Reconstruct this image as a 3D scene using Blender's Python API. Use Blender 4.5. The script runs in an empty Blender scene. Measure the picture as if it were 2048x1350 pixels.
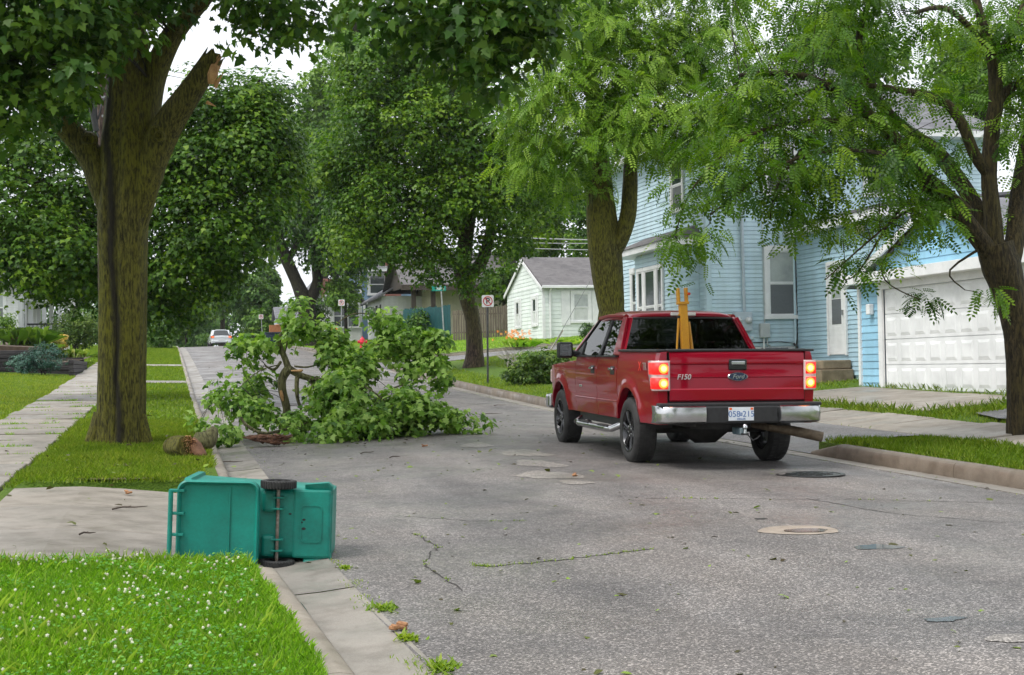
import bpy, bmesh, math, random
import numpy as np
from mathutils import Vector, Matrix

random.seed(7); RNG = np.random.default_rng(7)
R = math.radians
sc = bpy.context.scene
COL = sc.collection

# ------------------------------------------------------------------ camera, sky, sun, exposure
F = 2810.0                      # focal length in pixels of the 2048 px wide photograph
PHI, PITCH, ROLL, CH = R(13.7), R(1.223), R(1.0), 1.53
fwd = Vector((math.sin(PHI)*math.cos(PITCH), math.cos(PHI)*math.cos(PITCH), math.sin(PITCH)))
rt0 = Vector((math.cos(PHI), -math.sin(PHI), 0)); up0 = rt0.cross(fwd)
crt = rt0*math.cos(ROLL) - up0*math.sin(ROLL); cup = up0*math.cos(ROLL) + rt0*math.sin(ROLL)
cam_d = bpy.data.cameras.new('camera'); cam = bpy.data.objects.new('camera', cam_d); COL.objects.link(cam)
cam_d.sensor_width = 36; cam_d.lens = 36*F/2048; cam_d.clip_start = .1; cam_d.clip_end = 2000
m = Matrix.Identity(4)
for i in range(3):
    m[i][0] = crt[i]; m[i][1] = cup[i]; m[i][2] = -fwd[i]
m[0][3], m[1][3], m[2][3] = 0, 0, CH
cam.matrix_world = m
sc.camera = cam
CAMP = np.array([0, 0, CH]); FWD = np.array(fwd); CRT = np.array(crt); CUP = np.array(cup)

world = bpy.data.worlds.new('World'); sc.world = world; world.use_nodes = True
wn = world.node_tree.nodes; wl = world.node_tree.links
bg = wn['Background']
sky = wn.new('ShaderNodeTexSky'); sky.sky_type = 'NISHITA'; sky.sun_disc = False
SUN_EL, SUN_AZ = R(58), R(250)
sky.sun_elevation = SUN_EL; sky.sun_rotation = SUN_AZ; sky.air_density = 1.6; sky.dust_density = 4.0; sky.ozone_density = 1.0
hs = wn.new('ShaderNodeHueSaturation'); hs.inputs['Saturation'].default_value = .16; hs.inputs['Value'].default_value = 1.0
mixw = wn.new('ShaderNodeMix'); mixw.data_type = 'RGBA'; mixw.inputs[0].default_value = .6
mixw.inputs[7].default_value = (8.6, 9.0, 9.6, 1)      # even cloud layer
wl.new(sky.outputs[0], hs.inputs['Color']); wl.new(hs.outputs[0], mixw.inputs[6]); wl.new(mixw.outputs[2], bg.inputs[0])
bg.inputs[1].default_value = .108
sun_d = bpy.data.lights.new('sun', 'SUN'); sun_d.energy = 1.5; sun_d.angle = R(22); sun_d.color = (1, .97, .92)
sun = bpy.data.objects.new('sun', sun_d); COL.objects.link(sun)
sun.rotation_euler = (R(90)-SUN_EL, 0, R(180)-SUN_AZ+R(180))
sd = Vector((math.sin(SUN_AZ)*math.cos(SUN_EL), math.cos(SUN_AZ)*math.cos(SUN_EL), math.sin(SUN_EL)))
sun.rotation_euler = sd.to_track_quat('Z', 'Y').to_euler()
sc.view_settings.view_transform = 'Standard'; sc.view_settings.look = 'None'
sc.view_settings.gamma = 1; sc.view_settings.exposure = .78
sc.cycles.use_denoising = True
sc.cycles.max_bounces = 7; sc.cycles.diffuse_bounces = 3; sc.cycles.glossy_bounces = 3
sc.cycles.transmission_bounces = 4; sc.cycles.transparent_max_bounces = 8
sc.cycles.sample_clamp_indirect = 6

# ------------------------------------------------------------------ helpers
def at(px, py, depth):
    """a photograph pixel and its real distance in metres -> the point in the place"""
    d = FWD + CRT*(px-1024)/F - CUP*(py-675)/F
    return CAMP + d*depth
def px2m(n, depth): return n*depth/F

def thing(name, label, cat, loc=(0, 0, 0), rotz=0, group=None, rot=None, kind=None):
    o = bpy.data.objects.new(name, None); COL.objects.link(o); o.empty_display_size = .2
    o.location = loc; o.rotation_euler = rot if rot else (0, 0, rotz)
    tag(o, label, cat, group, kind)
    return o
def tag(o, label=None, cat=None, group=None, kind=None):
    if label: o['label'] = label
    if cat: o['category'] = cat
    if group: o['group'] = group
    if kind: o['kind'] = kind
    return o
def empty(name, parent):
    o = bpy.data.objects.new(name, None); COL.objects.link(o); o.parent = parent; return o
def wmat(o):
    mm = Matrix.Identity(4)
    while o:
        mm = o.matrix_basis @ mm; o = o.parent
    return mm
def basis_mat(loc, a, b, n):
    mm = Matrix.Identity(4)
    for i in range(3):
        mm[i][0] = a[i]; mm[i][1] = b[i]; mm[i][2] = n[i]; mm[i][3] = loc[i]
    return mm
def newobj(name, me, mat, parent=None):
    o = bpy.data.objects.new(name, me); COL.objects.link(o)
    if mat is not None and not me.materials: me.materials.append(mat)
    if parent: o.parent = parent
    return o

class MB:
    def __init__(s): s.v = []; s.f = []
    def add(s, vs, fs):
        k = len(s.v); s.v += [tuple(float(c) for c in p) for p in vs]; s.f += [tuple(i+k for i in f) for f in fs]; return s
    def box(s, c, d, rot=None):
        h = [x/2 for x in d]
        P = [Vector((sx*h[0], sy*h[1], sz*h[2])) for sz in (-1, 1) for sy in (-1, 1) for sx in (-1, 1)]
        if rot is not None: P = [rot @ p for p in P]
        c = Vector(c); P = [p+c for p in P]
        return s.add(P, [(0, 2, 3, 1), (4, 5, 7, 6), (0, 1, 5, 4), (2, 6, 7, 3), (0, 4, 6, 2), (1, 3, 7, 5)])
    def bb(s, x0, x1, y0, y1, z0, z1): return s.box(((x0+x1)/2, (y0+y1)/2, (z0+z1)/2), (abs(x1-x0), abs(y1-y0), abs(z1-z0)))
    def hexa(s, P): return s.add(P, [(0, 2, 3, 1), (4, 5, 7, 6), (0, 1, 5, 4), (2, 6, 7, 3), (0, 4, 6, 2), (1, 3, 7, 5)])
    def poly(s, P): return s.add(P, [tuple(range(len(P)))])
    def prism(s, P, e):
        n = len(P); e = Vector(e); P = [Vector(p) for p in P]
        s.add(P+[p+e for p in P], [tuple(reversed(range(n))), tuple(range(n, 2*n))]+[(i, (i+1) % n, (i+1) % n+n, i+n) for i in range(n)])
        return s
    def tube(s, path, rad, n=8, rough=0., ridge=None, cap=True, jag=0.):
        P = [Vector(p) for p in path]
        if not hasattr(rad, '__len__'): rad = [rad]*len(P)
        ref = Vector((0.3, 1, .1)).normalized(); rings = []
        for i, p in enumerate(P):
            t = (P[min(i+1, len(P)-1)]-P[max(i-1, 0)])
            t = t.normalized() if t.length > 1e-9 else Vector((0, 0, 1))
            a = t.cross(ref)
            if a.length < .05: a = t.cross(Vector((1, 0, 0)))
            a.normalize(); b = t.cross(a).normalized(); ref = b.cross(t) if False else ref
            ring = []
            for k in range(n):
                th = 2*math.pi*k/n
                rr = rad[i]*(1+(random.uniform(-rough, rough) if rough else 0))
                if ridge: rr *= ridge(th, i/(len(P)-1))
                q = p+a*math.cos(th)*rr+b*math.sin(th)*rr
                if jag and i == len(P)-1: q = q+t*random.uniform(-jag, jag)
                ring.append(q)
            rings.append(ring)
        vs = [q for r_ in rings for q in r_]; fs = []
        for i in range(len(P)-1):
            for k in range(n):
                fs.append((i*n+k, i*n+(k+1) % n, (i+1)*n+(k+1) % n, (i+1)*n+k))
        if cap:
            fs.append(tuple(reversed(range(n)))); fs.append(tuple((len(P)-1)*n+k for k in range(n)))
        return s.add(vs, fs)
    def lathe(s, prof, n=24, M=None, close=False):
        vs = []; fs = []
        for r_, z in prof:
            for k in range(n):
                th = 2*math.pi*k/n; vs.append(Vector((r_*math.cos(th), r_*math.sin(th), z)))
        m_ = len(prof)
        for i in range(m_ if close else m_-1):
            j = (i+1) % m_
            for k in range(n): fs.append((i*n+k, i*n+(k+1) % n, j*n+(k+1) % n, j*n+k))
        if not close:
            if prof[0][0] > 1e-6: fs.append(tuple(reversed(range(n))))
            if prof[-1][0] > 1e-6: fs.append(tuple((m_-1)*n+k for k in range(n)))
        if M is not None: vs = [M @ v for v in vs]
        return s.add(vs, fs)
    def grid(s, P):          # P[i][j] points
        n, m_ = len(P), len(P[0]); fs = []
        for i in range(n-1):
            for j in range(m_-1): fs.append((i*m_+j, i*m_+j+1, (i+1)*m_+j+1, (i+1)*m_+j))
        return s.add([p for r_ in P for p in r_], fs)
    def mesh(s, name):
        me = bpy.data.meshes.new(name); me.from_pydata(s.v, [], s.f); me.validate(); return me
    def build(s, name, mat, parent=None, world=True, smooth=False, bevel=0, seg=2, ang=40, thick=0):
        if parent and world:
            inv = wmat(parent).inverted(); s.v = [tuple(inv @ Vector(p)) for p in s.v]
        me = s.mesh(name)
        bm = bmesh.new(); bm.from_mesh(me); bmesh.ops.remove_doubles(bm, verts=bm.verts, dist=1e-5)
        bmesh.ops.recalc_face_normals(bm, faces=bm.faces); bm.to_mesh(me); bm.free()
        if smooth:
            me.polygons.foreach_set('use_smooth', [True]*len(me.polygons))
            try: me.set_sharp_from_angle(angle=R(ang))
            except Exception: pass
        o = newobj(name, me, mat, parent)
        if thick:
            md = o.modifiers.new('th', 'SOLIDIFY'); md.thickness = thick; md.offset = 0
        if bevel:
            md = o.modifiers.new('bv', 'BEVEL'); md.width = bevel; md.segments = seg; md.limit_method = 'ANGLE'; md.angle_limit = R(35)
        return o

def RZ(a): return Matrix.Rotation(a, 3, 'Z')
def RX(a): return Matrix.Rotation(a, 3, 'X')
def RY(a): return Matrix.Rotation(a, 3, 'Y')
def smooth_path(pts, rads, k=4):
    """Catmull-Rom through the points"""
    P = [np.array(p, float) for p in pts]; out = []; ro = []
    for i in range(len(P)-1):
        p0, p1, p2, p3 = P[max(i-1, 0)], P[i], P[i+1], P[min(i+2, len(P)-1)]
        for j in range(k):
            t = j/k
            out.append(.5*((2*p1)+(-p0+p2)*t+(2*p0-5*p1+4*p2-p3)*t*t+(-p0+3*p1-3*p2+p3)*t**3)); ro.append(rads[i]*(1-t)+rads[i+1]*t)
    out.append(P[-1]); ro.append(rads[-1]); return out, ro

# ------------------------------------------------------------------ materials
MATS = {}
def nmat(name):
    m_ = bpy.data.materials.new(name); m_.use_nodes = True
    return m_, m_.node_tree.nodes, m_.node_tree.links, m_.node_tree.nodes['Principled BSDF']
def pos(n, l, scale=(1, 1, 1), obj=False):
    if obj:
        g = n.new('ShaderNodeTexCoord'); out = g.outputs['Object']
    else:
        g = n.new('ShaderNodeNewGeometry'); out = g.outputs['Position']
    mp = n.new('ShaderNodeMapping'); mp.inputs['Scale'].default_value = scale
    l.new(out, mp.inputs['Vector']); return mp.outputs[0]
def ramp(n, l, src, stops):
    r_ = n.new('ShaderNodeValToRGB'); e = r_.color_ramp.elements
    while len(e) < len(stops): e.new(.5)
    for i, (p, c) in enumerate(stops):
        e[i].position = p; e[i].color = (*c, 1) if len(c) == 3 else c
    l.new(src, r_.inputs[0]); return r_.outputs[0]
def noise(n, l, vec, scale, detail=6, rough=.6, dist=0):
    t = n.new('ShaderNodeTexNoise'); t.inputs['Scale'].default_value = scale; t.inputs['Detail'].default_value = detail
    t.inputs['Roughness'].default_value = rough; t.inputs['Distortion'].default_value = dist
    l.new(vec, t.inputs['Vector']); return t.outputs[0]
def mixc(n, l, fac, a, b, mode='MIX'):
    mx = n.new('ShaderNodeMix'); mx.data_type = 'RGBA'; mx.blend_type = mode
    for sock, v in ((mx.inputs[0], fac), (mx.inputs[6], a), (mx.inputs[7], b)):
        if hasattr(v, 'is_linked'): l.new(v, sock)
        elif isinstance(v, (int, float)): sock.default_value = v
        else: sock.default_value = (*v, 1)
    return mx.outputs[2]
def bump(n, l, h, strength, dist, bs):
    b = n.new('ShaderNodeBump'); b.inputs['Strength'].default_value = strength; b.inputs['Distance'].default_value = dist
    l.new(h, b.inputs['Height']); l.new(b.outputs[0], bs.inputs['Normal']); return b
def mat(name, c1, c2=None, scale=3, rough=.6, bmp=0., bdist=.01, metal=0, coat=0, stretch=(1, 1, 1), obj=False, spec=.5, lo=.35, hi=.65, detail=6, fine=0, bscale=None):
    if name in MATS: return MATS[name]
    m_, n, l, b = nmat(name)
    b.inputs['Roughness'].default_value = rough; b.inputs['Metallic'].default_value = metal
    b.inputs['Specular IOR Level'].default_value = spec
    b.inputs['Coat Weight'].default_value = coat; b.inputs['Coat Roughness'].default_value = .04
    if c2 is None: b.inputs['Base Color'].default_value = (*c1, 1)
    else:
        v = pos(n, l, stretch, obj); h = noise(n, l, v, scale, detail)
        c = ramp(n, l, h, [(lo, c1), (hi, c2)])
        if fine:
            c = mixc(n, l, fine, c, ramp(n, l, noise(n, l, v, scale*14, 3), [(.3, tuple(.35*x for x in c1)), (.7, tuple(min(1, 1.5*x) for x in c2))]))
        l.new(c, b.inputs['Base Color'])
        if bmp: bump(n, l, noise(n, l, v, bscale, 5) if bscale else h, bmp, bdist, b)
    MATS[name] = m_; return m_
def leafmat(name, dark, midc, light, trans=.35, rough=.45, spec=.28):
    m_, n, l, b = nmat(name)
    a = n.new('ShaderNodeAttribute'); a.attribute_name = 'tint'
    oi = n.new('ShaderNodeObjectInfo'); ma = n.new('ShaderNodeMath'); ma.operation = 'MULTIPLY_ADD'; ma.inputs[1].default_value = .25
    l.new(oi.outputs['Random'], ma.inputs[0]); l.new(a.outputs['Fac'], ma.inputs[2])
    c = ramp(n, l, ma.outputs[0], [(.05, dark), (.5, midc), (1., light)])
    l.new(c, b.inputs['Base Color']); b.inputs['Roughness'].default_value = rough; b.inputs['Specular IOR Level'].default_value = spec
    tr = n.new('ShaderNodeBsdfTranslucent'); g = mixc(n, l, 1., c, (1.25, 1.35, .55), 'MULTIPLY'); l.new(g, tr.inputs[0])
    ms = n.new('ShaderNodeMixShader'); ms.inputs[0].default_value = trans
    l.new(b.outputs[0], ms.inputs[1]); l.new(tr.outputs[0], ms.inputs[2]); l.new(ms.outputs[0], n['Material Output'].inputs[0])
    MATS[name] = m_; return m_
def bark(name, dark, lightc, moss, mossamt=.5, fur=16., wet=.35, streak=None):
    m_, n, l, b = nmat(name)
    v = pos(n, l, (1, 1, .2)); v2 = pos(n, l, (1, 1, .5))
    h = noise(n, l, v, fur, 8, .7, .35)
    c = ramp(n, l, h, [(.40, tuple(x*.5 for x in dark)), (.48, dark), (.6, lightc)])
    mm = ramp(n, l, noise(n, l, v2, 1.3, 5), [(.5-mossamt*.3, (0, 0, 0)), (.62, (1, 1, 1))])
    mf = mixc(n, l, 1., mm, ramp(n, l, h, [(.38, (.1, .1, .1)), (.6, (1, 1, 1))]), 'MULTIPLY')
    c = mixc(n, l, mf, c, moss)
    if streak:               # dark sap-wet seam running down the trunk
        (x0, y0, w) = streak; d_ = n.new('ShaderNodeVectorMath'); d_.operation = 'DOT_PRODUCT'; d_.inputs[1].default_value = (crt[0], crt[1], .012)
        g_ = n.new('ShaderNodeNewGeometry'); l.new(g_.outputs['Position'], d_.inputs[0])
        wob = n.new('ShaderNodeMath'); wob.operation = 'MULTIPLY_ADD'; wob.inputs[1].default_value = .34; l.new(noise(n, l, pos(n, l, (.6, .6, .5)), 1.1, 3), wob.inputs[0]); l.new(d_.outputs['Value'], wob.inputs[2])
        sb_ = n.new('ShaderNodeMath'); sb_.operation = 'SUBTRACT'; sb_.inputs[1].default_value = x0*crt[0]+y0*crt[1]+.17+.015; l.new(wob.outputs[0], sb_.inputs[0])
        ab_ = n.new('ShaderNodeMath'); ab_.operation = 'ABSOLUTE'; l.new(sb_.outputs[0], ab_.inputs[0])
        c = mixc(n, l, ramp(n, l, ab_.outputs[0], [(w*.25, (.9,)*3), (w, (0,)*3)]), c, (.012, .009, .008))
    l.new(c, b.inputs['Base Color'])
    b.inputs['Roughness'].default_value = 1-wet*.9; b.inputs['Specular IOR Level'].default_value = .3
    bump(n, l, h, 1., .07, b); MATS[name] = m_; return m_
def asphalt(name, a, bcol, wet=.5):
    m_, n, l, b = nmat(name); v = pos(n, l)
    vo = n.new('ShaderNodeTexVoronoi'); vo.inputs['Scale'].default_value = 100; l.new(v, vo.inputs['Vector'])
    sep = n.new('ShaderNodeSeparateColor'); l.new(vo.outputs['Color'], sep.inputs[0])
    agg = ramp(n, l, sep.outputs[0], [(.0, tuple(x*.3 for x in a)), (.4, a), (.78, bcol), (1., tuple(min(1, x*2.9) for x in bcol))])
    fine = noise(n, l, v, 260, 3)
    c = mixc(n, l, .35, agg, ramp(n, l, fine, [(.3, tuple(x*.5 for x in a)), (.7, tuple(x*1.5 for x in bcol))]))
    big = noise(n, l, v, .55, 5, .62, .8)
    c = mixc(n, l, 1., c, ramp(n, l, big, [(.28, (.6, .6, .62)), (.5, (1, .98, .97)), (.75, (1.2, 1.14, 1.09))]), 'MULTIPLY')
    stain = noise(n, l, pos(n, l, (1, .22, 1)), 1.6, 4)
    c = mixc(n, l, .8, c, ramp(n, l, stain, [(.4, (.78, .77, .76)), (.6, (1.05, 1.05, 1.05))]), 'MULTIPLY')
    # tyre-polished lanes
    sx = n.new('ShaderNodeSeparateXYZ'); l.new(v, sx.inputs[0]); wv_ = n.new('ShaderNodeMath'); wv_.operation = 'MULTIPLY_ADD'; wv_.inputs[1].default_value = 3.9; l.new(sx.outputs[0], wv_.inputs[0]); l.new(big, wv_.inputs[2])
    sn_ = n.new('ShaderNodeMath'); sn_.operation = 'SINE'; l.new(wv_.outputs[0], sn_.inputs[0]); nm_ = n.new('ShaderNodeMath'); nm_.operation = 'MULTIPLY_ADD'; nm_.inputs[1].default_value = .5; nm_.inputs[2].default_value = .5; l.new(sn_.outputs[0], nm_.inputs[0])
    c = mixc(n, l, 1., c, ramp(n, l, nm_.outputs[0], [(.2, (.92, .92, .93)), (.8, (1.03, 1.02, 1.02))]), 'MULTIPLY')
    l.new(c, b.inputs['Base Color'])
    rr = ramp(n, l, noise(n, l, v, .8, 4), [(.35, (.32,)*3), (.62, (.68,)*3)])
    l.new(rr, b.inputs['Roughness']); b.inputs['Specular IOR Level'].default_value = .5
    ht = mixc(n, l, .5, vo.outputs['Distance'], fine)
    bump(n, l, ht, .55, .006, b); MATS[name] = m_; return m_
def concrete(name, a, bcol, fac=.25, rough=.62):
    m_, n, l, b = nmat(name); v = pos(n, l)
    c = ramp(n, l, noise(n, l, v, 1.1, 7, .62, .5), [(.3, a), (.7, bcol)])
    c = mixc(n, l, fac, c, ramp(n, l, noise(n, l, v, 130, 3), [(.3, tuple(x*.4 for x in a)), (.7, tuple(min(1, x*1.6) for x in bcol))]))
    c = mixc(n, l, .7, c, ramp(n, l, noise(n, l, v, 4., 5), [(.38, (.68, .66, .62)), (.55, (1.03, 1.02, 1.0))]), 'MULTIPLY')
    oi = n.new('ShaderNodeObjectInfo')
    c = mixc(n, l, .85, c, ramp(n, l, oi.outputs['Random'], [(0, (.8, .8, .81)), (1, (1.1, 1.08, 1.05))]), 'MULTIPLY')
    l.new(c, b.inputs['Base Color'])
    l.new(ramp(n, l, noise(n, l, v, 1.4, 4), [(.38, (rough-.28,)*3), (.6, (rough+.1,)*3)]), b.inputs['Roughness'])
    bump(n, l, noise(n, l, v, 90, 4), .35, .004, b); MATS[name] = m_; return m_
def glassmat(name, tint, fac=.7, rough=.01):
    """tinted see-through pane: part clear, mirror-like at a grazing angle"""
    m_, n, l, b = nmat(name)
    t = n.new('ShaderNodeBsdfTransparent'); t.inputs[0].default_value = (*tint, 1)
    g = n.new('ShaderNodeBsdfGlossy'); g.inputs['Roughness'].default_value = rough
    lw = n.new('ShaderNodeFresnel'); lw.inputs[0].default_value = 1.5
    ms = n.new('ShaderNodeMixShader'); l.new(lw.outputs[0], ms.inputs[0]); l.new(t.outputs[0], ms.inputs[1]); l.new(g.outputs[0], ms.inputs[2])
    l.new(ms.outputs[0], n['Material Output'].inputs[0]); MATS[name] = m_; return m_
def emit(name, col, strength):
    m_, n, l, b = nmat(name); b.inputs['Base Color'].default_value = (*[min(1, c*.6) for c in col], 1)
    b.inputs['Emission Color'].default_value = (*col, 1); b.inputs['Emission Strength'].default_value = strength; MATS[name] = m_; return m_
def sidingmat(name, c, course=0.):
    m_, n, l, b = nmat(name); v = pos(n, l)
    k = ramp(n, l, noise(n, l, v, .9, 5), [(.3, tuple(x*.86 for x in c)), (.7, tuple(min(1, x*1.06) for x in c))])
    k = mixc(n, l, .6, k, ramp(n, l, noise(n, l, pos(n, l, (3, 3, .25)), 1.2, 5), [(.35, (.84, .84, .82)), (.6, (1.02, 1.02, 1.02))]), 'MULTIPLY')
    oi = n.new('ShaderNodeObjectInfo')
    k = mixc(n, l, .8, k, ramp(n, l, oi.outputs['Random'], [(0, (.87, .88, .88)), (1, (1.05, 1.05, 1.04))]), 'MULTIPLY')
    l.new(k, b.inputs['Base Color']); b.inputs['Roughness'].default_value = .5; b.inputs['Specular IOR Level'].default_value = .35
    if course:
        sp = n.new('ShaderNodeSeparateXYZ'); g = n.new('ShaderNodeNewGeometry'); l.new(g.outputs['Position'], sp.inputs[0])
        mt = n.new('ShaderNodeMath'); mt.operation = 'MODULO'; l.new(sp.outputs[2], mt.inputs[0]); mt.inputs[1].default_value = course
        mm = n.new('ShaderNodeMath'); mm.operation = 'MULTIPLY'; mm.inputs[1].default_value = -1/course; l.new(mt.outputs[0], mm.inputs[0])
        bump(n, l, mm.outputs[0], .9, .03, b)
    else: bump(n, l, noise(n, l, pos(n, l, (1, 1, 12)), 4, 3), .08, .004, b)
    MATS[name] = m_; return m_
def roofmat(name, a, bcol):
    m_, n, l, b = nmat(name); v = pos(n, l, (1, 1, 1.4))
    vo = n.new('ShaderNodeTexVoronoi'); vo.inputs['Scale'].default_value = 5; l.new(pos(n, l, (.8, .8, 1.9)), vo.inputs['Vector'])
    sep = n.new('ShaderNodeSeparateColor'); l.new(vo.outputs['Color'], sep.inputs[0])
    c = ramp(n, l, sep.outputs[0], [(.1, a), (.9, bcol)])
    c = mixc(n, l, .5, c, ramp(n, l, noise(n, l, v, 60, 4), [(.35, tuple(x*.6 for x in a)), (.65, tuple(x*1.3 for x in bcol))]))
    l.new(c, b.inputs['Base Color']); b.inputs['Roughness'].default_value = .8
    sp = n.new('ShaderNodeSeparateXYZ'); l.new(pos(n, l), sp.inputs[0])
    mt = n.new('ShaderNodeMath'); mt.operation = 'MODULO'; l.new(sp.outputs[2], mt.inputs[0]); mt.inputs[1].default_value = .085
    bump(n, l, mt.outputs[0], .8, .12, b); MATS[name] = m_; return m_
def brickmat(name, a, bcol, mortar):
    m_, n, l, b = nmat(name)
    sp = n.new('ShaderNodeSeparateXYZ'); g = n.new('ShaderNodeNewGeometry'); l.new(g.outputs['Position'], sp.inputs[0])
    ad = n.new('ShaderNodeMath'); l.new(sp.outputs[0], ad.inputs[0]); l.new(sp.outputs[1], ad.inputs[1])
    cb = n.new('ShaderNodeCombineXYZ'); l.new(ad.outputs[0], cb.inputs[0]); l.new(sp.outputs[2], cb.inputs[1])
    t = n.new('ShaderNodeTexBrick'); l.new(cb.outputs[0], t.inputs['Vector']); t.inputs['Scale'].default_value = 1
    t.inputs['Brick Width'].default_value = .22; t.inputs['Row Height'].default_value = .075; t.inputs['Mortar Size'].default_value = .008
    t.inputs['Color1'].default_value = (*a, 1); t.inputs['Color2'].default_value = (*bcol, 1); t.inputs['Mortar'].default_value = (*mortar, 1)
    l.new(t.outputs[0], b.inputs['Base Color']); b.inputs['Roughness'].default_value = .85; bump(n, l, t.outputs['Fac'], -.6, .01, b); MATS[name] = m_; return m_

M_asph = asphalt('asphalt', (.1, .094, .089), (.19, .178, .168))
M_patch = asphalt('asphalt_side', (.1, .098, .1), (.17, .165, .165))
M_conc = concrete('concrete', (.2, .178, .15), (.31, .28, .243))
M_gutter = concrete('gutter_concrete', (.185, .17, .15), (.29, .268, .24))
M_curb = concrete('kerb_concrete', (.19, .165, .135), (.33, .29, .24))
M_curb2 = concrete('kerb_concrete_damp', (.115, .092, .07), (.2, .165, .13))
M_soil = mat('soil', (.045, .03, .018), (.1, .07, .045), 6, .95, .6, .02, fine=.3)
M_white = mat('white_paint', (.66, .67, .67), (.8, .81, .81), 2, .45)
M_trim = mat('white_trim', (.68, .69, .69), (.8, .8, .8), 3, .4)
M_steel = mat('galvanised_steel', (.28, .29, .29), (.42, .43, .43), 9, .45, metal=.7)
M_chrome = mat('chrome', (.42, .43, .44), (.58, .58, .58), 3, .22, metal=1)
M_black = mat('black_plastic', (.012, .012, .013), (.022, .022, .023), 20, .5)
M_blackg = mat('gloss_black', (.008, .008, .009), None, rough=.15)
M_rubber = mat('rubber', (.013, .013, .013), (.03, .029, .028), 14, .75, .2, .003, obj=True)
M_paint = mat('red_metallic_paint', (.26, .0005, .014), None, rough=.36, metal=.2, coat=.7, spec=.1)
M_teal = mat('teal_plastic', (.003, .155, .12), (.002, .235, .18), 3.5, .45, .12, .002, obj=True, bscale=160, fine=.12)
M_darkglass = mat('window_glass', (.018, .022, .024), None, rough=.06, spec=.9)
M_tint = glassmat('tinted_glass', (.16, .19, .18)); M_rear = glassmat('privacy_glass', (.035, .04, .04))
# ------------------------------------------------------------------ the lie of the land
_yy = np.arange(-80, 900, 1.)
_zz = np.interp(_yy, [-80, 0, 20, 28, 40, 51, 70, 89, 110, 127, 140, 160, 200, 400, 900], [-1.5, 0, .38, .54, .93, 1.38, 2.15, 2.88, 3.5, 3.85, 3.95, 3.8, 3.0, -1, -4])
_zz = np.convolve(np.pad(_zz, 4, mode='edge'), np.ones(9)/9, 'valid')
def EL(y): return np.interp(y, _yy, _zz)
XL, XR = .65, 8.5                          # kerb faces
def rise(x): return .085*np.clip(x-9.8, 0, 13)
def xo(y): return .042*np.clip(9.7-np.asarray(y, float), 0, 7)     # the near kerb splays out a little
def xw(x): return np.interp(x, [-1.5, .3, 1.3, 8], [0, 1, 1, 0])
def gz(x, y):
    """ground height"""
    x = np.asarray(x, float); y = np.asarray(y, float); e = EL(y)
    z = np.where(x < -3.1, e+.15+np.minimum(.055*(-3.1-x), 1.3), np.where(x < -1.6, e+.09, np.where(x < .5, e+.10+.025*(.5-x), e+.10+rise(x))))
    z = np.where((x > .5) & (x < 8.65), e-.16, z)
    z = np.where((x > -1.5) & (x <= .5) & (y > 9.6) & (y < 15.2), e-.12, z)
    z = np.where((x >= 8.65) & (x < 10.15) & (y > 17.8) & (y < 25), e-.12, z)
    z = np.where((x >= 8.65) & (y > 57) & (y < 64), e-.2+rise(x), z)
    return z
def road_z(x, y): return EL(y)+.04-.02*abs(np.asarray(x)-4.58)

# grass covered ground
gm = MB()
xs = sorted(set([-400, -200, -120, -80, -60, -45, -35, -28, -22, -17, -13, -10, -8, -6.5, -5, -4, -3.3, -3.1, -3.09, -2.2, -1.61, -1.59, -1.5, -1., -.5, 0, .3, .499, .501, 3, 6, 8.649, 8.651, 9.2, 9.8, 10.149, 10.151, 11, 12, 13, 14, 15, 16, 17, 18, 20, 22.8, 26, 32, 40, 50, 65, 85, 120, 200, 400]))
ys = sorted(set(list(range(-20, 9)) + [9.58, 9.61, 10.5, 11, 12, 13, 14, 15, 15.19, 15.25, 16, 17, 17.79, 17.81] + list(range(18, 25)) + [24.99, 25.01] + list(range(26, 57)) + [56.99, 57.01] + list(range(58, 64)) + [63.99, 64.01] + list(range(65, 160, 1)) + list(range(160, 240, 4)) + [260, 300, 400, 500, 700, 890]))
gm.grid([[(x+float(xo(y)*xw(x)), y, float(gz(x, y))) for x in xs] for y in ys])
def groundmat():
    m_, n, l, b = nmat('lawn'); v = pos(n, l)
    c = ramp(n, l, noise(n, l, v, .35, 6), [(.3, (.07, .16, .008)), (.5, (.1, .2, .012)), (.72, (.17, .22, .03))])
    c = mixc(n, l, .55, c, ramp(n, l, noise(n, l, pos(n, l, (1, .35, 1)), 55, 4), [(.32, (.03, .06, .008)), (.68, (.16, .24, .035))]))
    c = mixc(n, l, ramp(n, l, noise(n, l, v, 1.7, 5), [(.62, (0,)*3), (.75, (.6,)*3)]), c, (.13, .1, .05))
    l.new(c, b.inputs['Base Color']); b.inputs['Roughness'].default_value = .85; b.inputs['Specular IOR Level'].default_value = .2
    bump(n, l, noise(n, l, v, 40, 5), 1., .05, b); return m_
M_lawn = groundmat()
tag(gm.build('ground', M_lawn, smooth=True, ang=30), kind='structure')

def strip(name, x0, x1, y0, y1, zf, m_, nx=12, dy=1., parent=None):
    s = MB(); n = max(1, int(round((y1-y0)/dy)))
    s.grid([[(x0+(x1-x0)*j/nx, y0+(y1-y0)*i/n, float(zf(x0+(x1-x0)*j/nx, y0+(y1-y0)*i/n))) for j in range(nx+1)] for i in range(n+1)])
    return s.build(name, m_, parent, smooth=True)
s = MB(); s.grid([[(x, y, float(road_z(x, y))) for x in np.linspace(1.06+float(xo(y)), 8.09, 15)] for y in np.linspace(-6, 170, 353)])
tag(s.build('road', M_asph, smooth=True), kind='structure')
tag(strip('side_street', 7.9, 120, 57.35, 63.65, lambda x, y: EL(y)-.035+.004+rise(x)*1.0, M_patch, 60, .7), kind='structure')

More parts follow.
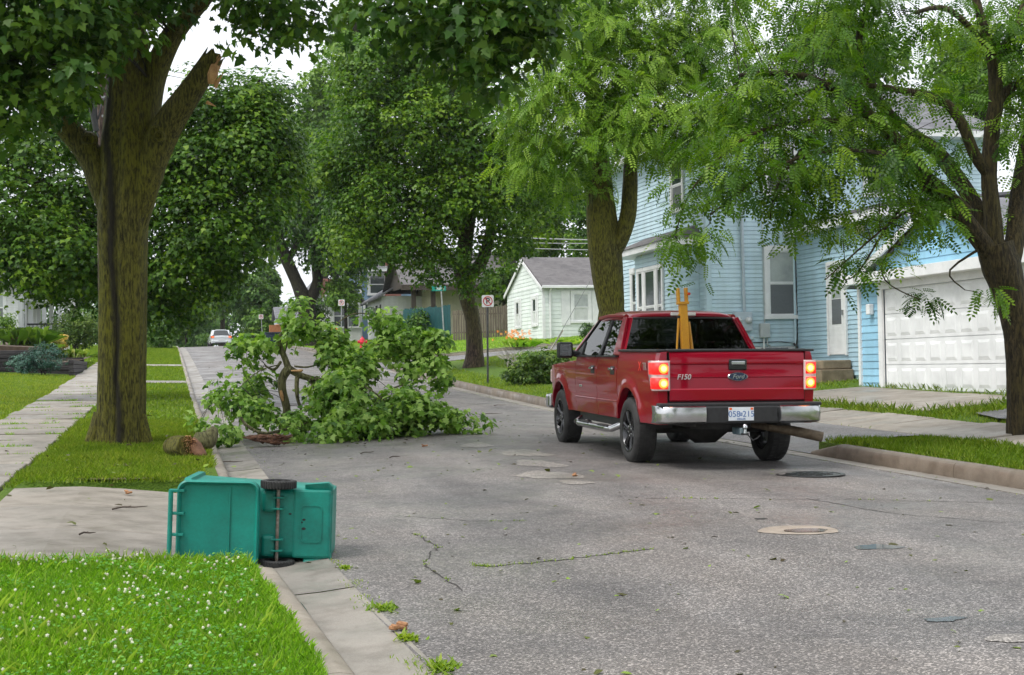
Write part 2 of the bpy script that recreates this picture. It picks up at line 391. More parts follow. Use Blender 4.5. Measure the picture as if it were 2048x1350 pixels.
# kerbs, gutters: stone by stone
def kerb(name, spans, xf, side, m_, gut=True, seglen=3.0):
    root = thing(name, None, None, kind='structure')
    groot = thing('gutter_'+name.split('_')[1], None, None, kind='structure') if gut else None
    for (y0, y1, h0, h1) in spans:
        n = max(1, round((y1-y0)/seglen))
        for i in range(n):
            a, b = y0+(y1-y0)*i/n+.004, y0+(y1-y0)*(i+1)/n-.004
            s = MB(); rows = []
            for q in range(4):
                y = a+(b-a)*q/3; h = h0+(h1-h0)*(y-y0)/(y1-y0); e = float(EL(y)); row = []
                for (dx, dz) in ((-.16, -.2), (-.16, h-.002), (-.10, h), (-.045, h-.008), (-.015, h-.035), (0, -.06+.25*max(h, 0)), (.012, -.2)):
                    row.append((xf+side*dx+(float(xo(y)) if side > 0 else 0), y, e+dz))
                rows.append(row)
            s.grid(rows); s.poly(rows[0]); s.poly(rows[-1])
            s.build('kerb_stone', m_, root, smooth=True, ang=50)
    return root, groot
def gutter(groot, y0, y1, xa, xb, seglen=3.0):
    n = round((y1-y0)/seglen)
    for i in range(n):
        a, b = y0+(y1-y0)*i/n+.005, y0+(y1-y0)*(i+1)/n-.005; s = MB()
        zo = random.uniform(-.004, .004)
        s.grid([[(x+(float(xo(a+(b-a)*q/3)) if xa < 4 else 0), a+(b-a)*q/3, float(EL(a+(b-a)*q/3))+z+zo) for x, z in ((xa, -.25), (xa, -.058), ((xa*.5+xb*.5), -.045), (xb, -.022), (xb, -.25))] for q in range(4)])
        s.build('gutter_slab', M_gutter, groot, smooth=True, ang=40)
kr, gl = kerb('kerb_left', [(-3, 9.2, .1, .1), (9.2, 9.62, .1, .02), (15.3, 16.6, -.02, .1), (16.6, 140, .1, .1)], XL, 1, M_curb)
gutter(gl, -3, 141, XL+.013, 1.10)
kr2, gr = kerb('kerb_right', [(-3, 17, .12, .12), (17, 17.8, .12, -.02), (25, 26, -.02, .12), (26, 55, .12, .12), (66, 140, .12, .12)], XR, -1, M_curb2)
gutter(gr, -3, 141, XR-.013, 8.05)
# corner radii into the side street
def corner(cx, cy, r_, a0, a1, root, zf, m_):
    s = MB(); P = []
    n = 10
    for i in range(n+1):
        th = R(a0+(a1-a0)*i/n); row = []
        for dr, dz in ((-.02, -.2), (0, -.05), (.03, .085), (.1, .115), (.18, .115), (.19, -.2)):
            x = cx+(r_-dr)*math.cos(th); y = cy+(r_-dr)*math.sin(th); row.append((x, y, float(EL(y))+dz+float(rise(x))))
        P.append(row)
    s.grid(P); s.build('kerb_corner', m_, root, smooth=True)
corner(10.5, 55, 2.0, 180, 90, kr2, None, M_curb); corner(10.5, 66, 2.0, 180, 270, kr2, None, M_curb)
for (yk, sg) in ((57.0, 1), (64., -1)):
    for i in range(10):
        x0 = 10.5+i*3.; s = MB()
        s.grid([[(x, yk+sg*dy, float(EL(yk))+dz+float(rise(x))) for dy, dz in ((-.16, -.2), (-.16, .115), (-.03, .11), (0, .06), (.01, -.2))] for x in (x0+.004, x0+1.5, x0+2.996)])
        s.build('kerb_stone', M_curb, kr2, smooth=True)
# asphalt where the street meets the side street
s = MB()
s.grid([[(x, y, float(EL(y))-.05+.0005*j) for j, x in enumerate((8.05, 8.6, 9.3, 10.6))] for y in np.linspace(55.2, 65.8, 12)])
tag(s.build('street_mouth', M_patch, smooth=True), kind='structure')

# pavement slabs
def slab(root, x0, x1, y0, y1, zf, m_=None, tilt=.006, th=.09, name='slab', cuts=2):
    s = MB(); dz = [random.uniform(-tilt, tilt) for _ in range(4)]
    P = []
    for i in range(cuts+1):
        row = []
        for j in range(cuts+1):
            u, w = i/cuts, j/cuts
            x, y = x0+(x1-x0)*w, y0+(y1-y0)*u
            row.append((x, y, float(zf(x, y))+dz[0]*(1-u)*(1-w)+dz[1]*u*(1-w)+dz[2]*(1-u)*w+dz[3]*u*w))
        P.append(row)
    s.grid(P); n = cuts+1
    edge = [P[0][j] for j in range(n)]+[P[i][-1] for i in range(1, n)]+[P[-1][j] for j in range(n-2, -1, -1)]+[P[i][0] for i in range(n-2, 0, -1)]
    for a, b in zip(edge, edge[1:]+edge[:1]): s.add([a, b, (b[0], b[1], b[2]-th), (a[0], a[1], a[2]-th)], [(0, 1, 2, 3)])
    return s.build(name, m_ or M_conc, root, bevel=.008, seg=1)
swl = thing('sidewalk_left', None, None, kind='structure')
JO = []
y = 1.0
while y < 100:
    L = 1.45 if y > 16 else 1.5
    g_ = (random.uniform(.05, .12) if random.random() < .4 else random.uniform(.015, .04)) if 18 < y < 42 else .02
    JO.append((y, g_))
    slab(swl, -3.08+random.uniform(-.03, .03), -1.62+random.uniform(-.03, .03), y+g_, y+L-g_, lambda x, q: EL(q)+.165+.01*(-1.5-x), tilt=.016 if y > 16 else .004)
    y += L
ap = thing('driveway_left', None, None, kind='structure')
def apz(x, y): return EL(y)+.15-.19*np.clip((x+.95)/1.58, 0, 1)**1.3
for (a, b) in ((9.62, 11.35), (11.36, 12.95), (12.96, 14.62)):
    slab(ap, -1.6, .63, a, b, apz, tilt=0, cuts=6)
    slab(ap, -7.5, -3.02, a, b, lambda x, q: EL(q)+.19+.05*(-3-x), tilt=0, cuts=3)
s = MB(); s.grid([[(x, 14.63+q*t, float(apz(x, 14.63+q*t))) for q in (0, .5, 1)] for x, t in ((.05, .05), (.25, .5), (.45, .9), (.64, 1.7))])
s.build('slab', M_conc, ap)
# two narrow paths crossing the left verge further up
for yy0 in (44., 58.5):
    p_ = thing('path_to_kerb' if yy0 < 50 else 'path_to_kerb', None, None, kind='structure')
    slab(p_, -1.5, .48, yy0, yy0+1.3, lambda x, q: EL(q)+.17+.025*(.5-x)-.02, cuts=3)
swr = thing('sidewalk_right', None, None, kind='structure')
y = 6.
while y < 35:
    L = 1.5
    slab(swr, 10.2, 11.45, y+random.uniform(.01, .03), y+L-.015, lambda x, q: EL(q)+.13+rise(x), tilt=.018)
    y += L
dr = thing('driveway_right', None, None, kind='structure')
def drz(x, y): return EL(y)+.14+rise(x)-.035*np.clip((x-13), 0, 1.3)
for (x0, x1, a, b) in ((11.95, 14.22, 20.7, 23.1), (11.95, 14.22, 23.13, 27.0)):
    slab(dr, x0, x1, a, b, drz, tilt=.01, cuts=5)
s = MB(); s.grid([[(x, y, float(EL(y))-.05+.2*min(1, (x-8.5)/1.3)) for x in (8.49, 8.9, 9.4, 9.8, 10.19)] for y in np.linspace(17.7, 25.1, 9)])
s.build('apron', M_patch, dr, smooth=True)
s = MB(); s.grid([[(x+.25*math.sin(y*2), y, float(EL(y))+.15+float(rise(x))) for x in (11.9, 12.6, 13.4, 14.2)] for y in np.linspace(14.5, 19.6, 8)])
s.build('asphalt_patch', M_patch, dr, smooth=True)

# ------------------------------------------------------------------ foliage
def unit(a): return a/np.maximum(np.linalg.norm(a, axis=-1, keepdims=True), 1e-9)
T_MAPLE = np.array([(0, 0, 0), (.16, -.05, 0), (.42, -.02, -.04), (.3, .2, 0), (.62, .42, -.07), (.3, .46, 0), (.24, .66, -.02), (0, 1.02, -.14), (-.24, .66, -.02), (-.3, .46, 0), (-.62, .42, -.07), (-.3, .2, 0), (-.42, -.02, -.04), (-.16, -.05, 0)])
T_MAPLE[:, 0] *= .95
T_MID = np.array([(0, 0, 0), (.5, .22, -.06), (.2, .56, 0), (0, 1., -.15), (-.2, .56, 0), (-.5, .22, -.06)])
T_OVAL = np.array([(0, 0, 0), (.32, .45, .03), (0, 1, -.1), (-.32, .45, .03)])
def locust_leaf(pairs=6):
    q = []
    for i in range(pairs):
        y = .14+.76*i/(pairs-.5); z = -.45*(y**2)*.5
        for sg in (-1, 1):
            w = .24*(1-.25*abs(i/pairs-.4)); hw = .06
            a = np.array([0, y, z]); d = np.array([sg*.9, .42, -.18]); d /= np.linalg.norm(d); p = np.array([-d[1]*sg, d[0]*sg, 0])
            q += [a, a+d*w*.5+p*hw, a+d*w, a+d*w*.5-p*hw]
    a = np.array([0, .93, -.2]); q += [a, a+np.array([.05, .09, -.03]), a+np.array([0, .2, -.1]), a+np.array([-.05, .09, -.03])]
    return np.array(q)
T_LOCUST = locust_leaf()
def bulk(name, V, k, m_, parent, tint, kind=None):
    """n polygons of k corners each, corners not shared"""
    n = len(V)//k; me = bpy.data.meshes.new(name)
    if parent: V = V-np.array(wmat(parent).translation)
    me.vertices.add(len(V)); me.vertices.foreach_set('co', V.astype(np.float32).ravel())
    me.loops.add(len(V)); me.loops.foreach_set('vertex_index', np.arange(len(V), dtype=np.int32))
    me.polygons.add(n); me.polygons.foreach_set('loop_start', np.arange(n, dtype=np.int32)*k)
    try: me.polygons.foreach_set('loop_total', np.full(n, k, dtype=np.int32))
    except Exception: pass
    a = me.attributes.new('tint', 'FLOAT', 'FACE'); a.data.foreach_set('value', tint.astype(np.float32))
    me.update(calc_edges=True)
    o = newobj(name, me, m_, parent)
    if kind: o['kind'] = kind
    return o
_tmpl = {}
def leaves(name, pts, nrm, tipd, size, tint, T, k, m_, parent, n_ind=0, ind_name='leaf'):
    """place a leaf template at every point; the nearest few are objects of their own"""
    n_ = unit(nrm); a = unit(tipd-(tipd*n_).sum(1, keepdims=True)*n_); b = np.cross(a, n_)
    if n_ind:
        rel = pts-CAMP; dep = rel@FWD; u = rel@CRT/np.maximum(dep, .1)*F; w = rel@CUP/np.maximum(dep, .1)*F
        ok = (abs(u) < 1015) & (abs(w) < 665) & (dep > 1)
        idx = np.argsort(np.where(ok, dep/size, 1e9))[:n_ind]; key = (len(T), m_.name)
        if key not in _tmpl:
            me = bpy.data.meshes.new(ind_name); nn = len(T)//k
            me.from_pydata([tuple(p) for p in T], [], [tuple(range(i*k, i*k+k)) for i in range(nn)])
            at_ = me.attributes.new('tint', 'FLOAT', 'FACE'); at_.data.foreach_set('value', np.full(nn, .35, np.float32)); me.materials.append(m_); _tmpl[key] = me
        inv = wmat(parent).inverted()
        for i in idx:
            o = newobj(ind_name, _tmpl[key], None, parent); s_ = size[i]
            o.matrix_basis = inv @ basis_mat(pts[i], b[i]*s_, a[i]*s_, n_[i]*s_)
        keep = np.ones(len(pts), bool); keep[idx] = False
        pts, n_, a, b, size, tint = pts[keep], n_[keep], a[keep], b[keep], size[keep], tint[keep]
    V = pts[:, None, :]+size[:, None, None]*(T[None, :, 0:1]*b[:, None, :]+T[None, :, 1:2]*a[:, None, :]+T[None, :, 2:3]*n_[:, None, :])
    return bulk(name, V.reshape(-1, 3), k, m_, parent, np.repeat(tint, len(T)//k), 'stuff')
def crown_pts(blobs, n, clump=.55, per=42, shell=.5, flat=.75, droop=.5, seed=1, jit=.55):
    """leaf places, normals, tip directions: leaves sit on the outer skin of many small clumps"""
    rg = np.random.default_rng(seed)
    vol = np.array([b[1][0]*b[1][1]*b[1][2] for b in blobs])**(.72); vol = vol*np.array([b[2] if len(b) > 2 else 1. for b in blobs]); vol /= vol.sum()
    P = []; N = []; D = []; T = []; C = []
    for (b, w) in zip(blobs, vol):
        c = np.array(b[0]); r_ = np.array(b[1]); nc = max(1, int(n*w/per))
        d = unit(rg.normal(size=(nc, 3))); q = (shell+(1-shell)*rg.random((nc, 1))**.6); q = np.where(rg.random((nc, 1)) < .13, 1.+.32*rg.random((nc, 1)), q)
        cc = c+d*q*r_; C.append(cc); nl = int(n*w/nc)
        rs = clump*(.6+.8*rg.random((nc, 1, 1)))
        dd = unit(rg.normal(size=(nc, nl, 3))+np.array([0, 0, .35])+d[:, None, :]*.35)
        pp = cc[:, None, :]+dd*rs*(.35+.65*rg.random((nc, nl, 1))**.5)*np.array([1, 1, flat])
        nn = dd*.55+d[:, None, :]*.25+np.array([0, 0, .55])+rg.normal(size=dd.shape)*jit*.6
        tt = dd*np.array([1, 1, .3])+np.array([0, 0, -droop])+rg.normal(size=dd.shape)*.45
        ti = np.clip(.42+rg.normal(size=(nc, 1))*.2+rg.normal(size=(nc, nl))*.16+.4*(rg.random((nc, nl)) < .07), 0, 1)
        P.append(pp.reshape(-1, 3)); N.append(nn.reshape(-1, 3)); D.append(tt.reshape(-1, 3)); T.append(ti.ravel())
    return np.concatenate(P), np.concatenate(N), np.concatenate(D), np.concatenate(T), np.concatenate(C)
def blob(px, py, depth, rx, ry, rz=None, w=1.):
    """crown part: centre pixel + distance, radii in photograph pixels"""
    a = px2m(rx, depth); return (at(px, py, depth), (a, rz if rz else a*.9, px2m(ry, depth)), w)
def twigs(parent, centres, roots, m_, n, r0=.03, seed=3, name='branch', sag=.1):
    """thin branches from the limbs out to clumps: each its own mesh"""
    rg = np.random.default_rng(seed); roots = np.array(roots)
    idx = rg.permutation(len(centres))[:n]
    for i in idx:
        c = centres[i]; d = np.linalg.norm(roots-c, axis=1); j = int(np.argmin(d+rg.random(len(d))*.6)); a = roots[j]
        mid = (a+c)/2+rg.normal(size=3)*.12*d[j]*.6+np.array([0, 0, sag*d[j]])
        p_, r_ = smooth_path([a, mid, c], [r0*(.5+.2*d[j]), r0*.6, r0*.2], 3)
        MB().tube(p_, r_, 5).build(name, m_, parent, smooth=True)

ML_maple = leafmat('maple_leaf', (.02, .062, .005), (.068, .16, .010), (.18, .29, .016))
ML_mapled = leafmat('maple_leaf_deep', (.015, .053, .007), (.045, .12, .011), (.115, .21, .016), trans=.3)
ML_fallen = leafmat('fallen_maple_leaf', (.05, .13, .012), (.14, .28, .03), (.34, .5, .12), trans=.35)
ML_pale = leafmat('pale_leaf', (.05, .12, .016), (.11, .22, .03), (.21, .33, .05))
ML_locust = leafmat('locust_leaf', (.026, .08, .005), (.085, .185, .009), (.21, .33, .02), trans=.42)
ML_locust2 = leafmat('locust_leaf_light', (.04, .11, .006), (.125, .25, .012), (.3, .44, .06), trans=.4)
ML_far = leafmat('far_leaf', (.03, .09, .018), (.075, .165, .03), (.15, .25, .045))
ML_shrub = leafmat('shrub_leaf', (.025, .06, .012), (.07, .14, .02), (.16, .23, .04))
ML_juniper = leafmat('juniper_leaf', (.015, .06, .045), (.04, .115, .085), (.09, .18, .13), trans=.1)
ML_grass = leafmat('grass_blade', (.11, .28, .01), (.25, .46, .035), (.45, .58, .13), trans=.45, rough=.5)
ML_grassd = leafmat('grass_blade_mid', (.09, .17, .008), (.19, .3, .022), (.36, .41, .07), trans=.4, rough=.55)
MB_maple = bark('maple_bark', (.035, .029, .008), (.16, .138, .04), (.185, .18, .012), 1., 38)
MB_maple2 = bark('maple_bark_red', (.035, .02, .014), (.14, .09, .065), (.11, .1, .03), .4, 26)
MB_dark = bark('dark_bark', (.012, .009, .007), (.05, .038, .028), (.05, .045, .02), .3, 22)
MB_locust = bark('locust_bark', (.024, .016, .008), (.1, .068, .034), (.085, .07, .018), .5, 34)
MB_branch = bark('branch_bark', (.1, .09, .045), (.26, .24, .14), (.2, .2, .07), .6, 30)
M_wood = mat('split_wood', (.33, .15, .05), (.6, .36, .16), 14, .75, .8, .02, stretch=(1, 1, .2), fine=.25)
M_woodred = mat('torn_bark_wood', (.05, .022, .012), (.2, .095, .05), 16, .8, .8, .02, stretch=(.3, 1, 1), fine=.25)

def blades(name, xr, yr, n, h, w, m_, mask=None, seed=5, lean=.5, zf=gz, tb=.4):
    rg = np.random.default_rng(seed)
    x = rg.uniform(*xr, n); y = rg.uniform(*yr, n)
    keep = np.ones(n, bool) if mask is None else mask(x, y)
    x, y = x[keep], y[keep]; n = len(x); z = zf(x, y)-.012
    patch = .5+.5*np.sin(x*2.1+1.3*np.sin(y*1.4))*np.sin(y*1.7+np.sin(x*3.1)*1.2)
    hh = h*(.45+.8*rg.random(n))*(.75+.5*patch); th = rg.uniform(0, 2*np.pi, n); ln = lean*rg.random(n)
    dx, dy = np.cos(th), np.sin(th); b = np.stack([x, y, z], 1); d = np.stack([dx*ln, dy*ln, np.ones(n)], 1); sd_ = np.stack([-dy, dx, np.zeros(n)], 1)*(w*(.6+.7*rg.random(n)))[:, None]/2
    mid = b+unit(d)*(hh*.55)[:, None]; tip = mid+unit(d*np.array([1.9, 1.9, 1.])+np.stack([dx*.3, dy*.3, np.zeros(n)], 1))*(hh*.5)[:, None]
    V = np.stack([b-sd_, b+sd_, mid+sd_*.8, tip, mid-sd_*.8], 1).reshape(-1, 3)
    return bulk(name, V, 5, m_, None, np.clip(tb+.25*(patch-.5)+rg.normal(size=n)*.2, 0, 1), 'stuff')
# ------------------------------------------------------------------ buildings
M_blue = sidingmat('light_blue_siding', (.53, .69, .77)); M_blue2 = sidingmat('sky_blue_siding', (.31, .57, .75)); M_bluem = sidingmat('blue_siding_ell', (.42, .6, .71))
M_green = sidingmat('pale_green_siding', (.8, .85, .82))
M_roof = roofmat('grey_shingle', (.1, .1, .11), (.2, .2, .215)); M_roof2 = roofmat('brown_grey_shingle', (.085, .078, .08), (.16, .15, .15))
M_brick = brickmat('red_brick', (.2, .055, .04), (.28, .09, .06), (.25, .2, .18))
M_blind = mat('window_blind', (.5, .52, .5), (.6, .62, .6), 4, .7); M_screen = mat('window_screen', (.17, .18, .185), (.24, .25, .255), 90, .35)
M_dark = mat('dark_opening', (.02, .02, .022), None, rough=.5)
M_found = mat('painted_foundation', (.5, .52, .52), (.66, .68, .68), 6, .8, .3, .01); M_block = mat('grey_foundation', (.2, .2, .19), (.32, .31, .3), 7, .85, .3, .01)
def P3(axis, a, plane, z): return (a, plane, z) if axis == 'x' else (plane, a, z)
_unitboard = {}
def boards(root, axis, plane, out, a0, a1, z0, z1, course, m_, clip=None, name='siding_board'):
    """lapped boards, each a piece of its own; thick lower edge shades the joint below"""
    n = int(math.ceil((z1-z0)/course))
    for i in range(n):
        zb = z0+i*course; zt = min(zb+course, z1); b0, b1 = a0, a1
        if clip:
            r_ = clip((zb+zt)/2)
            if r_ is None: continue
            b0, b1 = max(a0, r_[0]), min(a1, r_[1])
            if b1-b0 < .05: continue
        s = MB(); o0, o1, ob = .021*out, .006*out, -.01*out
        pts = [P3(axis, a, plane+o, z) for a in (b0, b1) for (o, z) in ((ob, zb+.003), (o0, zb+.003), (o1, zt-.001), (ob, zt-.001))]
        s.add(pts, [(0, 1, 2, 3), (4, 7, 6, 5), (0, 4, 5, 1), (1, 5, 6, 2), (2, 6, 7, 3), (3, 7, 4, 0)])
        s.build(name, m_, root)
def pbox(s, axis, plane, out, a0, a1, z0, z1, d0, d1):
    p, q = sorted((plane+out*d0, plane+out*d1))
    if axis == 'x': s.bb(a0, a1, p, q, z0, z1)
    else: s.bb(p, q, a0, a1, z0, z1)
    return s
def window(root, axis, plane, out, a0, a1, z0, z1, tw=.09, up=None, low=None, split=.5, trim=None, sill=True, cols=1, name='window'):
    """trim frame (part) with sill, sashes and panes (sub-parts)"""
    t = trim or M_trim; s = MB()
    pbox(s, axis, plane, out, a0-tw, a1+tw, z1, z1+tw*1.1, 0, .06); pbox(s, axis, plane, out, a0-tw, a0, z0, z1, 0, .055); pbox(s, axis, plane, out, a1, a1+tw, z0, z1, 0, .055)
    w = s.build(name, t, root, bevel=.004, seg=1)
    if sill: pbox(MB(), axis, plane, out, a0-tw*1.2, a1+tw*1.2, z0-tw*.8, z0, 0, .085).build('sill', t, w, bevel=.005, seg=1)
    fr = .035; zm = z0+(z1-z0)*split
    for c in range(cols):
        b0 = a0+(a1-a0)*c/cols; b1 = a0+(a1-a0)*(c+1)/cols
        for (q0, q1, mm, dd) in ((zm, z1, up or M_darkglass, .04), (z0, zm, low or M_darkglass, .03)):
            s = MB()
            for (e0, e1, f0, f1) in ((b0, b0+fr, q0, q1), (b1-fr, b1, q0, q1), (b0+fr, b1-fr, q0, q0+fr), (b0+fr, b1-fr, q1-fr, q1)): pbox(s, axis, plane, out, e0, e1, f0, f1, .002, dd)
            s.build('sash', t, w)
            pbox(MB(), axis, plane, out, b0+fr, b1-fr, q0+fr, q1-fr, .002, dd-.014).build('pane', mm, w)
    return w
M_pane_up = mat('pane_with_blind', (.3, .33, .32), (.42, .45, .43), 3, .08, spec=.8); M_pane_low = mat('pane_with_screen', (.1, .105, .11), (.15, .155, .16), 60, .2, spec=.7)
M_pane_d = mat('dim_pane', (.025, .035, .035), (.06, .08, .075), 1.5, .05, spec=.9)
def gable_roof(root, x0, x1, y0, y1, ze, zr, axis, ov, m_, th=.12, name='roof'):
    """two slopes with thickness, white fascia"""
    s = MB()
    if axis == 'x':          # ridge along x
        ym = (y0+y1)/2; k = (zr-ze)/(ym-y0)
        for sg, ye in ((-1, y0-ov), (1, y1+ov)):
            zz = ze-k*ov; P = [(x0-ov, ye, zz), (x1+ov, ye, zz), (x1+ov, ym, zr), (x0-ov, ym, zr)]; s.prism(P, (0, 0, th))
    else:
        xm = (x0+x1)/2; k = (zr-ze)/(xm-x0)
        for sg, xe in ((-1, x0-ov), (1, x1+ov)):
            zz = ze-k*ov; P = [(xe, y0-ov, zz), (xe, y1+ov, zz), (xm, y1+ov, zr), (xm, y0-ov, zr)]; s.prism(P, (0, 0, th))
    return s.build(name, m_, root)

# ---- the light blue house on the right, with its ell and garage
GB = 1.15
bh = thing('blue_house', 'light blue two-storey clapboard house with attached white-doored garage behind the red pickup', 'house', (12.72, 32, GB))
X0, X1, Y0, Y1, ZE = 12.72, 20.6, 32.0, 39.9, 7.2
MB().bb(X0+.02, X1, Y0+.02, Y1, GB-.6, ZE).build('wall_core', M_blue, bh)
MB().bb(X0-.012, X1, Y0-.012, Y1, GB-.6, 1.93).build('foundation', M_found, bh)
boards(bh, 'x', Y0, -1, X0, X1, 1.95, ZE, .105, M_blue)
boards(bh, 'y', X0, -1, Y0, Y1, 1.95, ZE, .105, M_blue)
MB().bb(X0-.05, X0+.075, Y0-.05, Y0+.075, 1.93, ZE).build('corner_board', M_blue, bh)
# hip roof
ov = .42; s = MB(); A = [(X0-ov, Y0-ov), (X1+ov, Y0-ov), (X1+ov, Y1+ov), (X0-ov, Y1+ov)]; xm = (X0+X1)/2; hz = 2.7
rp = [(xm, Y0+3.3, ZE+hz), (xm, Y1-3.3, ZE+hz)]
b = [(p[0], p[1], ZE+.1) for p in A]
s.poly([b[0], b[1], rp[0]]); s.poly([b[1], b[2], rp[1], rp[0]]); s.poly([b[2], b[3], rp[1]]); s.poly([b[3], b[0], rp[0], rp[1]])
s.build('roof', M_roof, bh)
s = MB(); s.bb(X0-ov-.02, X1+ov+.02, Y0-ov-.02, Y1+ov+.02, ZE-.06, ZE+.095); s.build('soffit', M_trim, bh)
window(bh, 'x', Y0-.02, -1, 14.3, 15.0, 2.70, 4.28, .12, M_pane_up, M_pane_low)
window(bh, 'x', Y0-.02, -1, 14.3, 15.0, 5.72, 6.86, .11, M_pane_up, M_pane_low)
window(bh, 'x', Y0-.02, -1, 17.0, 17.7, 5.72, 6.86, .11, M_pane_d, M_pane_low)
window(bh, 'y', X0-.02, -1, 36.9, 37.6, 2.45, 4.1, .14, M_pane_d, M_pane_low)
window(bh, 'y', X0-.02, -1, 33.5, 34.25, 5.5, 6.75, .1, M_pane_d, M_pane_low)
# bay with three tall windows
BX = 12.22
MB().bb(BX+.02, X0, 32.55, 35.95, 1.5, 4.45).build('bay', M_blue, bh)
boards(bh, 'y', BX, -1, 32.55, 35.95, 1.5, 4.4, .105, M_blue); boards(bh, 'x', 32.55, -1, BX, X0, 1.5, 4.4, .105, M_blue)
for (a, b_) in ((35.25, 35.6), (34.3, 35.05), (33.75, 34.1)): window(bh, 'y', BX-.02, -1, a, b_, 2.1, 4.0, .09, M_pane_d, M_pane_low)
s = MB(); s.prism([(BX-.32, 32.2, 4.46), (BX-.32, 37.2, 4.46), (X0, 37.2, 4.46), (X0, 32.2, 4.46)], (0, 0, .16)); s.build('bay_fascia', M_trim, bh)
s = MB(); s.add([(BX-.36, 32.15, 4.62), (BX-.36, 37.25, 4.62), (X0+.02, 36.6, 5.0), (X0+.02, 32.7, 5.0)], [(0, 1, 2, 3)]); s.add([(BX-.36, 32.15, 4.62), (X0+.02, 32.7, 5.0), (X0+.02, 32.15, 4.62)], [(0, 1, 2)]); s.add([(BX-.36, 37.25, 4.62), (X0+.02, 37.25, 4.62), (X0+.02, 36.6, 5.0)], [(0, 1, 2)]); s.build('bay_roof', M_roof2, bh)
# service boxes, conduits and cellar window on the south wall
M_box = mat('grey_enamel', (.38, .45, .5), (.46, .53, .58), 5, .5); M_box2 = mat('grey_box', (.4, .43, .43), (.5, .53, .53), 5, .5)
mb = MB().bb(13.32, 13.80, Y0-.17, Y0-.022, 2.32, 2.78).build('meter_box', M_box, bh, bevel=.02)
for xx in (13.42, 13.69):
    MB().lathe([(.085, 0), (.085, .04), (.075, .05), (.07, .09), (.045, .115), (.001, .12)], 18, Matrix.Translation((xx, Y0-.165, 2.58)) @ Matrix.Rotation(R(90), 4, 'X')).build('meter_dial', mat('meter_glass', (.5, .52, .53), (.62, .64, .65), 20, .12, spec=.8), mb, smooth=True)
MB().bb(14.02, 14.27, Y0-.14, Y0-.022, 2.15, 2.5).build('junction_box', M_box2, bh, bevel=.015)
MB().bb(13.72, 13.86, Y0-.1, Y0-.022, 2.1, 2.2).build('conduit_elbow', M_box, bh, bevel=.02)
MB().tube([(13.62, Y0-.09, 2.76), (13.6, Y0-.09, 5.), (13.58, Y0-.09, 7.1)], .042, 8).build('service_conduit', M_box, bh, smooth=True)
MB().tube([(14.16, Y0-.06, 2.5), (14.15, Y0-.06, 4.6), (14.13, Y0-.06, 7.1)], .014, 6).build('cable', M_box2, bh)
MB().tube([(14.13, Y0-.06, 2.15), (14.13, Y0-.06, 1.7)], .02, 6).build('cable', M_white, bh)
MB().tube([(14.22, Y0-.06, 2.15), (14.22, Y0-.06, 1.98), (14.3, Y0-.06, 1.95)], .016, 6).build('cable', M_box2, bh)
MB().tube([(12.95, Y0-.05, 2.08), (13.6, Y0-.05, 2.02), (14.5, Y0-.05, 2.05), (14.98, Y0-.06, 2.0)], .012, 5).build('cable', M_black, bh)
MB().tube([(15.0, Y0-.07, 6.9), (15.0, Y0-.07, 4.4), (15.03, Y0-.07, 2.3), (14.95, Y0-.1, 1.85)], .018, 6).build('cable', M_black, bh)
MB().tube([(14.93, Y0-.05, 2.0), (14.98, Y0-.12, 1.9), (14.9, Y0-.13, 1.8)], .03, 6).build('tap', M_black, bh)
MB().tube([(14.97, Y0-.06, 4.7), (14.97, Y0-.06, 1.4)], .03, 8).build('downpipe', M_blue, bh, smooth=True)
cw = MB().bb(14.08, 14.78, Y0-.03, Y0-.013, 1.6, 1.9).build('cellar_window', M_darkglass, bh)
for i in range(4):
    for j in range(2): MB().bb(14.1+i*.17, 14.255+i*.17, Y0-.045, Y0-.03, 1.61+j*.145, 1.745+j*.145).build('glass_block', mat('glass_block', (.06, .075, .09), (.16, .18, .2), 12, .1, spec=.8), cw, bevel=.01, seg=1)
# ell with side door
EX = 15.04
MB().bb(EX+.02, 20.4, 27.3, Y0-.01, GB-.4, 4.62).build('ell_wall', M_bluem, bh)
boards(bh, 'y', EX, -1, 27.25, Y0-.03, 1.22, 4.6, .105, M_bluem)
s = MB(); s.prism([(EX-.3, 27.0, 4.62), (20.4, 27.0, 4.62), (20.4, Y0-.03, 4.62), (EX-.3, Y0-.03, 4.62)], (0, 0, .2)); s.build('ell_fascia', M_trim, bh)
s = MB(); s.prism([(EX-.33, 26.97, 4.825), (20.4, 26.97, 5.35), (20.4, Y0-.025, 5.35), (EX-.33, Y0-.025, 4.825)], (0, 0, .06)); s.build('ell_roof', M_roof, bh)
MB().bb(EX-.17, EX-.04, 28.35, 28.6, 4.38, 4.56).build('porch_light', mat('cream_plastic', (.6, .52, .38), (.66, .58, .44), 4, .5), bh, bevel=.02)
s = MB(); pbox(s, 'y', EX-.02, -1, 29.28, 29.36, 1.68, 3.86, 0, .05); pbox(s, 'y', EX-.02, -1, 30.16, 30.24, 1.68, 3.86, 0, .05); pbox(s, 'y', EX-.02, -1, 29.36, 30.16, 3.78, 3.87, 0, .05)
df = s.build('door_frame', M_trim, bh)
dd = pbox(MB(), 'y', EX-.02, -1, 29.37, 30.15, 1.7, 3.77, 0, .032).build('door', M_white, bh)
pbox(MB(), 'y', EX-.02, -1, 29.53, 29.99, 3.0, 3.6, .032, .037).build('door_pane', M_pane_up, dd); pbox(MB(), 'y', EX-.02, -1, 29.53, 29.99, 2.4, 2.98, .032, .037).build('door_pane', M_pane_low, dd)
MB().bb(EX-.09, EX-.05, 29.42, 29.46, 2.6, 2.72).build('door_handle', M_steel, dd)
M_stone = mat('sandstone', (.17, .13, .085), (.28, .22, .15), 5, .9, .4, .01)
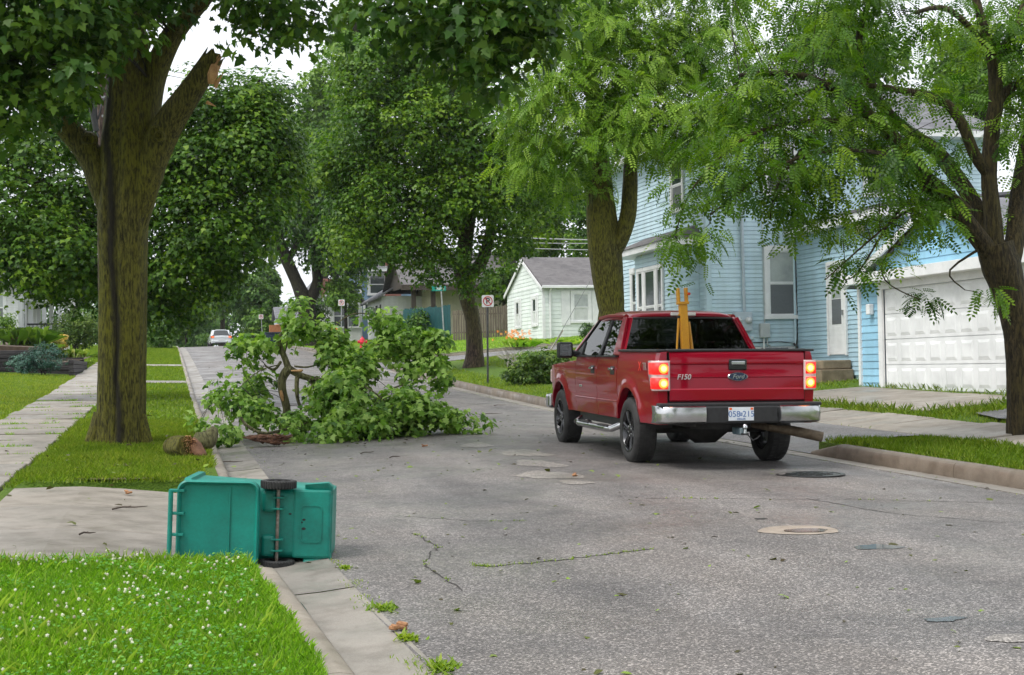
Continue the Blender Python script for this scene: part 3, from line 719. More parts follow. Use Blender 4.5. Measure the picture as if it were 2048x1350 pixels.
st = MB().bb(14.2, 15.0, 29.0, 30.5, 1.0, 1.36).build('step', M_stone, bh, bevel=.02)
MB().bb(14.28, 15.0, 29.1, 30.4, 1.362, 1.57).build('tread', M_stone, st, bevel=.03)
# garage
GX, GY0, GY1, GF = 14.27, 20.75, 27.22, .93
MB().bb(GX+.13, 21, GY0, GY1-.02, GF-.5, 3.15).build('garage_wall', M_blue2, bh)
apex = 4.42; gmid = (GY0+GY1)/2; kk = (apex-3.15)/(gmid-GY0)
for (a, b_) in ((GY0, 21.1), (26.42, GY1)): boards(bh, 'y', GX, -1, a, b_, GF, 3.15, .15, M_blue2)
boards(bh, 'y', GX, -1, GY0, GY1, 3.36, apex, .15, M_blue2, clip=lambda z: (GY0+(z-3.15)/kk, GY1-(z-3.15)/kk))
MB().prism([(GX+.02, GY0, 3.15), (GX+.02, GY1, 3.15), (GX+.02, gmid, apex)], (5, 0, 0)).build('garage_gable', M_blue2, bh)
MB().bb(GX-.06, GX+.05, GY1-.06, GY1+.04, GF-.1, 3.15).build('corner_board', M_trim, bh)
s = MB(); s.bb(GX-.3, GX+.01, GY0-.3, GY1+.3, 3.15, 3.36); s.build('garage_header', M_trim, bh, bevel=.006)
s = MB(); s.bb(GX-.025, GX+.01, 21.1, 26.42, 3.0, 3.15); s.bb(GX-.04, GX+.01, 26.25, 26.42, GF, 3.0); s.bb(GX-.04, GX+.01, 21.1, 21.27, GF, 3.0); s.build('garage_door_frame', M_trim, bh)
gable_roof(bh, GX+.1, 21, GY0, GY1, 3.2, apex+.12, 'x', .3, M_roof, .1, 'garage_roof')
for sg in (-1, 1):
    y_e = gmid+sg*(gmid-GY0+.32); s = MB(); s.prism([(GX-.24, gmid, apex+.12), (GX-.24, gmid, apex-.02), (GX-.24, y_e, 3.06), (GX-.24, y_e, 3.2)], (.05, 0, 0)); s.build('rake_board', M_trim, bh)
gd = MB().bb(GX+.05, GX+.09, 21.27, 26.25, GF-.03, 3.0).build('garage_door', M_white, bh)
rows, colsn = 4, 9; dw = (26.25-21.27)/colsn; dh = (3.0-GF)/rows
for i in range(rows):
    MB().bb(GX+.03, GX+.049, 21.28, 26.24, GF+i*dh+.012, GF+(i+1)*dh-.004).build('door_section', M_white, gd)
    for j in range(colsn):
        a = 21.27+j*dw; s = MB(); f0, f1 = .075, .13; z0_, z1_ = GF+i*dh, GF+(i+1)*dh
        o = [(GX+.0295, a+f0, z0_+f0), (GX+.0295, a+dw-f0, z0_+f0), (GX+.0295, a+dw-f0, z1_-f0), (GX+.0295, a+f0, z1_-f0)]
        q = [(GX+.014, a+f1, z0_+f1+.01), (GX+.014, a+dw-f1, z0_+f1+.01), (GX+.014, a+dw-f1, z1_-f1), (GX+.014, a+f1, z1_-f1)]
        s.add(o+q, [(4, 5, 6, 7), (0, 1, 5, 4), (1, 2, 6, 5), (2, 3, 7, 6), (3, 0, 4, 7)]); s.build('panel', M_white, gd)
MB().bb(GX-.14, GX-.02, 26.6, 26.75, 2.5, 2.72).build('wall_lamp', M_white, bh, bevel=.02)

# ---- pale green house beyond the side street
hx, hy, hz0 = 18.4, 68.7, 2.75; h1y = 76.4; hx1 = 25.5; he = 5.62; hr = 7.25
gh = thing('pale_green_house', 'small pale green clapboard house with grey gable roof and white-shuttered windows beyond the corner', 'house', (hx, hy, hz0))
MB().bb(hx+.02, hx1, hy+.02, h1y, hz0-.6, he).build('wall_core', M_green, gh)
MB().bb(hx-.01, hx1, hy-.01, h1y, hz0-.7, hz0+.02).build('foundation', M_block, gh)
boards(gh, 'x', hy, -1, hx, hx1, hz0+.03, he, .2, M_green); hm = (hy+h1y)/2; hk = (hr-he)/(hm-hy)
boards(gh, 'y', hx, -1, hy, h1y, hz0+.03, he, .2, M_green)
boards(gh, 'y', hx, -1, hy, h1y, he, hr-.05, .2, M_green, clip=lambda z: (hy+(z-he)/hk, h1y-(z-he)/hk))
MB().prism([(hx+.02, hy, he), (hx+.02, h1y, he), (hx+.02, hm, hr-.03)], (6, 0, 0)).build('gable', M_green, gh)
gable_roof(gh, hx+.1, hx1, hy, h1y, he+.03, hr+.05, 'x', .22, M_roof2, .1)
for sg in (-1, 1):
    y_e = hm+sg*(hm-hy+.26); s = MB(); s.prism([(hx-.16, hm, hr+.04), (hx-.16, hm, hr-.14), (hx-.16, y_e, he-.25), (hx-.16, y_e, he-.07)], (.05, 0, 0)); s.build('rake_board', M_trim, gh)
MB().bb(hx-.1, hx1, hy-.32, hy-.2, he-.12, he+.03).build('eaves_gutter', M_trim, gh, bevel=.02)
MB().tube([(hx+.35, hy-.26, he-.1), (hx+.35, hy-.1, he-.35), (hx+.35, hy-.08, hz0+.1)], .05, 6).build('downpipe', M_trim, gh)
MB().bb(hx-.04, hx+.1, hy-.04, hy+.1, hz0+.03, he).build('corner_board', M_trim, gh)
window(gh, 'x', hy-.02, -1, 20.0, 20.78, 3.85, 5.22, .16, M_pane_up, M_blind)
for a in (19.35, 20.98): MB().bb(a, a+.45, hy-.05, hy-.015, 3.62, 5.4).build('shutter', M_trim, gh)
window(gh, 'x', hy-.02, -1, 22.8, 23.5, 3.85, 5.22, .16, M_pane_up, M_blind)
for a in (70.0, 73.6): window(gh, 'y', hx-.02, -1, a, a+.62, 3.75, 5.05, .17, M_pane_d, M_blind); [MB().bb(hx-.05, hx-.015, q, q+.24, 3.65, 5.25).build('shutter', M_trim, gh) for q in (a-.43, a+.81)]

# ---- fences behind the corner
M_plank = mat('weathered_plank', (.09, .07, .05), (.2, .165, .125), 5, .85, .4, .01, stretch=(3, 3, .3)); M_plankt = mat('teal_fence_paint', (.002, .045, .05), (.006, .08, .085), 5, .6, stretch=(3, 3, .3))
def fence(name, label, x0, x1, y0, y1, h, m_, w=.14, hv=.05):
    r_ = thing(name, label, 'fence', (x0, y0, float(gz(x0, y0)))); L = math.hypot(x1-x0, y1-y0); n = int(L/w); a = math.atan2(y1-y0, x1-x0)
    for i in range(n):
        t = (i+.5)/n; x, y_ = x0+(x1-x0)*t, y0+(y1-y0)*t; z = float(gz(x, y_)); hh = h+random.uniform(-hv, hv)
        MB().box((x, y_, z+hh/2), (w-.018, .022, hh), RZ(a)).build('plank', m_, r_)
    for zz in (.35, h-.35): MB().box(((x0+x1)/2, (y0+y1)/2+.045, float(gz((x0+x1)/2, (y0+y1)/2))+zz), (L, .05, .09), RZ(a)).build('rail', m_, r_)
    return r_
fence('wooden_fence', 'weathered brown plank fence between the maple trunk and the pale green house', 15.7, 19.4, 78.6, 77.8, 1.75, M_plank)
fence('teal_fence', 'dark teal painted board fence behind the street name sign', 13.6, 15.7, 83.2, 79.2, 2.05, M_plankt)

# ---- houses further up the street
M_cream = sidingmat('cream_siding', (.68, .64, .47), .11); M_wsid = sidingmat('white_siding', (.72, .73, .72), .11); M_slate = sidingmat('slate_blue_siding', (.2, .31, .44), .12); M_brown = mat('brown_paint', (.035, .024, .018), (.06, .042, .03), 4, .6); M_grey = sidingmat('grey_siding', (.36, .39, .42), .12)
def ybox(px0, px1, py0, py1, depth): a = at(px0, py1, depth); b_ = at(px1, py0, depth); return a, b_
# bungalow with brown porch roof
a, b_ = ybox(826, 931, 566, 650, 92); zb = a[2]-1.0
cb = thing('cream_bungalow', 'cream sided bungalow under a dark brown porch roof behind the teal fence', 'house', (a[0], a[1], zb))
MB().bb(a[0]+1.6, a[0]+7.5, a[1]+1.5, a[1]+8, zb-1, b_[2]+.1).build('wall', M_cream, cb)
pr = b_[2]+.1
s = MB(); s.prism([(a[0]-.9, a[1]-1.0, pr-.35), (a[0]+7.5, a[1]-1.0, pr-.35), (a[0]+7.5, a[1]+3.2, pr+2.1), (a[0]-.9, a[1]+3.2, pr+2.1)], (0, 0, .14)); s.prism([(a[0]-.9, a[1]+7.4, pr-.35), (a[0]+7.5, a[1]+7.4, pr-.35), (a[0]+7.5, a[1]+3.2, pr+2.1), (a[0]-.9, a[1]+3.2, pr+2.1)], (0, 0, .14)); s.build('roof', M_roof2, cb)
s = MB(); s.prism([(a[0]-.5, a[1]-.6, pr-.3), (a[0]-.5, a[1]+7., pr-.3), (a[0]-.5, a[1]+3.2, pr+1.9)], (.1, 0, 0)); s.build('gable', M_brown, cb)
for (dx, dy) in ((-.1, -.3), (1.2, -.3), (3.9, -.3)): MB().bb(a[0]+dx, a[0]+dx+.28, a[1]+dy, a[1]+dy+.28, zb-.8, pr-.2).build('porch_post', M_brown, cb)
MB().bb(a[0]-.9, a[0]+7.5, a[1]-1.05, a[1]-.95, pr-.55, pr-.2).build('fascia', M_brown, cb)
# white cottage
a, b_ = ybox(752, 800, 600, 655, 97); wc = thing('white_cottage', 'low white clapboard cottage with dark shutters left of the bungalow', 'house', (a[0], a[1], a[2]))
MB().bb(a[0]+.4, a[0]+5, a[1], a[1]+7, a[2]-1.5, b_[2]+.3).build('wall', M_wsid, wc)
gable_roof(wc, a[0]+.4, a[0]+5, a[1], a[1]+7, b_[2]+.3, b_[2]+1.7, 'y', .4, M_roof, .12)
for q in (.6, 2.6, 4.8):
    w = window(wc, 'y', a[0]+.4, -1, a[1]+q, a[1]+q+.7, a[2]+.1, a[2]+1.5, .1, M_pane_d, M_pane_d)
    for e in (-.42, .82): MB().bb(a[0]+.34, a[0]+.4, a[1]+q+e, a[1]+q+e+.3, a[2], a[2]+1.6).build('shutter', M_dark, wc)
# slate blue house with brick chimney stack
a, b_ = ybox(722, 792, 542, 660, 108); sb = thing('slate_blue_house', 'tall slate blue house with white-framed windows and brick chimney behind the white cottage', 'house', (a[0], a[1], a[2]))
MB().bb(a[0], a[0]+8, a[1], a[1]+9, a[2]-2, b_[2]).build('wall', M_slate, sb)
MB().bb(a[0]-.12, a[0]+.1, a[1]-.06, a[1]+.05, a[2]-2, b_[2]).build('corner_board', M_trim, sb)
MB().bb(a[0]-.5, a[0]+8.4, a[1]-.5, a[1]+9.4, b_[2], b_[2]+.3).build('fascia', M_trim, sb)
s = MB(); q = (a[0]-.55, a[0]+8.45, a[1]-.55, a[1]+9.45, b_[2]+.3); ap_ = (a[0]+4, a[1]+4.5, b_[2]+4)
for (u, v) in (((q[0], q[2]), (q[1], q[2])), ((q[1], q[2]), (q[1], q[3])), ((q[1], q[3]), (q[0], q[3])), ((q[0], q[3]), (q[0], q[2]))): s.poly([(*u, q[4]), (*v, q[4]), ap_])
s.build('roof', M_roof, sb)
MB().bb(a[0]+1.9, a[0]+3.1, a[1]-.4, a[1]+.3, a[2]-2, b_[2]+3.4).build('chimney', M_brick, sb)
t = at(757, 555, 107.9); window(sb, 'x', a[1]-.01, -1, t[0]-.6, t[0]+.55, t[2]-1.2, t[2]+.2, .2, M_pane_d, M_pane_d)
t = at(744, 618, 107.9); window(sb, 'x', a[1]-.01, -1, t[0]-.5, t[0]+.6, t[2]-.5, t[2]+.4, .15, M_pane_d, M_pane_d, cols=2)
# glazed white porch
a, b_ = ybox(648, 724, 606, 668, 104); gp = thing('white_sunroom', 'white glazed porch front beside the twin-trunk street tree', 'house', (a[0], a[1], a[2]))
MB().bb(a[0]+.4, b_[0], a[1], a[1]+6, a[2]-1.5, b_[2]+.4).build('wall', M_wsid, gp)
for i in range(4): window(gp, 'y', a[0]+.4, -1, a[1]+.3+i*1.35, a[1]+1.25+i*1.35, a[2]+.4, b_[2]-.1, .1, M_pane_d, M_pane_d)
for i in range(2): window(gp, 'x', a[1], -1, a[0]+.75+i*1.05, a[0]+1.55+i*1.05, a[2]+.5, b_[2]-.1, .12, M_pane_d, M_pane_d)
gable_roof(gp, a[0]+.4, b_[0], a[1], a[1]+6, b_[2]+.4, b_[2]+1.8, 'y', .4, M_roof, .12)
# house with the brick chimney on the skyline
a, b_ = ybox(628, 720, 572, 660, 122); kc = thing('grey_roofed_house', 'far grey roofed house with a red brick chimney on its gable', 'house', (a[0], a[1], a[2]))
MB().bb(a[0], b_[0], a[1], a[1]+9, a[2]-2, b_[2]).build('wall', M_grey, kc); gable_roof(kc, a[0], b_[0], a[1], a[1]+9, b_[2], b_[2]+2.2, 'y', .4, M_roof, .15)
t = at(655, 560, 121.5); MB().bb(t[0]-.5, t[0]+.55, t[1]-.2, t[1]+.8, t[2]-3, t[2]+.1).build('chimney', M_brick, kc)
a, b_ = ybox(556, 598, 636, 700, 112); sg_ = thing('grey_shed', 'small grey gabled shed far up the street beside the twin-trunk tree', 'shed', (a[0], a[1], a[2]))
MB().bb(a[0], b_[0], a[1], a[1]+4, a[2]-1, b_[2]).build('wall', M_grey, sg_); gable_roof(sg_, a[0], b_[0], a[1], a[1]+4, b_[2], b_[2]+.9, 'x', .2, M_roof, .1)

# ---- white house with porch on the left
hd = 66; a, b_ = ybox(-60, 62, 582, 668, hd); zb = a[2]
lh = thing('white_porch_house', 'white clapboard house with pillared front porch above the timber retaining wall', 'house', (a[0], a[1], zb))
wx1 = at(38, 600, hd)[0]
MB().bb(wx1-7, wx1, a[1]-1, a[1]+9, zb-1.5, b_[2]+.5).build('wall', M_wsid, lh)
window(lh, 'x', a[1]-1, -1, at(-30, 600, hd)[0], at(10, 600, hd)[0], zb+.5, b_[2]-.1, .12, M_pane_up, M_pane_low)
window(lh, 'y', wx1, 1, a[1]+1, a[1]+2, zb+.3, b_[2]-.2, .12, M_pane_d, M_pane_d)
gable_roof(lh, wx1-7, wx1, a[1]-1, a[1]+9, b_[2]+.5, b_[2]+3, 'x', .5, M_roof, .2)
px1 = at(112, 640, hd)[0]
MB().bb(wx1, px1, a[1]+3, a[1]+8, zb-1.5, zb-.25).build('porch_floor', M_trim, lh)
for q in (.25, 1.15, 2.2):
    for dy in (3.2, 7.6): MB().box((wx1+(px1-wx1)*q/2.4, a[1]+dy, zb+.9), (.2, .2, 2.4)).build('porch_column', M_white, lh)
s = MB(); s.bb(wx1, px1+.3, a[1]+2.8, a[1]+8.3, b_[2]-.3, b_[2]+.05); s.build('porch_beam', M_trim, lh)
s = MB(); s.prism([(wx1, a[1]+2.6, b_[2]+.06), (px1+.5, a[1]+2.6, b_[2]+.06), (wx1+(px1-wx1)*.4, a[1]+2.6, b_[2]+1.2)], (0, 6, 0)); s.build('porch_roof', M_roof, lh)
for i in range(9): MB().box((wx1+.1+(px1-wx1-.2)*i/8, a[1]+3.1, zb+.15), (.04, .04, .8)).build('baluster', M_dark, lh)
MB().bb(wx1, px1, a[1]+3.06, a[1]+3.14, zb+.5, zb+.58).build('handrail', M_dark, lh)
# ------------------------------------------------------------------ red pickup truck
def text_mesh(name, body, size, m_, parent, M, ext=.003, bold=0., shear=0., align='CENTER'):
    cu = bpy.data.curves.new(name, 'FONT'); cu.body = body; cu.size = size; cu.extrude = ext; cu.offset = bold; cu.shear = shear; cu.align_x = align; cu.align_y = 'CENTER'
    o = bpy.data.objects.new(name+'_tmp', cu); COL.objects.link(o); dg = bpy.context.evaluated_depsgraph_get(); dg.update()
    me = bpy.data.meshes.new_from_object(o.evaluated_get(dg)); bpy.data.objects.remove(o)
    me.materials.clear(); q = newobj(name, me, m_, parent); q.matrix_basis = M; return q
TX, TY = 6.50, 16.58; TZ = float(road_z(TX, TY))
tr = thing('pickup_truck', 'dark red crew cab pickup truck with lit tail lights stopped on the road', 'pickup truck', (TX, TY, TZ-.005), rot=(R(.9), R(.6), -R(2.4)))
def T(s, name, m_, parent=None, **k): return s.build(name, m_, parent or tr, world=False, **k)
AR, AZ, WB = .505, .43, 3.68
def hw(y, z):
    w = np.interp(z, [.45, .6, .73, .745, .95, 1.15, 1.28, 1.36], [.945, .968, .985, .972, .992, .99, .975, .95])
    for yc in (0, WB):
        d = math.hypot(y-yc, z-AZ)
        if z > AZ-.02: w += .03*math.exp(-((d-AR-.03)/.07)**2)
    if y > 4.0: w -= .10*((y-4.0)/.65)**2
    if y < -1.0: w -= .025*((-1.0-y)/.15)**2
    return float(w)
def zlo(y, base=.53):
    for yc in (0, WB):
        if abs(y-yc) < AR: return max(base, AZ+math.sqrt(AR*AR-(y-yc)**2))
    return base
def side(sg, y0, y1, ztop, base=.53, n=14, m=12):
    """one side panel: outer skin with a turned-in edge"""
    s = MB(); ysn = sorted(set([y0+(y1-y0)*i/n for i in range(n+1)]+[yc+AR*math.cos(t) for yc in (0, WB) for t in np.linspace(0, math.pi, 13) if y0 < yc+AR*math.cos(t) < y1]+[yc+q for yc in (0, WB) for q in (-AR-.002, AR+.002) if y0 < yc+q < y1]))
    P = []
    for y in ysn:
        zt = ztop(y) if callable(ztop) else ztop; zl = min(zlo(y, base), zt-.02); row = [(sg*(hw(y, zl)-.09), y, zl)]
        zs = sorted(set([zl+(zt-zl)*j/m for j in range(m+1)]))
        for z in zs: row.append((sg*hw(y, z), y, z))
        row.append((sg*(hw(y, zt)-.07), y, zt+.004)); P.append(row)
    s.grid(P)
    s.poly(P[0]); s.poly(P[-1]); return s
RAIL = 1.375
for sg in (-1, 1):
    bs = T(side(sg, -1.15, .515, RAIL), 'bed_side', M_paint, smooth=True, ang=35)
    T(MB().bb(sg*.87, sg*.80, -1.1, .5, .82, RAIL-.01), 'bed_inner_wall', M_black)
    T(MB().box((sg*.915, -.31, RAIL+.018), (.125, 1.66, .03)), 'bed_rail_cap', M_black, bevel=.01)
    ft = T(side(sg, 2.74, 4.6, lambda y: 1.235-.09*max(0, (y-2.9)/1.7)**1.5, n=16), 'front_fender', M_paint, smooth=True, ang=35)
    for (a, b_, nm) in ((.54, 1.545, 'rear'), (1.555, 2.73, 'front')):
        d = T(side(sg, a, b_, 1.31, n=8), 'door', M_paint, smooth=True, ang=35); yh = a+.2
        hb = T(MB().box((sg*.985, yh, 1.135), (.02, .2, .11)), 'handle_recess', M_black, d, bevel=.012)
        T(MB().box((sg*1.01, yh, 1.155), (.035, .19, .035)), 'handle', M_chrome, d, bevel=.012)
        T(MB().box((sg*.985, (a+b_)/2, 1.318), (.03, b_-a-.02, .022)), 'belt_strip', M_black, d)
        T(MB().box((sg*.9835, (a+b_)/2, .742), (.018, b_-a-.004, .02)), 'door_moulding', M_paint, d, bevel=.006)
    # arch liners and sills
    for yc in (0, WB):
        s = MB(); s.grid([[(sg*x, yc+(AR-.004)*math.cos(t), AZ+(AR-.004)*math.sin(t)) for x in (.9, .58)] for t in np.linspace(.05, math.pi-.05, 20)]); T(s, 'wheel_arch_liner', M_black, smooth=True)
    T(MB().bb(sg*.9, sg*.6, .5, 2.8, .42, .56), 'sill', M_black)
# wheels
def wheel(x, y, sg, steer=0):
    w = empty('wheel', tr); w.matrix_basis = Matrix.Translation((x, y, .405)) @ Matrix.Rotation(R(90)*sg, 4, 'Y') @ Matrix.Rotation(random.uniform(0, 1), 4, 'Z')
    T(MB().lathe([(.262, -.12), (.30, -.137), (.345, -.14), (.385, -.125), (.402, -.1), (.405, -.03), (.405, .03), (.402, .1), (.385, .125), (.345, .14), (.30, .137), (.262, .12)], 40, close=True), 'tyre', M_rubber, w, smooth=True, ang=60)
    s = MB()
    for k in range(30):
        for q in (-.075, 0, .075):
            th = 2*math.pi*(k+(.5 if q else 0))/30; s.box((.404*math.cos(th), .404*math.sin(th), q), (.012, .052, .05), RZ(th))
    T(s, 'tread', M_rubber, w)
    T(MB().lathe([(.262, .118), (.268, .13), (.255, .128), (.235, .09), (.22, 0), (.22, -.1), (.262, -.118)], 40, close=True), 'rim', mat('dark_alloy', (.05, .05, .053), (.065, .065, .068), 8, .25, metal=.8), w, smooth=True, ang=50)
    for k in range(6):
        th = 2*math.pi*k/6; s = MB()
        for dth in (-.13, .13):
            a = th+dth; t0 = th+dth*.6
            s.tube([(.06*math.cos(t0), .06*math.sin(t0), .075), (.15*math.cos((t0+a)/2), .15*math.sin((t0+a)/2), .098), (.245*math.cos(a), .245*math.sin(a), .105)], [.022, .019, .021], 6)
        T(s, 'spoke', MATS['dark_alloy'], w, smooth=True)
    T(MB().lathe([(.001, .11), (.045, .11), (.055, .095), (.085, .085), (.085, .05)], 18), 'hub_cap', MATS['dark_alloy'], w, smooth=True)
    s = MB()
    for k in range(6): th = 2*math.pi*(k+.5)/6; s.lathe([(.013, .08), (.013, .105), (.008, .11)], 8, Matrix.Translation((.068*math.cos(th), .068*math.sin(th), 0)))
    T(s, 'wheel_nuts', M_chrome, w)
    T(MB().lathe([(.17, -.02), (.17, .0)], 24), 'brake_disc', M_steel, w)
for (x, y, sg) in ((-.865, 0, -1), (.865, 0, 1), (-.865, WB, -1), (.865, WB, 1)): wheel(x, y, sg)
# tailgate with pressed lines
s = MB(); prof = [(.80, 0), (.815, -.012), (.935, -.014), (.95, -.002), (1.07, 0), (1.085, -.006), (1.1, -.002), (1.225, -.002), (1.24, -.014), (1.30, -.016), (1.36, -.004), (RAIL+.005, .012)]
s.grid([[(x, -1.165+dy-.014*(1-(x/.83)**4), z) for z, dy in prof] for x in np.linspace(-.83, .83, 13)])
tg = T(s, 'tailgate', M_paint, smooth=True, ang=18)
T(MB().bb(-.825, .825, -1.15, -1.09, .80, RAIL), 'tailgate_inner', M_black, tg)
T(MB().box((0, -1.14, RAIL+.02), (1.72, .09, .032)), 'tailgate_cap', M_black, tg, bevel=.012)
T(MB().box((0, -1.19, 1.225), (.225, .03, .13)), 'handle_bezel', M_blackg, tg, bevel=.02)
T(MB().box((0, -1.207, 1.245), (.17, .02, .045)), 'handle', M_chrome, tg, bevel=.014)
EM = Matrix.Translation((0, -1.185, 1.085)) @ Matrix.Rotation(R(90), 4, 'X')
T(MB().lathe([(1, -.01), (1, .012), (.93, .02), (.9, .016), (.001, .016)], 36, EM @ Matrix.Diagonal((.125, .052, 1, 1))), 'emblem_ring', M_chrome, tg, smooth=True, ang=30)
T(MB().lathe([(.87, .017), (.86, .021), (.001, .021)], 36, EM @ Matrix.Diagonal((.125, .052, 1, 1))), 'emblem', mat('emblem_blue', (.006, .012, .06), None, rough=.2, coat=1), tg, smooth=True)
M_let = mat('dark_chrome', (.14, .14, .15), None, rough=.25, metal=.9)
def txtM(x, y, z): return Matrix.Translation((x, y, z)) @ Matrix.Rotation(R(90), 4, 'X')
text_mesh('emblem_lettering', 'Ford', .075, M_chrome, tg, txtM(0, -1.2085, 1.085), .001, 0, .3)
text_mesh('lettering', 'F150', .085, mat('bright_badge', (.55, .52, .52), None, rough=.3, metal=.5), tg, txtM(-.66, -1.186, 1.083), .004, .001, .25)
LM = Matrix.Translation((-1.004, -.72, 1.2)) @ Matrix.Rotation(R(-90), 4, 'Z') @ Matrix.Rotation(R(90), 4, 'X')
text_mesh('lettering', 'X', .145, mat('decal_red', (.6, .02, .02), None, rough=.3), tr, LM @ Matrix.Translation((-.17, 0, 0)), .002, .004)
text_mesh('lettering', 'TR', .125, mat('decal_grey', (.42, .3, .3), None, rough=.3, metal=.5), tr, LM @ Matrix.Translation((.03, 0, 0)), .002, .003)
T(MB().box((-.993, 2.4, .9), (.012, .17, .03)), 'door_badge', M_chrome, bevel=.004)
# tail lights
M_clear = mat('clear_lens', (.62, .42, .42), (.7, .52, .5), 8, .12, spec=.8); M_red = emit('red_lens', (1., .02, .015), .55)
M_lit = emit('lit_brake_lamp', (1., .09, .012), 3.6); M_hot = emit('lit_bulb', (1., .42, .05), 7.0)
for sg in (-1, 1):
    def lens(o, k):
        P = []
        for z in (1.275, 1.26, 1.12, 1.0, .94, .925):
            cut = .0 if z > 1.1 else (1.1-z)*.75
            xw = .995+o; P.append([(sg*(.832-o*.5), -1.168-o, z), (sg*.93, -1.165-o, z), (sg*(xw-.03), -1.145-o*.7, z), (sg*xw, -1.10, z), (sg*(xw+.002), max(-1.10, -.93-cut), z)])
        return P
    s = MB(); s.grid(lens(.012, 0)); tl = T(s, 'tail_light', M_clear, smooth=True, thick=.01)
    for (z0, z1) in ((1.115, 1.25), (.945, 1.075)):
        cut = .0 if z0 > 1.1 else .07
        s = MB(); s.grid([[(sg*.85, -1.186, z), (sg*.93, -1.183, z), (sg*.985, -1.165, z), (sg*1.014, -1.10, z), (sg*1.016, -.97-cut, z)] for z in (z0, z1)])
        T(s, 'red_lens', M_red, tl, smooth=True, thick=.004)
        zc = (z0+z1)/2
        T(MB().lathe([(.001, .014), (.5, .012), (.86, .006), (1, 0)], 20, Matrix.Translation((sg*.905, -1.19, zc)) @ Matrix.Rotation(R(90), 4, 'X') @ Matrix.Diagonal((.058, .058, 1, 1))), 'brake_lamp', M_lit, tl, smooth=True)
        T(MB().lathe([(.001, .012), (.8, .008), (1, 0)], 16, Matrix.Translation((sg*.905, -1.2, zc)) @ Matrix.Rotation(R(90), 4, 'X') @ Matrix.Diagonal((.034, .034, 1, 1))), 'bulb', M_hot, tl, smooth=True)
# rear bumper
T(MB().bb(-.99, .99, -1.33, -1.16, .745, .785), 'bumper_step', M_black, bevel=.012)
T(MB().bb(-.47, .47, -1.345, -1.17, .545, .75), 'bumper_centre', M_black, bevel=.02)
for sg in (-1, 1):
    s = MB(); P = []
    for (x, y) in ((.43, -1.33), (.46, -1.385), (.6, -1.39), (.8, -1.375), (.94, -1.33), (1.0, -1.24), (1.01, -1.08)):
        P.append([(sg*x, y+.03, .752), (sg*x, y, .735), (sg*x, y-.012, .66), (sg*x, y, .575), (sg*x, y+.05, .548)])
    s.grid(P); T(s, 'bumper_end', M_chrome, smooth=True, thick=.012)
pl = T(MB().box((-.02, -1.353, .655), (.31, .006, .155)), 'number_plate', mat('plate_white', (.62, .66, .7), (.7, .73, .76), 6, .35), bevel=.01)
M_pblue = mat('plate_blue', (.06, .14, .34), None, rough=.4)
text_mesh('plate_number', '058', .098, M_pblue, pl, txtM(-.105, -1.357, .652), .001, 0); text_mesh('plate_number', '215', .098, M_pblue, pl, txtM(.068, -1.357, .652), .001, 0)
T(MB().box((-.02, -1.357, .652), (.026, .003, .036)), 'plate_mark', M_pblue, pl); text_mesh('plate_mark', 'D', .026, pl.data.materials[0], pl, txtM(-.02, -1.359, .652), .001)
text_mesh('plate_lettering', 'DEALER', .03, M_pblue, pl, txtM(-.02, -1.357, .597), .001, .0005)
for xx in (-.15, .11): T(MB().box((xx, -1.357, .715), (.032, .003, .026)), 'plate_sticker', mat('orange_sticker', (.75, .12, .02), None, rough=.4), pl)
# tow hitch, axle, spare, exhaust
hi = T(MB().bb(-.04, .04, -1.38, -1.1, .41, .49), 'tow_hitch', mat('hitch_steel', (.1, .2, .26), (.3, .36, .38), 12, .35, metal=.6), bevel=.008)
T(MB().lathe([(.02, 0), (.016, .05), (.03, .065), (.03, .09), (.015, .108), (.001, .11)], 14, Matrix.Translation((0, -1.42, .43))), 'tow_ball', M_chrome, hi, smooth=True)
T(MB().box((0, -1.4, .425), (.07, .1, .02)), 'ball_mount', M_black, hi)
T(MB().tube([(.05, -1.36, .42), (.1, -1.4, .35), (.16, -1.38, .37), (.22, -1.32, .4)], .008, 5), 'wiring', M_black, hi)
M_under = mat('underbody', (.012, .011, .01), (.03, .027, .024), 9, .8)
T(MB().tube([(-.8, 0, .41), (-.3, 0, .41), (-.12, 0, .40), (.12, 0, .40), (.3, 0, .41), (.8, 0, .41)], [.05, .05, .17, .17, .05, .05], 14), 'rear_axle', M_under, smooth=True)
T(MB().bb(-.62, -.5, -1.15, 4.3, .5, .66), 'frame_rail', M_under); T(MB().bb(.5, .62, -1.15, 4.3, .5, .66), 'frame_rail', M_under)
T(MB().lathe([(.36, -.1), (.37, 0), (.36, .1), (.2, .1), (.2, -.1)], 24, Matrix.Translation((-.05, -.72, .56)), close=True), 'spare_tyre', M_rubber, smooth=True)
T(MB().bb(-.9, .9, -1.12, .5, .74, .8), 'bed_floor', M_black); T(MB().bb(-.8, .8, .43, .5, .8, RAIL), 'bed_front_wall', M_paint)
T(MB().bb(-.85, .85, .56, 4.2, .56, .72), 'cab_floor', M_under)
T(MB().tube([(.35, .4, .5), (.42, -.5, .5), (.55, -.85, .47), (.9, -.98, .40), (1.12, -1.04, .35)], [.05, .05, .058, .062, .062], 12), 'tailpipe', mat('rusty_pipe', (.09, .065, .04), (.19, .145, .095), 12, .6, metal=.3), smooth=True)
for x in (-.74, .74): T(MB().tube([(x, .15, .3), (x*.98, .05, .75)], .03, 8), 'shock_absorber', M_under)
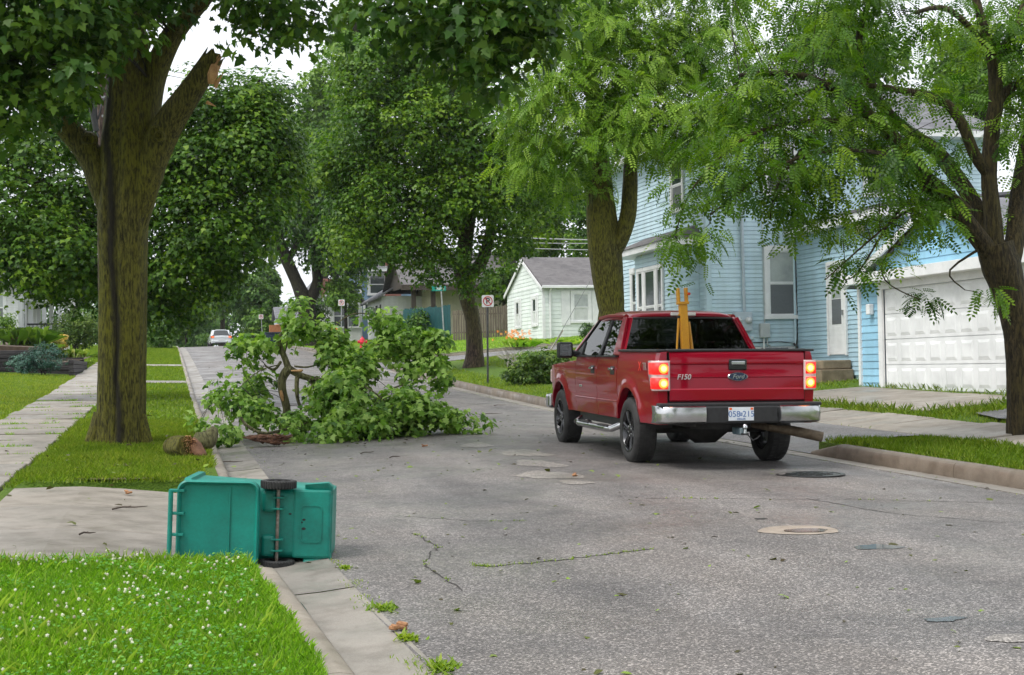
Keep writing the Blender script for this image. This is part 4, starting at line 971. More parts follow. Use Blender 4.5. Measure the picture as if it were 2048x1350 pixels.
# running boards
for sg in (-1, 1):
    s = MB(); s.tube([(sg*.86, .66, .45), (sg*1.0, .74, .385), (sg*1.02, 1.0, .375), (sg*1.02, 2.4, .375), (sg*1.0, 2.62, .385), (sg*.86, 2.7, .45)], .043, 12)
    rb = T(s, 'step_bar', M_chrome, smooth=True)
    for yc in (1.05, 2.05): T(MB().box((sg*1.02, yc, .417), (.075, .5, .018)), 'step_pad', M_black, rb, bevel=.006)
    for yc in (1.0, 2.3): T(MB().tube([(sg*.98, yc, .38), (sg*.7, yc, .5)], .02, 6), 'step_bracket', M_black, rb)
# cab: roof, pillars, glass
rows_ = [(.83, .735, 1.845), (.95, .725, 1.885), (1.3, .74, 1.915), (1.7, .74, 1.92), (2.1, .72, 1.895), (2.32, .70, 1.855)]
s = MB(); P = []
for (y, w, z) in rows_:
    P.append([(x*w, y+(0 if y > .9 else .05*abs(x)**2), z-.02*abs(x)**2-.05*max(0, abs(x)-.85)/.15-.02*(abs(x) > .99)) for x in np.linspace(-1.04, 1.04, 15)])
s.grid(P); T(s, 'roof', M_paint, smooth=True, thick=.03)
BZ = 1.32
def pillar(name, quad, th, m_=None):
    """bar from beltline to roof edge: lower and upper front/back y, on both sides"""
    for sg in (-1, 1):
        (yl0, yl1, xl), (yu0, yu1, xu) = quad; s = MB(); n = Vector((sg*.93, 0, .37))*th
        P = [Vector((sg*xl, yl0, BZ)), Vector((sg*xl, yl1, BZ)), Vector((sg*xu, yu1, 1.815)), Vector((sg*xu, yu0, 1.815))]
        s.prism(P, n); T(s, name, m_ or M_paint, bevel=.008)
pillar('rear_pillar', ((.56, .87, .905), (.84, 1.0, .725)), .045); pillar('door_pillar', ((1.5, 1.6, .93), (1.52, 1.6, .725)), .025, M_black)
pillar('windscreen_pillar', ((2.98, 3.1, .915), (2.25, 2.34, .70)), .045)
for sg in (-1, 1):
    s = MB(); s.tube([(sg*.735, .95, 1.835), (sg*.76, 1.6, 1.855), (sg*.725, 2.3, 1.835)], .035, 8); T(s, 'roof_rail', M_paint, smooth=True)
    for (a0, a1, u0, u1) in ((.85, 1.52, 1.0, 1.53), (1.6, 2.98, 1.6, 2.25)):
        s = MB(); s.poly([(sg*.928, a0, BZ), (sg*.928, a1, BZ), (sg*.742, u1, 1.82), (sg*.742, u0, 1.82)]); T(s, 'side_window', M_tint)
        b0 = T(MB().tube([(sg*.934, a0, BZ), (sg*.748, u0, 1.825), (sg*.748, u1, 1.825), (sg*.934, a1, BZ)], .012, 6), 'window_seal', M_black, smooth=True)
T(MB().bb(-.93, .93, .535, .56, .8, BZ+.05), 'cab_back', M_paint)
s = MB(); s.grid([[(x*w, y+.03*x*x, z) for x in np.linspace(-1, 1, 9)] for (y, z, w) in ((.575, BZ+.05, .86), (.70, 1.6, .78), (.83, 1.81, .68))]); T(s, 'rear_window', M_rear, smooth=True)
s = MB()
for sg in (-1, 1): s.prism([(sg*.86, .57, BZ+.02), (sg*.93, .60, BZ+.0), (sg*.725, .87, 1.83), (sg*.68, .82, 1.82)], (0, .05, .01))
T(s, 'rear_window_surround', M_paint, bevel=.01)
T(MB().tube([(-.86, .602, BZ+.06), (.86, .602, BZ+.06)], .018, 6), 'rear_window_seal', M_black); T(MB().tube([(-.69, .862, 1.812), (-.35, .838, 1.817), (.35, .838, 1.817), (.69, .862, 1.812)], .014, 6), 'rear_window_seal', M_black)
T(MB().box((0, .83, 1.865), (.34, .05, .05), RX(R(-15))), 'high_brake_lamp', mat('frosted_lens', (.55, .5, .48), (.66, .62, .6), 10, .2, spec=.8), bevel=.012)
s = MB(); s.poly([(-.9, 3.05, BZ-.02), (.9, 3.05, BZ-.02), (.68, 2.33, 1.83), (-.68, 2.33, 1.83)]); T(s, 'windscreen', M_tint)
s = MB(); s.grid([[(x*(.93-.05*max(0, t)), 2.95+1.66*t, 1.235-.09*t**1.5+.05*(1-x*x)) for x in np.linspace(-1, 1, 9)] for t in np.linspace(0, 1, 8)]); T(s, 'bonnet', M_paint, smooth=True, thick=.02)
T(MB().bb(-.88, .88, 4.5, 4.62, .55, 1.14), 'grille', M_black, bevel=.03); T(MB().bb(-.98, .98, 4.5, 4.75, .5, .72), 'front_bumper', M_chrome, bevel=.04)
for sg in (-1, 1): T(MB().bb(sg*.6, sg*.93, 4.45, 4.6, .9, 1.1), 'headlight', M_clear, bevel=.02)
# door mirrors
for sg in (-1, 1):
    mr = T(MB().box((sg*1.16, 2.66, 1.40), (.23, .10, .225), RZ(-sg*R(10))), 'door_mirror', M_black, bevel=.03)
    T(MB().box((sg*1.16, 2.602, 1.40), (.175, .008, .17), RZ(-sg*R(10))), 'mirror_glass', mat('mirror', (.8, .82, .82), None, rough=.02, metal=1), mr)
    T(MB().tube([(sg*1.05, 2.68, 1.36), (sg*.92, 2.72, 1.33)], .045, 8), 'mirror_arm', M_black, mr)
    T(MB().prism([(sg*.93, 2.55, 1.32), (sg*.93, 2.92, 1.32), (sg*.85, 2.6, 1.52)], (sg*.02, 0, 0)), 'mirror_sail', M_black, mr)
# seats
M_seat = mat('seat_cloth', (.02, .02, .021), (.04, .04, .041), 9, .9)
for (x, y) in ((-.42, 2.0), (.42, 2.0), (-.45, 1.0), (.45, 1.0)):
    s_ = T(MB().box((x, y, 1.18), (.52, .14, .62), RX(R(10))), 'seat', M_seat, bevel=.05)
    T(MB().box((x, y-.05, 1.60), (.26, .1, .18), RX(R(10))), 'headrest', M_seat, s_, bevel=.04)
T(MB().bb(-.85, .85, 2.65, 3.0, .9, 1.3), 'dashboard', M_black, bevel=.05); T(MB().lathe([(.17, -.015), (.19, 0), (.17, .015)], 20, Matrix.Translation((-.42, 2.55, 1.27)) @ Matrix.Rotation(R(60), 4, 'X'), close=True), 'steering_wheel', M_black)

# ------------------------------------------------------------------ yellow hoist in the bed
M_yel = mat('yellow_enamel', (.55, .24, .008), (.66, .31, .015), 5, .42, fine=.08)
HT = wmat(tr)
ho = thing('yellow_hoist', 'yellow steel hoist post with forked top and slanting stays standing in the pickup bed', 'hoist', tuple(HT @ Vector((-.17, .1, .8))), rot=(R(.9), R(-2.5), -R(2.4)))
def Hh(s, n, **k): return s.build(n, M_yel, ho, world=False, **k)
Hh(MB().box((-.01, 0, .6), (.098, .08, 1.2)), 'post', bevel=.006)
for x in (-.06, .045): Hh(MB().box((x-.005, 0, 1.28), (.026, .09, .2)), 'fork_plate', bevel=.004)
Hh(MB().box((-.01, 0, 1.19), (.14, .1, .035)), 'fork_base', bevel=.005)
Hh(MB().tube([(-.2, -.02, 0), (-.07, 0, 1.05)], .013, 6), 'stay'); Hh(MB().tube([(.13, .02, 0), (.05, 0, .95)], .022, 6), 'stay')
Hh(MB().box((0, 0, .015), (.5, .4, .03)), 'base_plate', bevel=.005)
MB().lathe([(.018, -.02), (.018, .02)], 10, Matrix.Translation((.06, -.05, 1.3)) @ Matrix.Rotation(R(90), 4, 'X')).build('bolt', mat('red_paint', (.6, .04, .02), None, rough=.4), ho, world=False)
MB().lathe([(.02, -.02), (.02, .02)], 10, Matrix.Translation((-.07, 0, 1.02)) @ Matrix.Rotation(R(90), 4, 'Y')).build('bolt', M_black, ho, world=False)

# ------------------------------------------------------------------ teal wheelie bin lying on its side
D0 = 10.32
def rrect(w, d, r_, z, n=4, cy=0, cx=0):
    P = []
    for (sx, sy, a0) in ((1, 1, 0), (-1, 1, 90), (-1, -1, 180), (1, -1, 270)):
        for k in range(n+1):
            a = R(a0+90*k/n); P.append((cx+sx*(w/2-r_)+r_*math.cos(a), cy+sy*(d/2-r_)+r_*math.sin(a), z))
    return P
def loft(s, rings, capa=True, capb=True):
    n = len(rings[0]); vs = [p for r_ in rings for p in r_]; fs = [(i*n+k, i*n+(k+1) % n, (i+1)*n+(k+1) % n, (i+1)*n+k) for i in range(len(rings)-1) for k in range(n)]
    if capa: fs.append(tuple(range(n)))
    if capb: fs.append(tuple((len(rings)-1)*n+k for k in range(n)))
    return s.add(vs, fs)
bp = at(668, 1100, D0+.15)                # ground under the bin's foot
e_up = Vector((-1, 0, 0))
ax_z = Vector((-crt[0], -crt[1], 0)).normalized()      # bin's up -> towards the left
ax_z = (Matrix.Rotation(R(4), 3, 'Z') @ ax_z); ax_x = Vector((0, 0, 1)); ax_y = ax_z.cross(ax_x)
Bm = basis_mat(Vector((.55, 10.55, float(EL(10.3))+.29)), ax_x, ax_y, ax_z)
for i in range(3): Bm[i][3] = 0
bn = thing('wheelie_bin', 'teal plastic wheelie bin lying on its side across the kerb with its lid folded back', 'bin', (0, 0, 0))
Bm = Matrix.Translation(at(668, 1040, 10.45)) @ Bm @ Matrix.Rotation(R(2.5), 4, 'Y')
bn.matrix_basis = Bm
def Bb(s, n, m_=None, parent=None, **k): return s.build(n, m_ or M_teal, parent or bn, world=False, **k)
s = MB(); n = 5
outer = [rrect(.47, .52, .05, 0, n), rrect(.50, .56, .06, .05, n), rrect(.52, .60, .06, .40, n, .01), rrect(.575, .70, .06, .96, n, .0), rrect(.58, .71, .06, 1.0, n), rrect(.63, .77, .07, 1.005, n), rrect(.635, .78, .07, 1.05, n), rrect(.60, .74, .06, 1.05, n), rrect(.565, .69, .06, .96, n), rrect(.46, .52, .05, .06, n)]
loft(s, outer); body = Bb(s, 'body', smooth=True, ang=35)
# the back faces -y: raised lower back panel, axle recess walls, embossed square, corner flares
Bb(MB().box((0, -.27, .145), (.50, .05, .275)), 'base_panel', bevel=.02)
for sg in (-1, 1):
    s = MB(); s.prism([(sg*.2, -.26, .0), (sg*.27, -.27, .0), (sg*.30, -.31, .03), (sg*.285, -.3, .20), (sg*.24, -.26, .20)], (0, .12, 0)); Bb(s, 'foot_flare', bevel=.01)
    Bb(MB().box((sg*.16, -.31, .45), (.16, .05, .10)), 'axle_housing', bevel=.03)
    for q in (.11, .19): Bb(MB().box((sg*q, -.315, .385), (.012, .10, .085)), 'axle_gusset', bevel=.003)
    wv = empty('wheel', bn); wv.matrix_basis = Matrix.Translation((sg*.285, -.33, .385)) @ Matrix.Rotation(R(90), 4, 'Y')
    Bb(MB().lathe([(.085, -.028), (.112, -.03), (.125, -.018), (.127, 0), (.125, .018), (.112, .03), (.085, .028)], 30, close=True), 'tyre', M_rubber, wv, smooth=True)
    s = MB()
    for k in range(36): th = 2*math.pi*k/36; s.box((.126*math.cos(th), .126*math.sin(th), 0), (.006, .011, .05), RZ(th))
    Bb(s, 'tread', M_rubber, wv)
    s = MB(); s.lathe([(.086, -.012), (.086, .012), (.03, .02), (.03, -.02)], 24, close=True)
    Bb(s, 'hub', M_black, wv, smooth=True, ang=30)
    for k in range(6): th = 2*math.pi*k/6; Bb(MB().box((.056*math.cos(th), .056*math.sin(th), .0), (.06, .014, .045), RZ(th)), 'spoke', M_black, wv)
Bb(MB().tube([(-.29, -.33, .385), (.29, -.33, .385)], .0125, 10), 'axle', mat('rusty_axle', (.14, .09, .06), (.36, .33, .3), 25, .5, metal=.6, obj=True), smooth=True)
s = MB(); ro = rrect(.27, .155, .03, -.296, 5); ri = rrect(.256, .141, .025, -.296, 5)
for i in range(len(ro)):
    j = (i+1) % len(ro); f = lambda p, dy: (p[0], p[2]-dy, .148+p[1]); s.add([f(ro[i], 0), f(ro[j], 0), f(ri[j], 0), f(ri[i], 0), f(ro[i], -.006+.012), f(ro[j], .006), f(ri[j], .006), f(ri[i], .006)], [(4, 5, 6, 7), (0, 1, 5, 4), (2, 3, 7, 6)])
Bb(s, 'embossed_square')
for (x, z, r_) in ((.03, .2, .008), (-.035, .2, .01), (.01, .215, .006), (.07, .3, .007)): Bb(MB().lathe([(1, 0), (.9, .2), (.001, .3)], 8, Matrix.Translation((x, -.296, z)) @ Matrix.Rotation(R(90), 4, 'X') @ Matrix.Diagonal((r_, r_*1.6, .004, 1))), 'scuff_mark', M_black)
# lid folded right back: hinge at the top edge of the back, inside facing outwards
s = MB()
lw, ll = .62, .575; lid_y = -.435
def lidring(w, h, r_, y): return [(p[0], y, .795+p[1]) for p in rrect(w, h, r_, 0, 6)]
loft(s, [lidring(lw, ll, .07, lid_y+.05), lidring(lw, ll, .07, lid_y-.02), lidring(lw-.02, ll-.02, .065, lid_y-.032), lidring(lw-.045, ll-.045, .06, lid_y-.02), lidring(lw-.06, ll-.06, .055, lid_y+.002), lidring(lw-.1, ll-.1, .05, lid_y+.004)])
lid = Bb(s, 'lid', smooth=True, ang=40)
Bb(MB().box((0, lid_y+.0005, .715), (lw-.1, .012, .008)), 'lid_fold', M_teal, lid)
hb = Bb(MB().tube([(-.235, -.46, 1.125), (.235, -.46, 1.125)], .017, 10), 'handle', smooth=True)
for x in (-.235, -.075, .075, .235): Bb(MB().box((x, -.44, 1.085), (.02, .05, .11)), 'handle_bracket', None, hb, bevel=.004)
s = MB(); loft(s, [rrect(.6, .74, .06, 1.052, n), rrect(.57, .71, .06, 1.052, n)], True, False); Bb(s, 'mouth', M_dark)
# ------------------------------------------------------------------ trees
CMAT = {'maple': (T_MAPLE, 14), 'mid': (T_MID, 6), 'oval': (T_OVAL, 4), 'locust': (T_LOCUST, 4)}
def limb(root, pix, m_, name='limb', n=12, k=4, rough=.0, jag=0, ridge=None):
    """pix: (px, py, depth, width_px) along the limb"""
    P = [at(a, b, d) for a, b, d, w in pix]; rr = [px2m(w, d)/2 for a, b, d, w in pix]
    p_, r_ = smooth_path(P, rr, k); MB().tube(p_, r_, n, rough=rough, jag=jag, ridge=ridge).build(name, m_, root, smooth=True, ang=60); return p_
def crown(root, blobs, n, leafkind, m_, size, seed, clump=.5, per=40, shell=.5, droop=.5, n_ind=0, flat=.75, name='crown', jit=.55):
    P, N, D, Ti, C = crown_pts(blobs, n, clump, per, shell, flat, droop, seed, jit); T_, k = CMAT[leafkind]
    rg = np.random.default_rng(seed+9); sz = size*(.5+1.*rg.random(len(P)))
    leaves(name, P, N, D, sz, Ti, T_, k, m_, root, n_ind); return C

# ---- big maple with the broken limb
d = 20.2; base = at(245, 898, d)
t1 = thing('broken_maple', 'large mossy maple on the left verge with a snapped-off limb stub', 'tree', (base[0], base[1], float(gz(base[0], base[1]))))
def ridge1(th, t):
    a = .05*math.sin(3*th+.6)+.035*math.sin(7*th+2)+.018*math.sin(17*th+t*9)+.012*math.sin(29*th-t*14)
    for c0 in (1.57, 4.71): a -= .12*math.exp(-((((th-c0+math.pi) % (2*math.pi))-math.pi)/.13)**2)
    return 1+a+random.uniform(-.012, .012)
MB_t1 = bark('broken_maple_bark', (.035, .029, .008), (.16, .138, .04), (.185, .18, .012), 1., 38, .35, (float(base[0]), float(base[1]), .09))
tk = limb(t1, [(241, 925, d, 122), (241, 895, d, 110), (243, 860, d, 97), (245, 760, d, 93), (247, 600, d, 93), (247, 500, d, 94), (247, 430, d, 98), (250, 360, d, 94), (251, 300, d, 95), (255, 200, d+.1, 82), (257, 110, d+.1, 74), (258, 20, d+.2, 66), (258, -120, d+.3, 52)], MB_t1, 'trunk', 64, 8, ridge=ridge1)
for (dx, dy, w) in ((-62, 905, 40), (50, 908, 34), (-20, 915, 44), (18, 916, 40)):
    limb(t1, [(245+dx*1.3, dy+16, d-.14, w*.4), (245+dx*1.0, dy-6, d-.11, w*.95), (245+dx*.58, dy-75, d-.05, w*1.15)], MB_maple, 'root_flare', 10)
l1 = limb(t1, [(266, 520, d, 30), (275, 440, d-.05, 46), (296, 350, d-.1, 60), (316, 290, d-.12, 64), (348, 232, d-.15, 57), (390, 170, d-.2, 47), (428, 112, d-.2, 40)], MB_maple, 'broken_limb', 18, 5, jag=.09, ridge=lambda th, t: 1+.03*math.sin(9*th+t*8)+random.uniform(-.02, .02))
e = at(426, 118, d-.2)
s = MB()
for q in range(26):
    ox, oz = random.uniform(-17, 17), random.uniform(-4, 16); a = at(424+ox*.62, 130+oz+ox*.25, d-.2+random.uniform(-.1, .1)); L = random.uniform(.06, .2)
    dirv = Vector((.52, -.1, .78)); s.tube([a, Vector(a)+dirv*L], [random.uniform(.012, .03), .003], 4)
for (x0, y0, x1, y1) in ((430, 175, 447, 145), (428, 168, 444, 150), (414, 205, 432, 213)): s.tube([at(x0, y0, d-.35), at(x1, y1, d-.4)], [.03, .004], 5)
s.build('torn_wood', M_wood, t1)
limb(t1, [(421, 168, d-.42, 10), (425, 150, d-.42, 22), (430, 132, d-.38, 18)], M_wood, 'exposed_wood', 8)
l2 = limb(t1, [(268, 330, d, 60), (288, 240, d+.1, 62), (303, 165, d+.15, 54), (325, 110, d+.15, 46), (352, 60, d+.1, 42), (400, 5, d-.1, 36), (470, -70, d-.3, 26), (600, -130, d-.8, 18), (760, -120, d-1.6, 13), (900, -60, d-2.2, 8)], MB_maple, 'limb', 14)
l3 = limb(t1, [(234, 490, d, 36), (224, 430, d, 50), (205, 370, d, 56), (180, 310, d, 54), (120, 240, d-.1, 48), (60, 190, d-.3, 42), (-10, 140, d-.6, 34), (-90, 60, d-1., 24)], MB_maple, 'limb', 14)
for (kx, ky, kd, kr) in ((175, 278, d-.28, 15), (352, 52, d-.2, 12), (282, 86, d-.3, 14), (312, 266, d-.42, 18), (318, 272, d-.45, 12)):
    c = at(kx, ky, kd+.08); r_ = px2m(kr, kd)*.8; M4 = basis_mat(c, crt, cup, -fwd)
    kn = MB().lathe([(r_*1.5, -.1), (r_*1.15, .01), (r_*.75, .03), (r_*.6, .0), (.001, -.03)], 14, M4).build('branch_scar', MB_maple, t1, smooth=True)
blobs = [blob(60, 40, 18.4, 150, 90, 1.2), blob(165, 60, 18.6, 95, 80, .9), blob(70, 150, 18.6, 110, 80, 1.), blob(20, 235, 18.9, 75, 50, .9, .7), blob(-120, 60, 18.5, 160, 160, 1.5),
         blob(275, -5, 19., 60, 38, .8), blob(450, -25, 19.2, 60, 35, .8), blob(560, 10, 19., 90, 52, .9), blob(520, 72, 19.2, 40, 24, .5, .5), blob(605, 70, 19.2, 38, 26, .5, .5),
         blob(850, 20, 17.4, 105, 62, 1.), blob(980, 10, 17.2, 120, 70, 1.), blob(1080, 10, 17.2, 70, 65, .8), blob(920, 100, 17.4, 80, 50, .7, .8), blob(975, 165, 17.5, 34, 40, .4, .7), blob(770, 20, 17.6, 40, 36, .5, .5), blob(1010, 90, 17.3, 75, 60, .6, .8), blob(280, -150, 19.5, 380, 110, 2.4, .8), blob(800, -110, 18, 300, 90, 1.6, .6)]
C = crown(t1, blobs, 21000, 'maple', ML_mapled, .118, 11, .4, 34, .35, .75, n_ind=260)
roots_ = [np.array(p) for p in l2[4:]+l3[6:]+tk[-10:]]
twigs(t1, C, roots_, MB_dark, 90, .02, 4)

# ---- generic street tree
def street_tree(name, label, base, trunk, limbs, blobs, n, leafkind, lm, size, bm, seed, group=None, clump=.5, per=40, shell=.5, droop=.5, n_ind=0, ntw=40, tw=.03, nt=16, flat=.75, ridge=None):
    t = thing(name, label, 'tree', base, group=group); paths = []
    rf = ridge or (lambda th, t_: 1+.04*math.sin(3*th+seed)+.03*math.sin(8*th+t_*6)+random.uniform(-.015, .015))
    paths += limb(t, trunk, bm, 'trunk', nt, 5, ridge=rf)[-6:]
    for L in limbs: paths += limb(t, L, bm, 'limb', 10)[3:]
    C = crown(t, blobs, n, leafkind, lm, size, seed, clump, per, shell, droop, n_ind, flat)
    if ntw: twigs(t, C, paths, bm, ntw, tw, seed)
    return t
# maple right behind the broken one
d = 35.5; b0 = at(292, 720, d)
street_tree('street_maple', 'full leafy maple right behind the broken maple on the left verge', (-.6, 36, float(gz(-.6, 36))),
    [(256, 800, d, 50), (256, 700, d, 42), (260, 500, d, 40), (268, 380, d, 34), (285, 250, d, 24), (300, 130, d, 12)],
    [[(285, 420, d, 26), (200, 392, d-.6, 16), (110, 375, d-1.2, 13), (20, 355, d-1.5, 8)], [(284, 470, d, 24), (120, 440, d-.8, 13), (45, 420, d-1.2, 10), (0, 388, d-1.5, 7)], [(285, 360, d, 22), (380, 300, d-.6, 14), (470, 230, d-1, 9), (520, 160, d-1, 5)], [(286, 450, d, 24), (390, 420, d-1, 15), (500, 380, d-1.2, 9)], [(285, 300, d, 20), (220, 220, d, 12), (150, 160, d, 7)]],
    [blob(455, 225, d-.8, 90, 65, 1.3), blob(350, 285, d-.3, 50, 50, 1.), blob(500, 300, d-1, 85, 90, 1.4), blob(400, 330, d-.8, 110, 90, 1.5), blob(430, 450, d-1.2, 120, 85, 1.6), blob(360, 545, d-1, 95, 70, 1.3), blob(450, 520, d-1.2, 60, 45, 1.1, .7), blob(535, 225, d-.4, 48, 55, .9), blob(560, 340, d-.6, 40, 70, .8), blob(120, 520, d-1.4, 130, 70, 1.5), blob(40, 480, d-1.6, 100, 90, 1.4), blob(150, 420, d-.8, 70, 60, 1.), blob(60, 330, d-1, 90, 60, 1.1), blob(140, 250, d-.2, 60, 70, 1., .7), blob(170, 160, d, 60, 60, 1., .5), blob(330, 620, d-.8, 60, 30, .8), blob(180, 560, d-.6, 80, 40, 1.)],
    84000, 'mid', ML_maple, .112, MB_dark, 21, clump=.62, per=105, shell=.2, n_ind=0, ntw=60, tw=.03)
# centre maple on the right verge
d = 52
street_tree('leaning_maple', 'dense maple with scarred leaning trunk by the no parking sign at the corner', (10.66, 50.3, float(gz(10.66, 50.3))),
    [(950, 752, d, 58), (948, 738, d, 46), (950, 705, d, 34), (946, 640, d, 30), (934, 590, d, 33), (926, 540, d, 36), (932, 480, d, 30), (940, 400, d, 26), (930, 250, d, 14)],
    [[(930, 560, d, 30), (965, 520, d, 24), (985, 440, d, 20), (1000, 340, d, 12)], [(935, 480, d, 26), (880, 420, d-.5, 18), (800, 330, d-1, 10)], [(928, 540, d, 22), (860, 500, d-.5, 14), (760, 470, d-1, 8)], [(938, 420, d, 20), (1000, 300, d, 12), (1040, 200, d, 7)], [(935, 460, d, 20), (850, 300, d, 14), (780, 180, d, 8)]],
    [blob(760, 160, d-.5, 100, 90, 1.8), blob(880, 150, d, 110, 90, 2.), blob(720, 280, d-1, 80, 90, 1.6), blob(830, 280, d-1.6, 110, 90, 2.), blob(940, 260, d-1, 100, 100, 2.), blob(770, 400, d-1.5, 110, 75, 1.8), blob(890, 400, d-1.8, 100, 80, 1.8), blob(990, 380, d-1, 80, 90, 1.6), blob(720, 470, d-1.2, 75, 50, 1.3), blob(850, 500, d-1.4, 100, 45, 1.4), blob(1000, 480, d-.6, 50, 40, 1., .6), blob(715, 130, d-.2, 40, 40, 1., .6), blob(1080, 330, d, 70, 110, 1.4), blob(670, 370, d-1, 40, 60, 1., .8), blob(970, 560, d-.8, 35, 30, .6, .5), blob(900, 545, d-1, 40, 25, .7, .6)],
    95000, 'mid', ML_maple, .128, MB_maple2, 33, clump=.75, per=120, shell=.2, ntw=50, tw=.035, nt=18)
# dark twin trunk tree up the road
d = 97
street_tree('twin_trunk_maple', 'dark forked twin-trunk maple further up the right kerb', (9.8, 96, float(gz(9.8, 96))),
    [(622, 712, d, 46), (622, 690, d, 36), (618, 650, d, 32), (612, 612, d, 36), (605, 590, d, 30), (592, 560, d, 24), (572, 515, d, 24), (555, 470, d, 22), (545, 420, d, 14)],
    [[(612, 615, d, 22), (630, 580, d, 24), (636, 550, d, 20), (634, 510, d, 17), (640, 460, d, 12)], [(575, 520, d, 16), (600, 480, d, 12), (620, 430, d, 8)], [(560, 480, d, 14), (520, 440, d, 9)]],
    [blob(570, 440, d, 80, 55, 2.4), blob(660, 430, d, 80, 60, 2.4), blob(620, 380, d, 90, 60, 2.6), blob(690, 500, d, 65, 55, 2.), blob(640, 510, d-1, 30, 25, 1., .7), blob(530, 400, d, 60, 60, 2.), blob(640, 330, d, 80, 60, 2.4)],
    34000, 'oval', ML_mapled, .26, MB_dark, 44, clump=.9, per=50, ntw=26, tw=.05, nt=14)
# locust in front of the blue house
d = 33.5
street_tree('feathery_locust', 'feathery light green locust tree with forked scarred trunk in front of the blue house', (10.0, 31.6, float(gz(10, 31.6))),
    [(1228, 760, d, 92), (1226, 690, d, 78), (1222, 620, d, 50), (1215, 560, d, 60), (1209, 500, d, 66), (1204, 455, d, 64), (1200, 400, d, 56), (1197, 340, d, 48), (1195, 260, d, 38), (1180, 160, d, 26), (1170, 60, d, 14)],
    [[(1222, 510, d, 36), (1242, 475, d-.1, 34), (1256, 430, d-.15, 33), (1260, 375, d-.1, 31), (1264, 300, d, 26), (1290, 200, d, 18), (1340, 100, d, 10)], [(1196, 280, d, 26), (1140, 200, d-.5, 16), (1080, 110, d-.8, 12), (1110, 40, d-.8, 8)], [(1195, 240, d, 20), (1240, 170, d-1, 12), (1310, 180, d-1.6, 7)], [(1190, 200, d, 20), (1130, 120, d, 14), (1100, 60, d, 9)], [(1270, 260, d, 14), (1340, 230, d-.8, 10), (1420, 200, d-1, 6)]],
    [blob(1100, 250, d-1.2, 100, 60, 1.2), blob(1180, 180, d-1.6, 110, 70, 1.3), blob(1290, 220, d-1.4, 120, 70, 1.4), blob(1080, 330, d-.8, 80, 40, 1.), blob(1200, 290, d-1.8, 120, 45, 1.3), blob(1310, 120, d-1, 120, 80, 1.5), blob(1180, 80, d-1, 110, 70, 1.4), blob(1390, 250, d-1, 80, 60, 1.1), blob(1060, 180, d-1, 70, 60, 1., .7), blob(1400, 100, d, 100, 90, 1.4), blob(1150, 370, d-.6, 60, 25, .8, .6), blob(1260, 30, d-.5, 160, 60, 1.5), blob(1330, 300, d-1.2, 70, 30, .9, .7), blob(1250, -60, d, 220, 60, 2.)],
    11500, 'locust', ML_locust2, .32, MB_maple, 55, clump=.5, per=26, shell=.3, droop=.45, ntw=60, tw=.022, nt=24)
# ---- locust at the right edge
d = 18.7; b0 = at(2036, 895, d)
t5 = thing('drooping_locust', 'dark multi-stemmed locust tree at the right edge with drooping leaf sprays', 'tree', (b0[0], b0[1], float(gz(b0[0], b0[1]))))
rl = lambda th, t_: 1+.035*math.sin(4*th+1)+.03*math.sin(11*th+t_*5)+random.uniform(-.018, .018)
pp = limb(t5, [(2044, 915, d, 76), (2043, 885, d, 62), (2042, 830, d, 54), (2040, 740, d, 52), (2034, 660, d, 54), (2020, 590, d, 64), (2002, 530, d, 76), (1990, 490, d, 70)], MB_locust, 'trunk', 22, 5, ridge=rl)
L5 = [[(1998, 530, d, 42), (1960, 480, d-.1, 38), (1920, 430, d-.2, 36), (1860, 370, d-.3, 34), (1820, 310, d-.4, 30), (1770, 260, d-.5, 28), (1700, 200, d-.7, 20), (1600, 150, d-1, 14), (1480, 150, d-1.2, 8)],
      [(2000, 510, d, 40), (1965, 440, d+.2, 36), (1925, 370, d+.4, 32), (1870, 300, d+.5, 30), (1800, 250, d+.5, 22), (1730, 160, d+.4, 18), (1720, 60, d+.2, 14), (1760, -40, d, 10)],
      [(1990, 500, d, 42), (1985, 430, d, 36), (1978, 350, d, 32), (1985, 250, d, 32), (1992, 200, d, 30), (1985, 110, d, 26), (1960, 30, d, 18), (1940, -60, d, 12)],
      [(1988, 220, d, 22), (2010, 185, d+.1, 20), (2050, 160, d+.2, 18), (2100, 140, d+.2, 14)], [(2010, 560, d, 46), (2030, 480, d+.1, 40), (2035, 400, d+.2, 34), (2050, 300, d+.3, 28), (2070, 180, d+.3, 20)],
      [(1978, 350, d, 24), (1950, 310, d-.1, 24), (1920, 240, d-.2, 22), (1880, 200, d-.3, 18), (1800, 180, d-.5, 13), (1700, 170, d-.8, 9), (1580, 190, d-1, 6)], [(1986, 120, d, 20), (2030, 60, d+.1, 16), (2050, 0, d+.1, 12)], [(1990, 110, d, 14), (1900, 20, d-.2, 12), (1830, 25, d-.4, 7)],
      [(1940, 420, d-.2, 12), (1830, 330, d-.8, 9), (1700, 300, d-1.3, 8), (1560, 330, d-1.6, 6), (1420, 430, d-1.8, 3)], [(1760, 260, d-.5, 12), (1640, 240, d-1, 9), (1500, 270, d-1.4, 7), (1390, 370, d-1.6, 4), (1350, 470, d-1.7, 2)],
      [(1900, 410, d-.2, 8), (1820, 420, d-.8, 6), (1740, 480, d-1.2, 4), (1650, 560, d-1.3, 2)], [(1890, 400, d, 9), (1780, 500, d-.6, 5), (1770, 560, d-.8, 3), (1840, 600, d-.9, 2)], [(1990, 480, d, 7), (1900, 540, d-.4, 4), (1930, 580, d-.5, 2)], [(1650, 240, d-1, 8), (1560, 360, d-1.4, 5), (1540, 440, d-1.5, 2)], [(1860, 370, d-.3, 8), (1790, 430, d-.9, 6), (1720, 540, d-1.1, 3), (1690, 560, d-1.1, 2)]]
roots_ = []
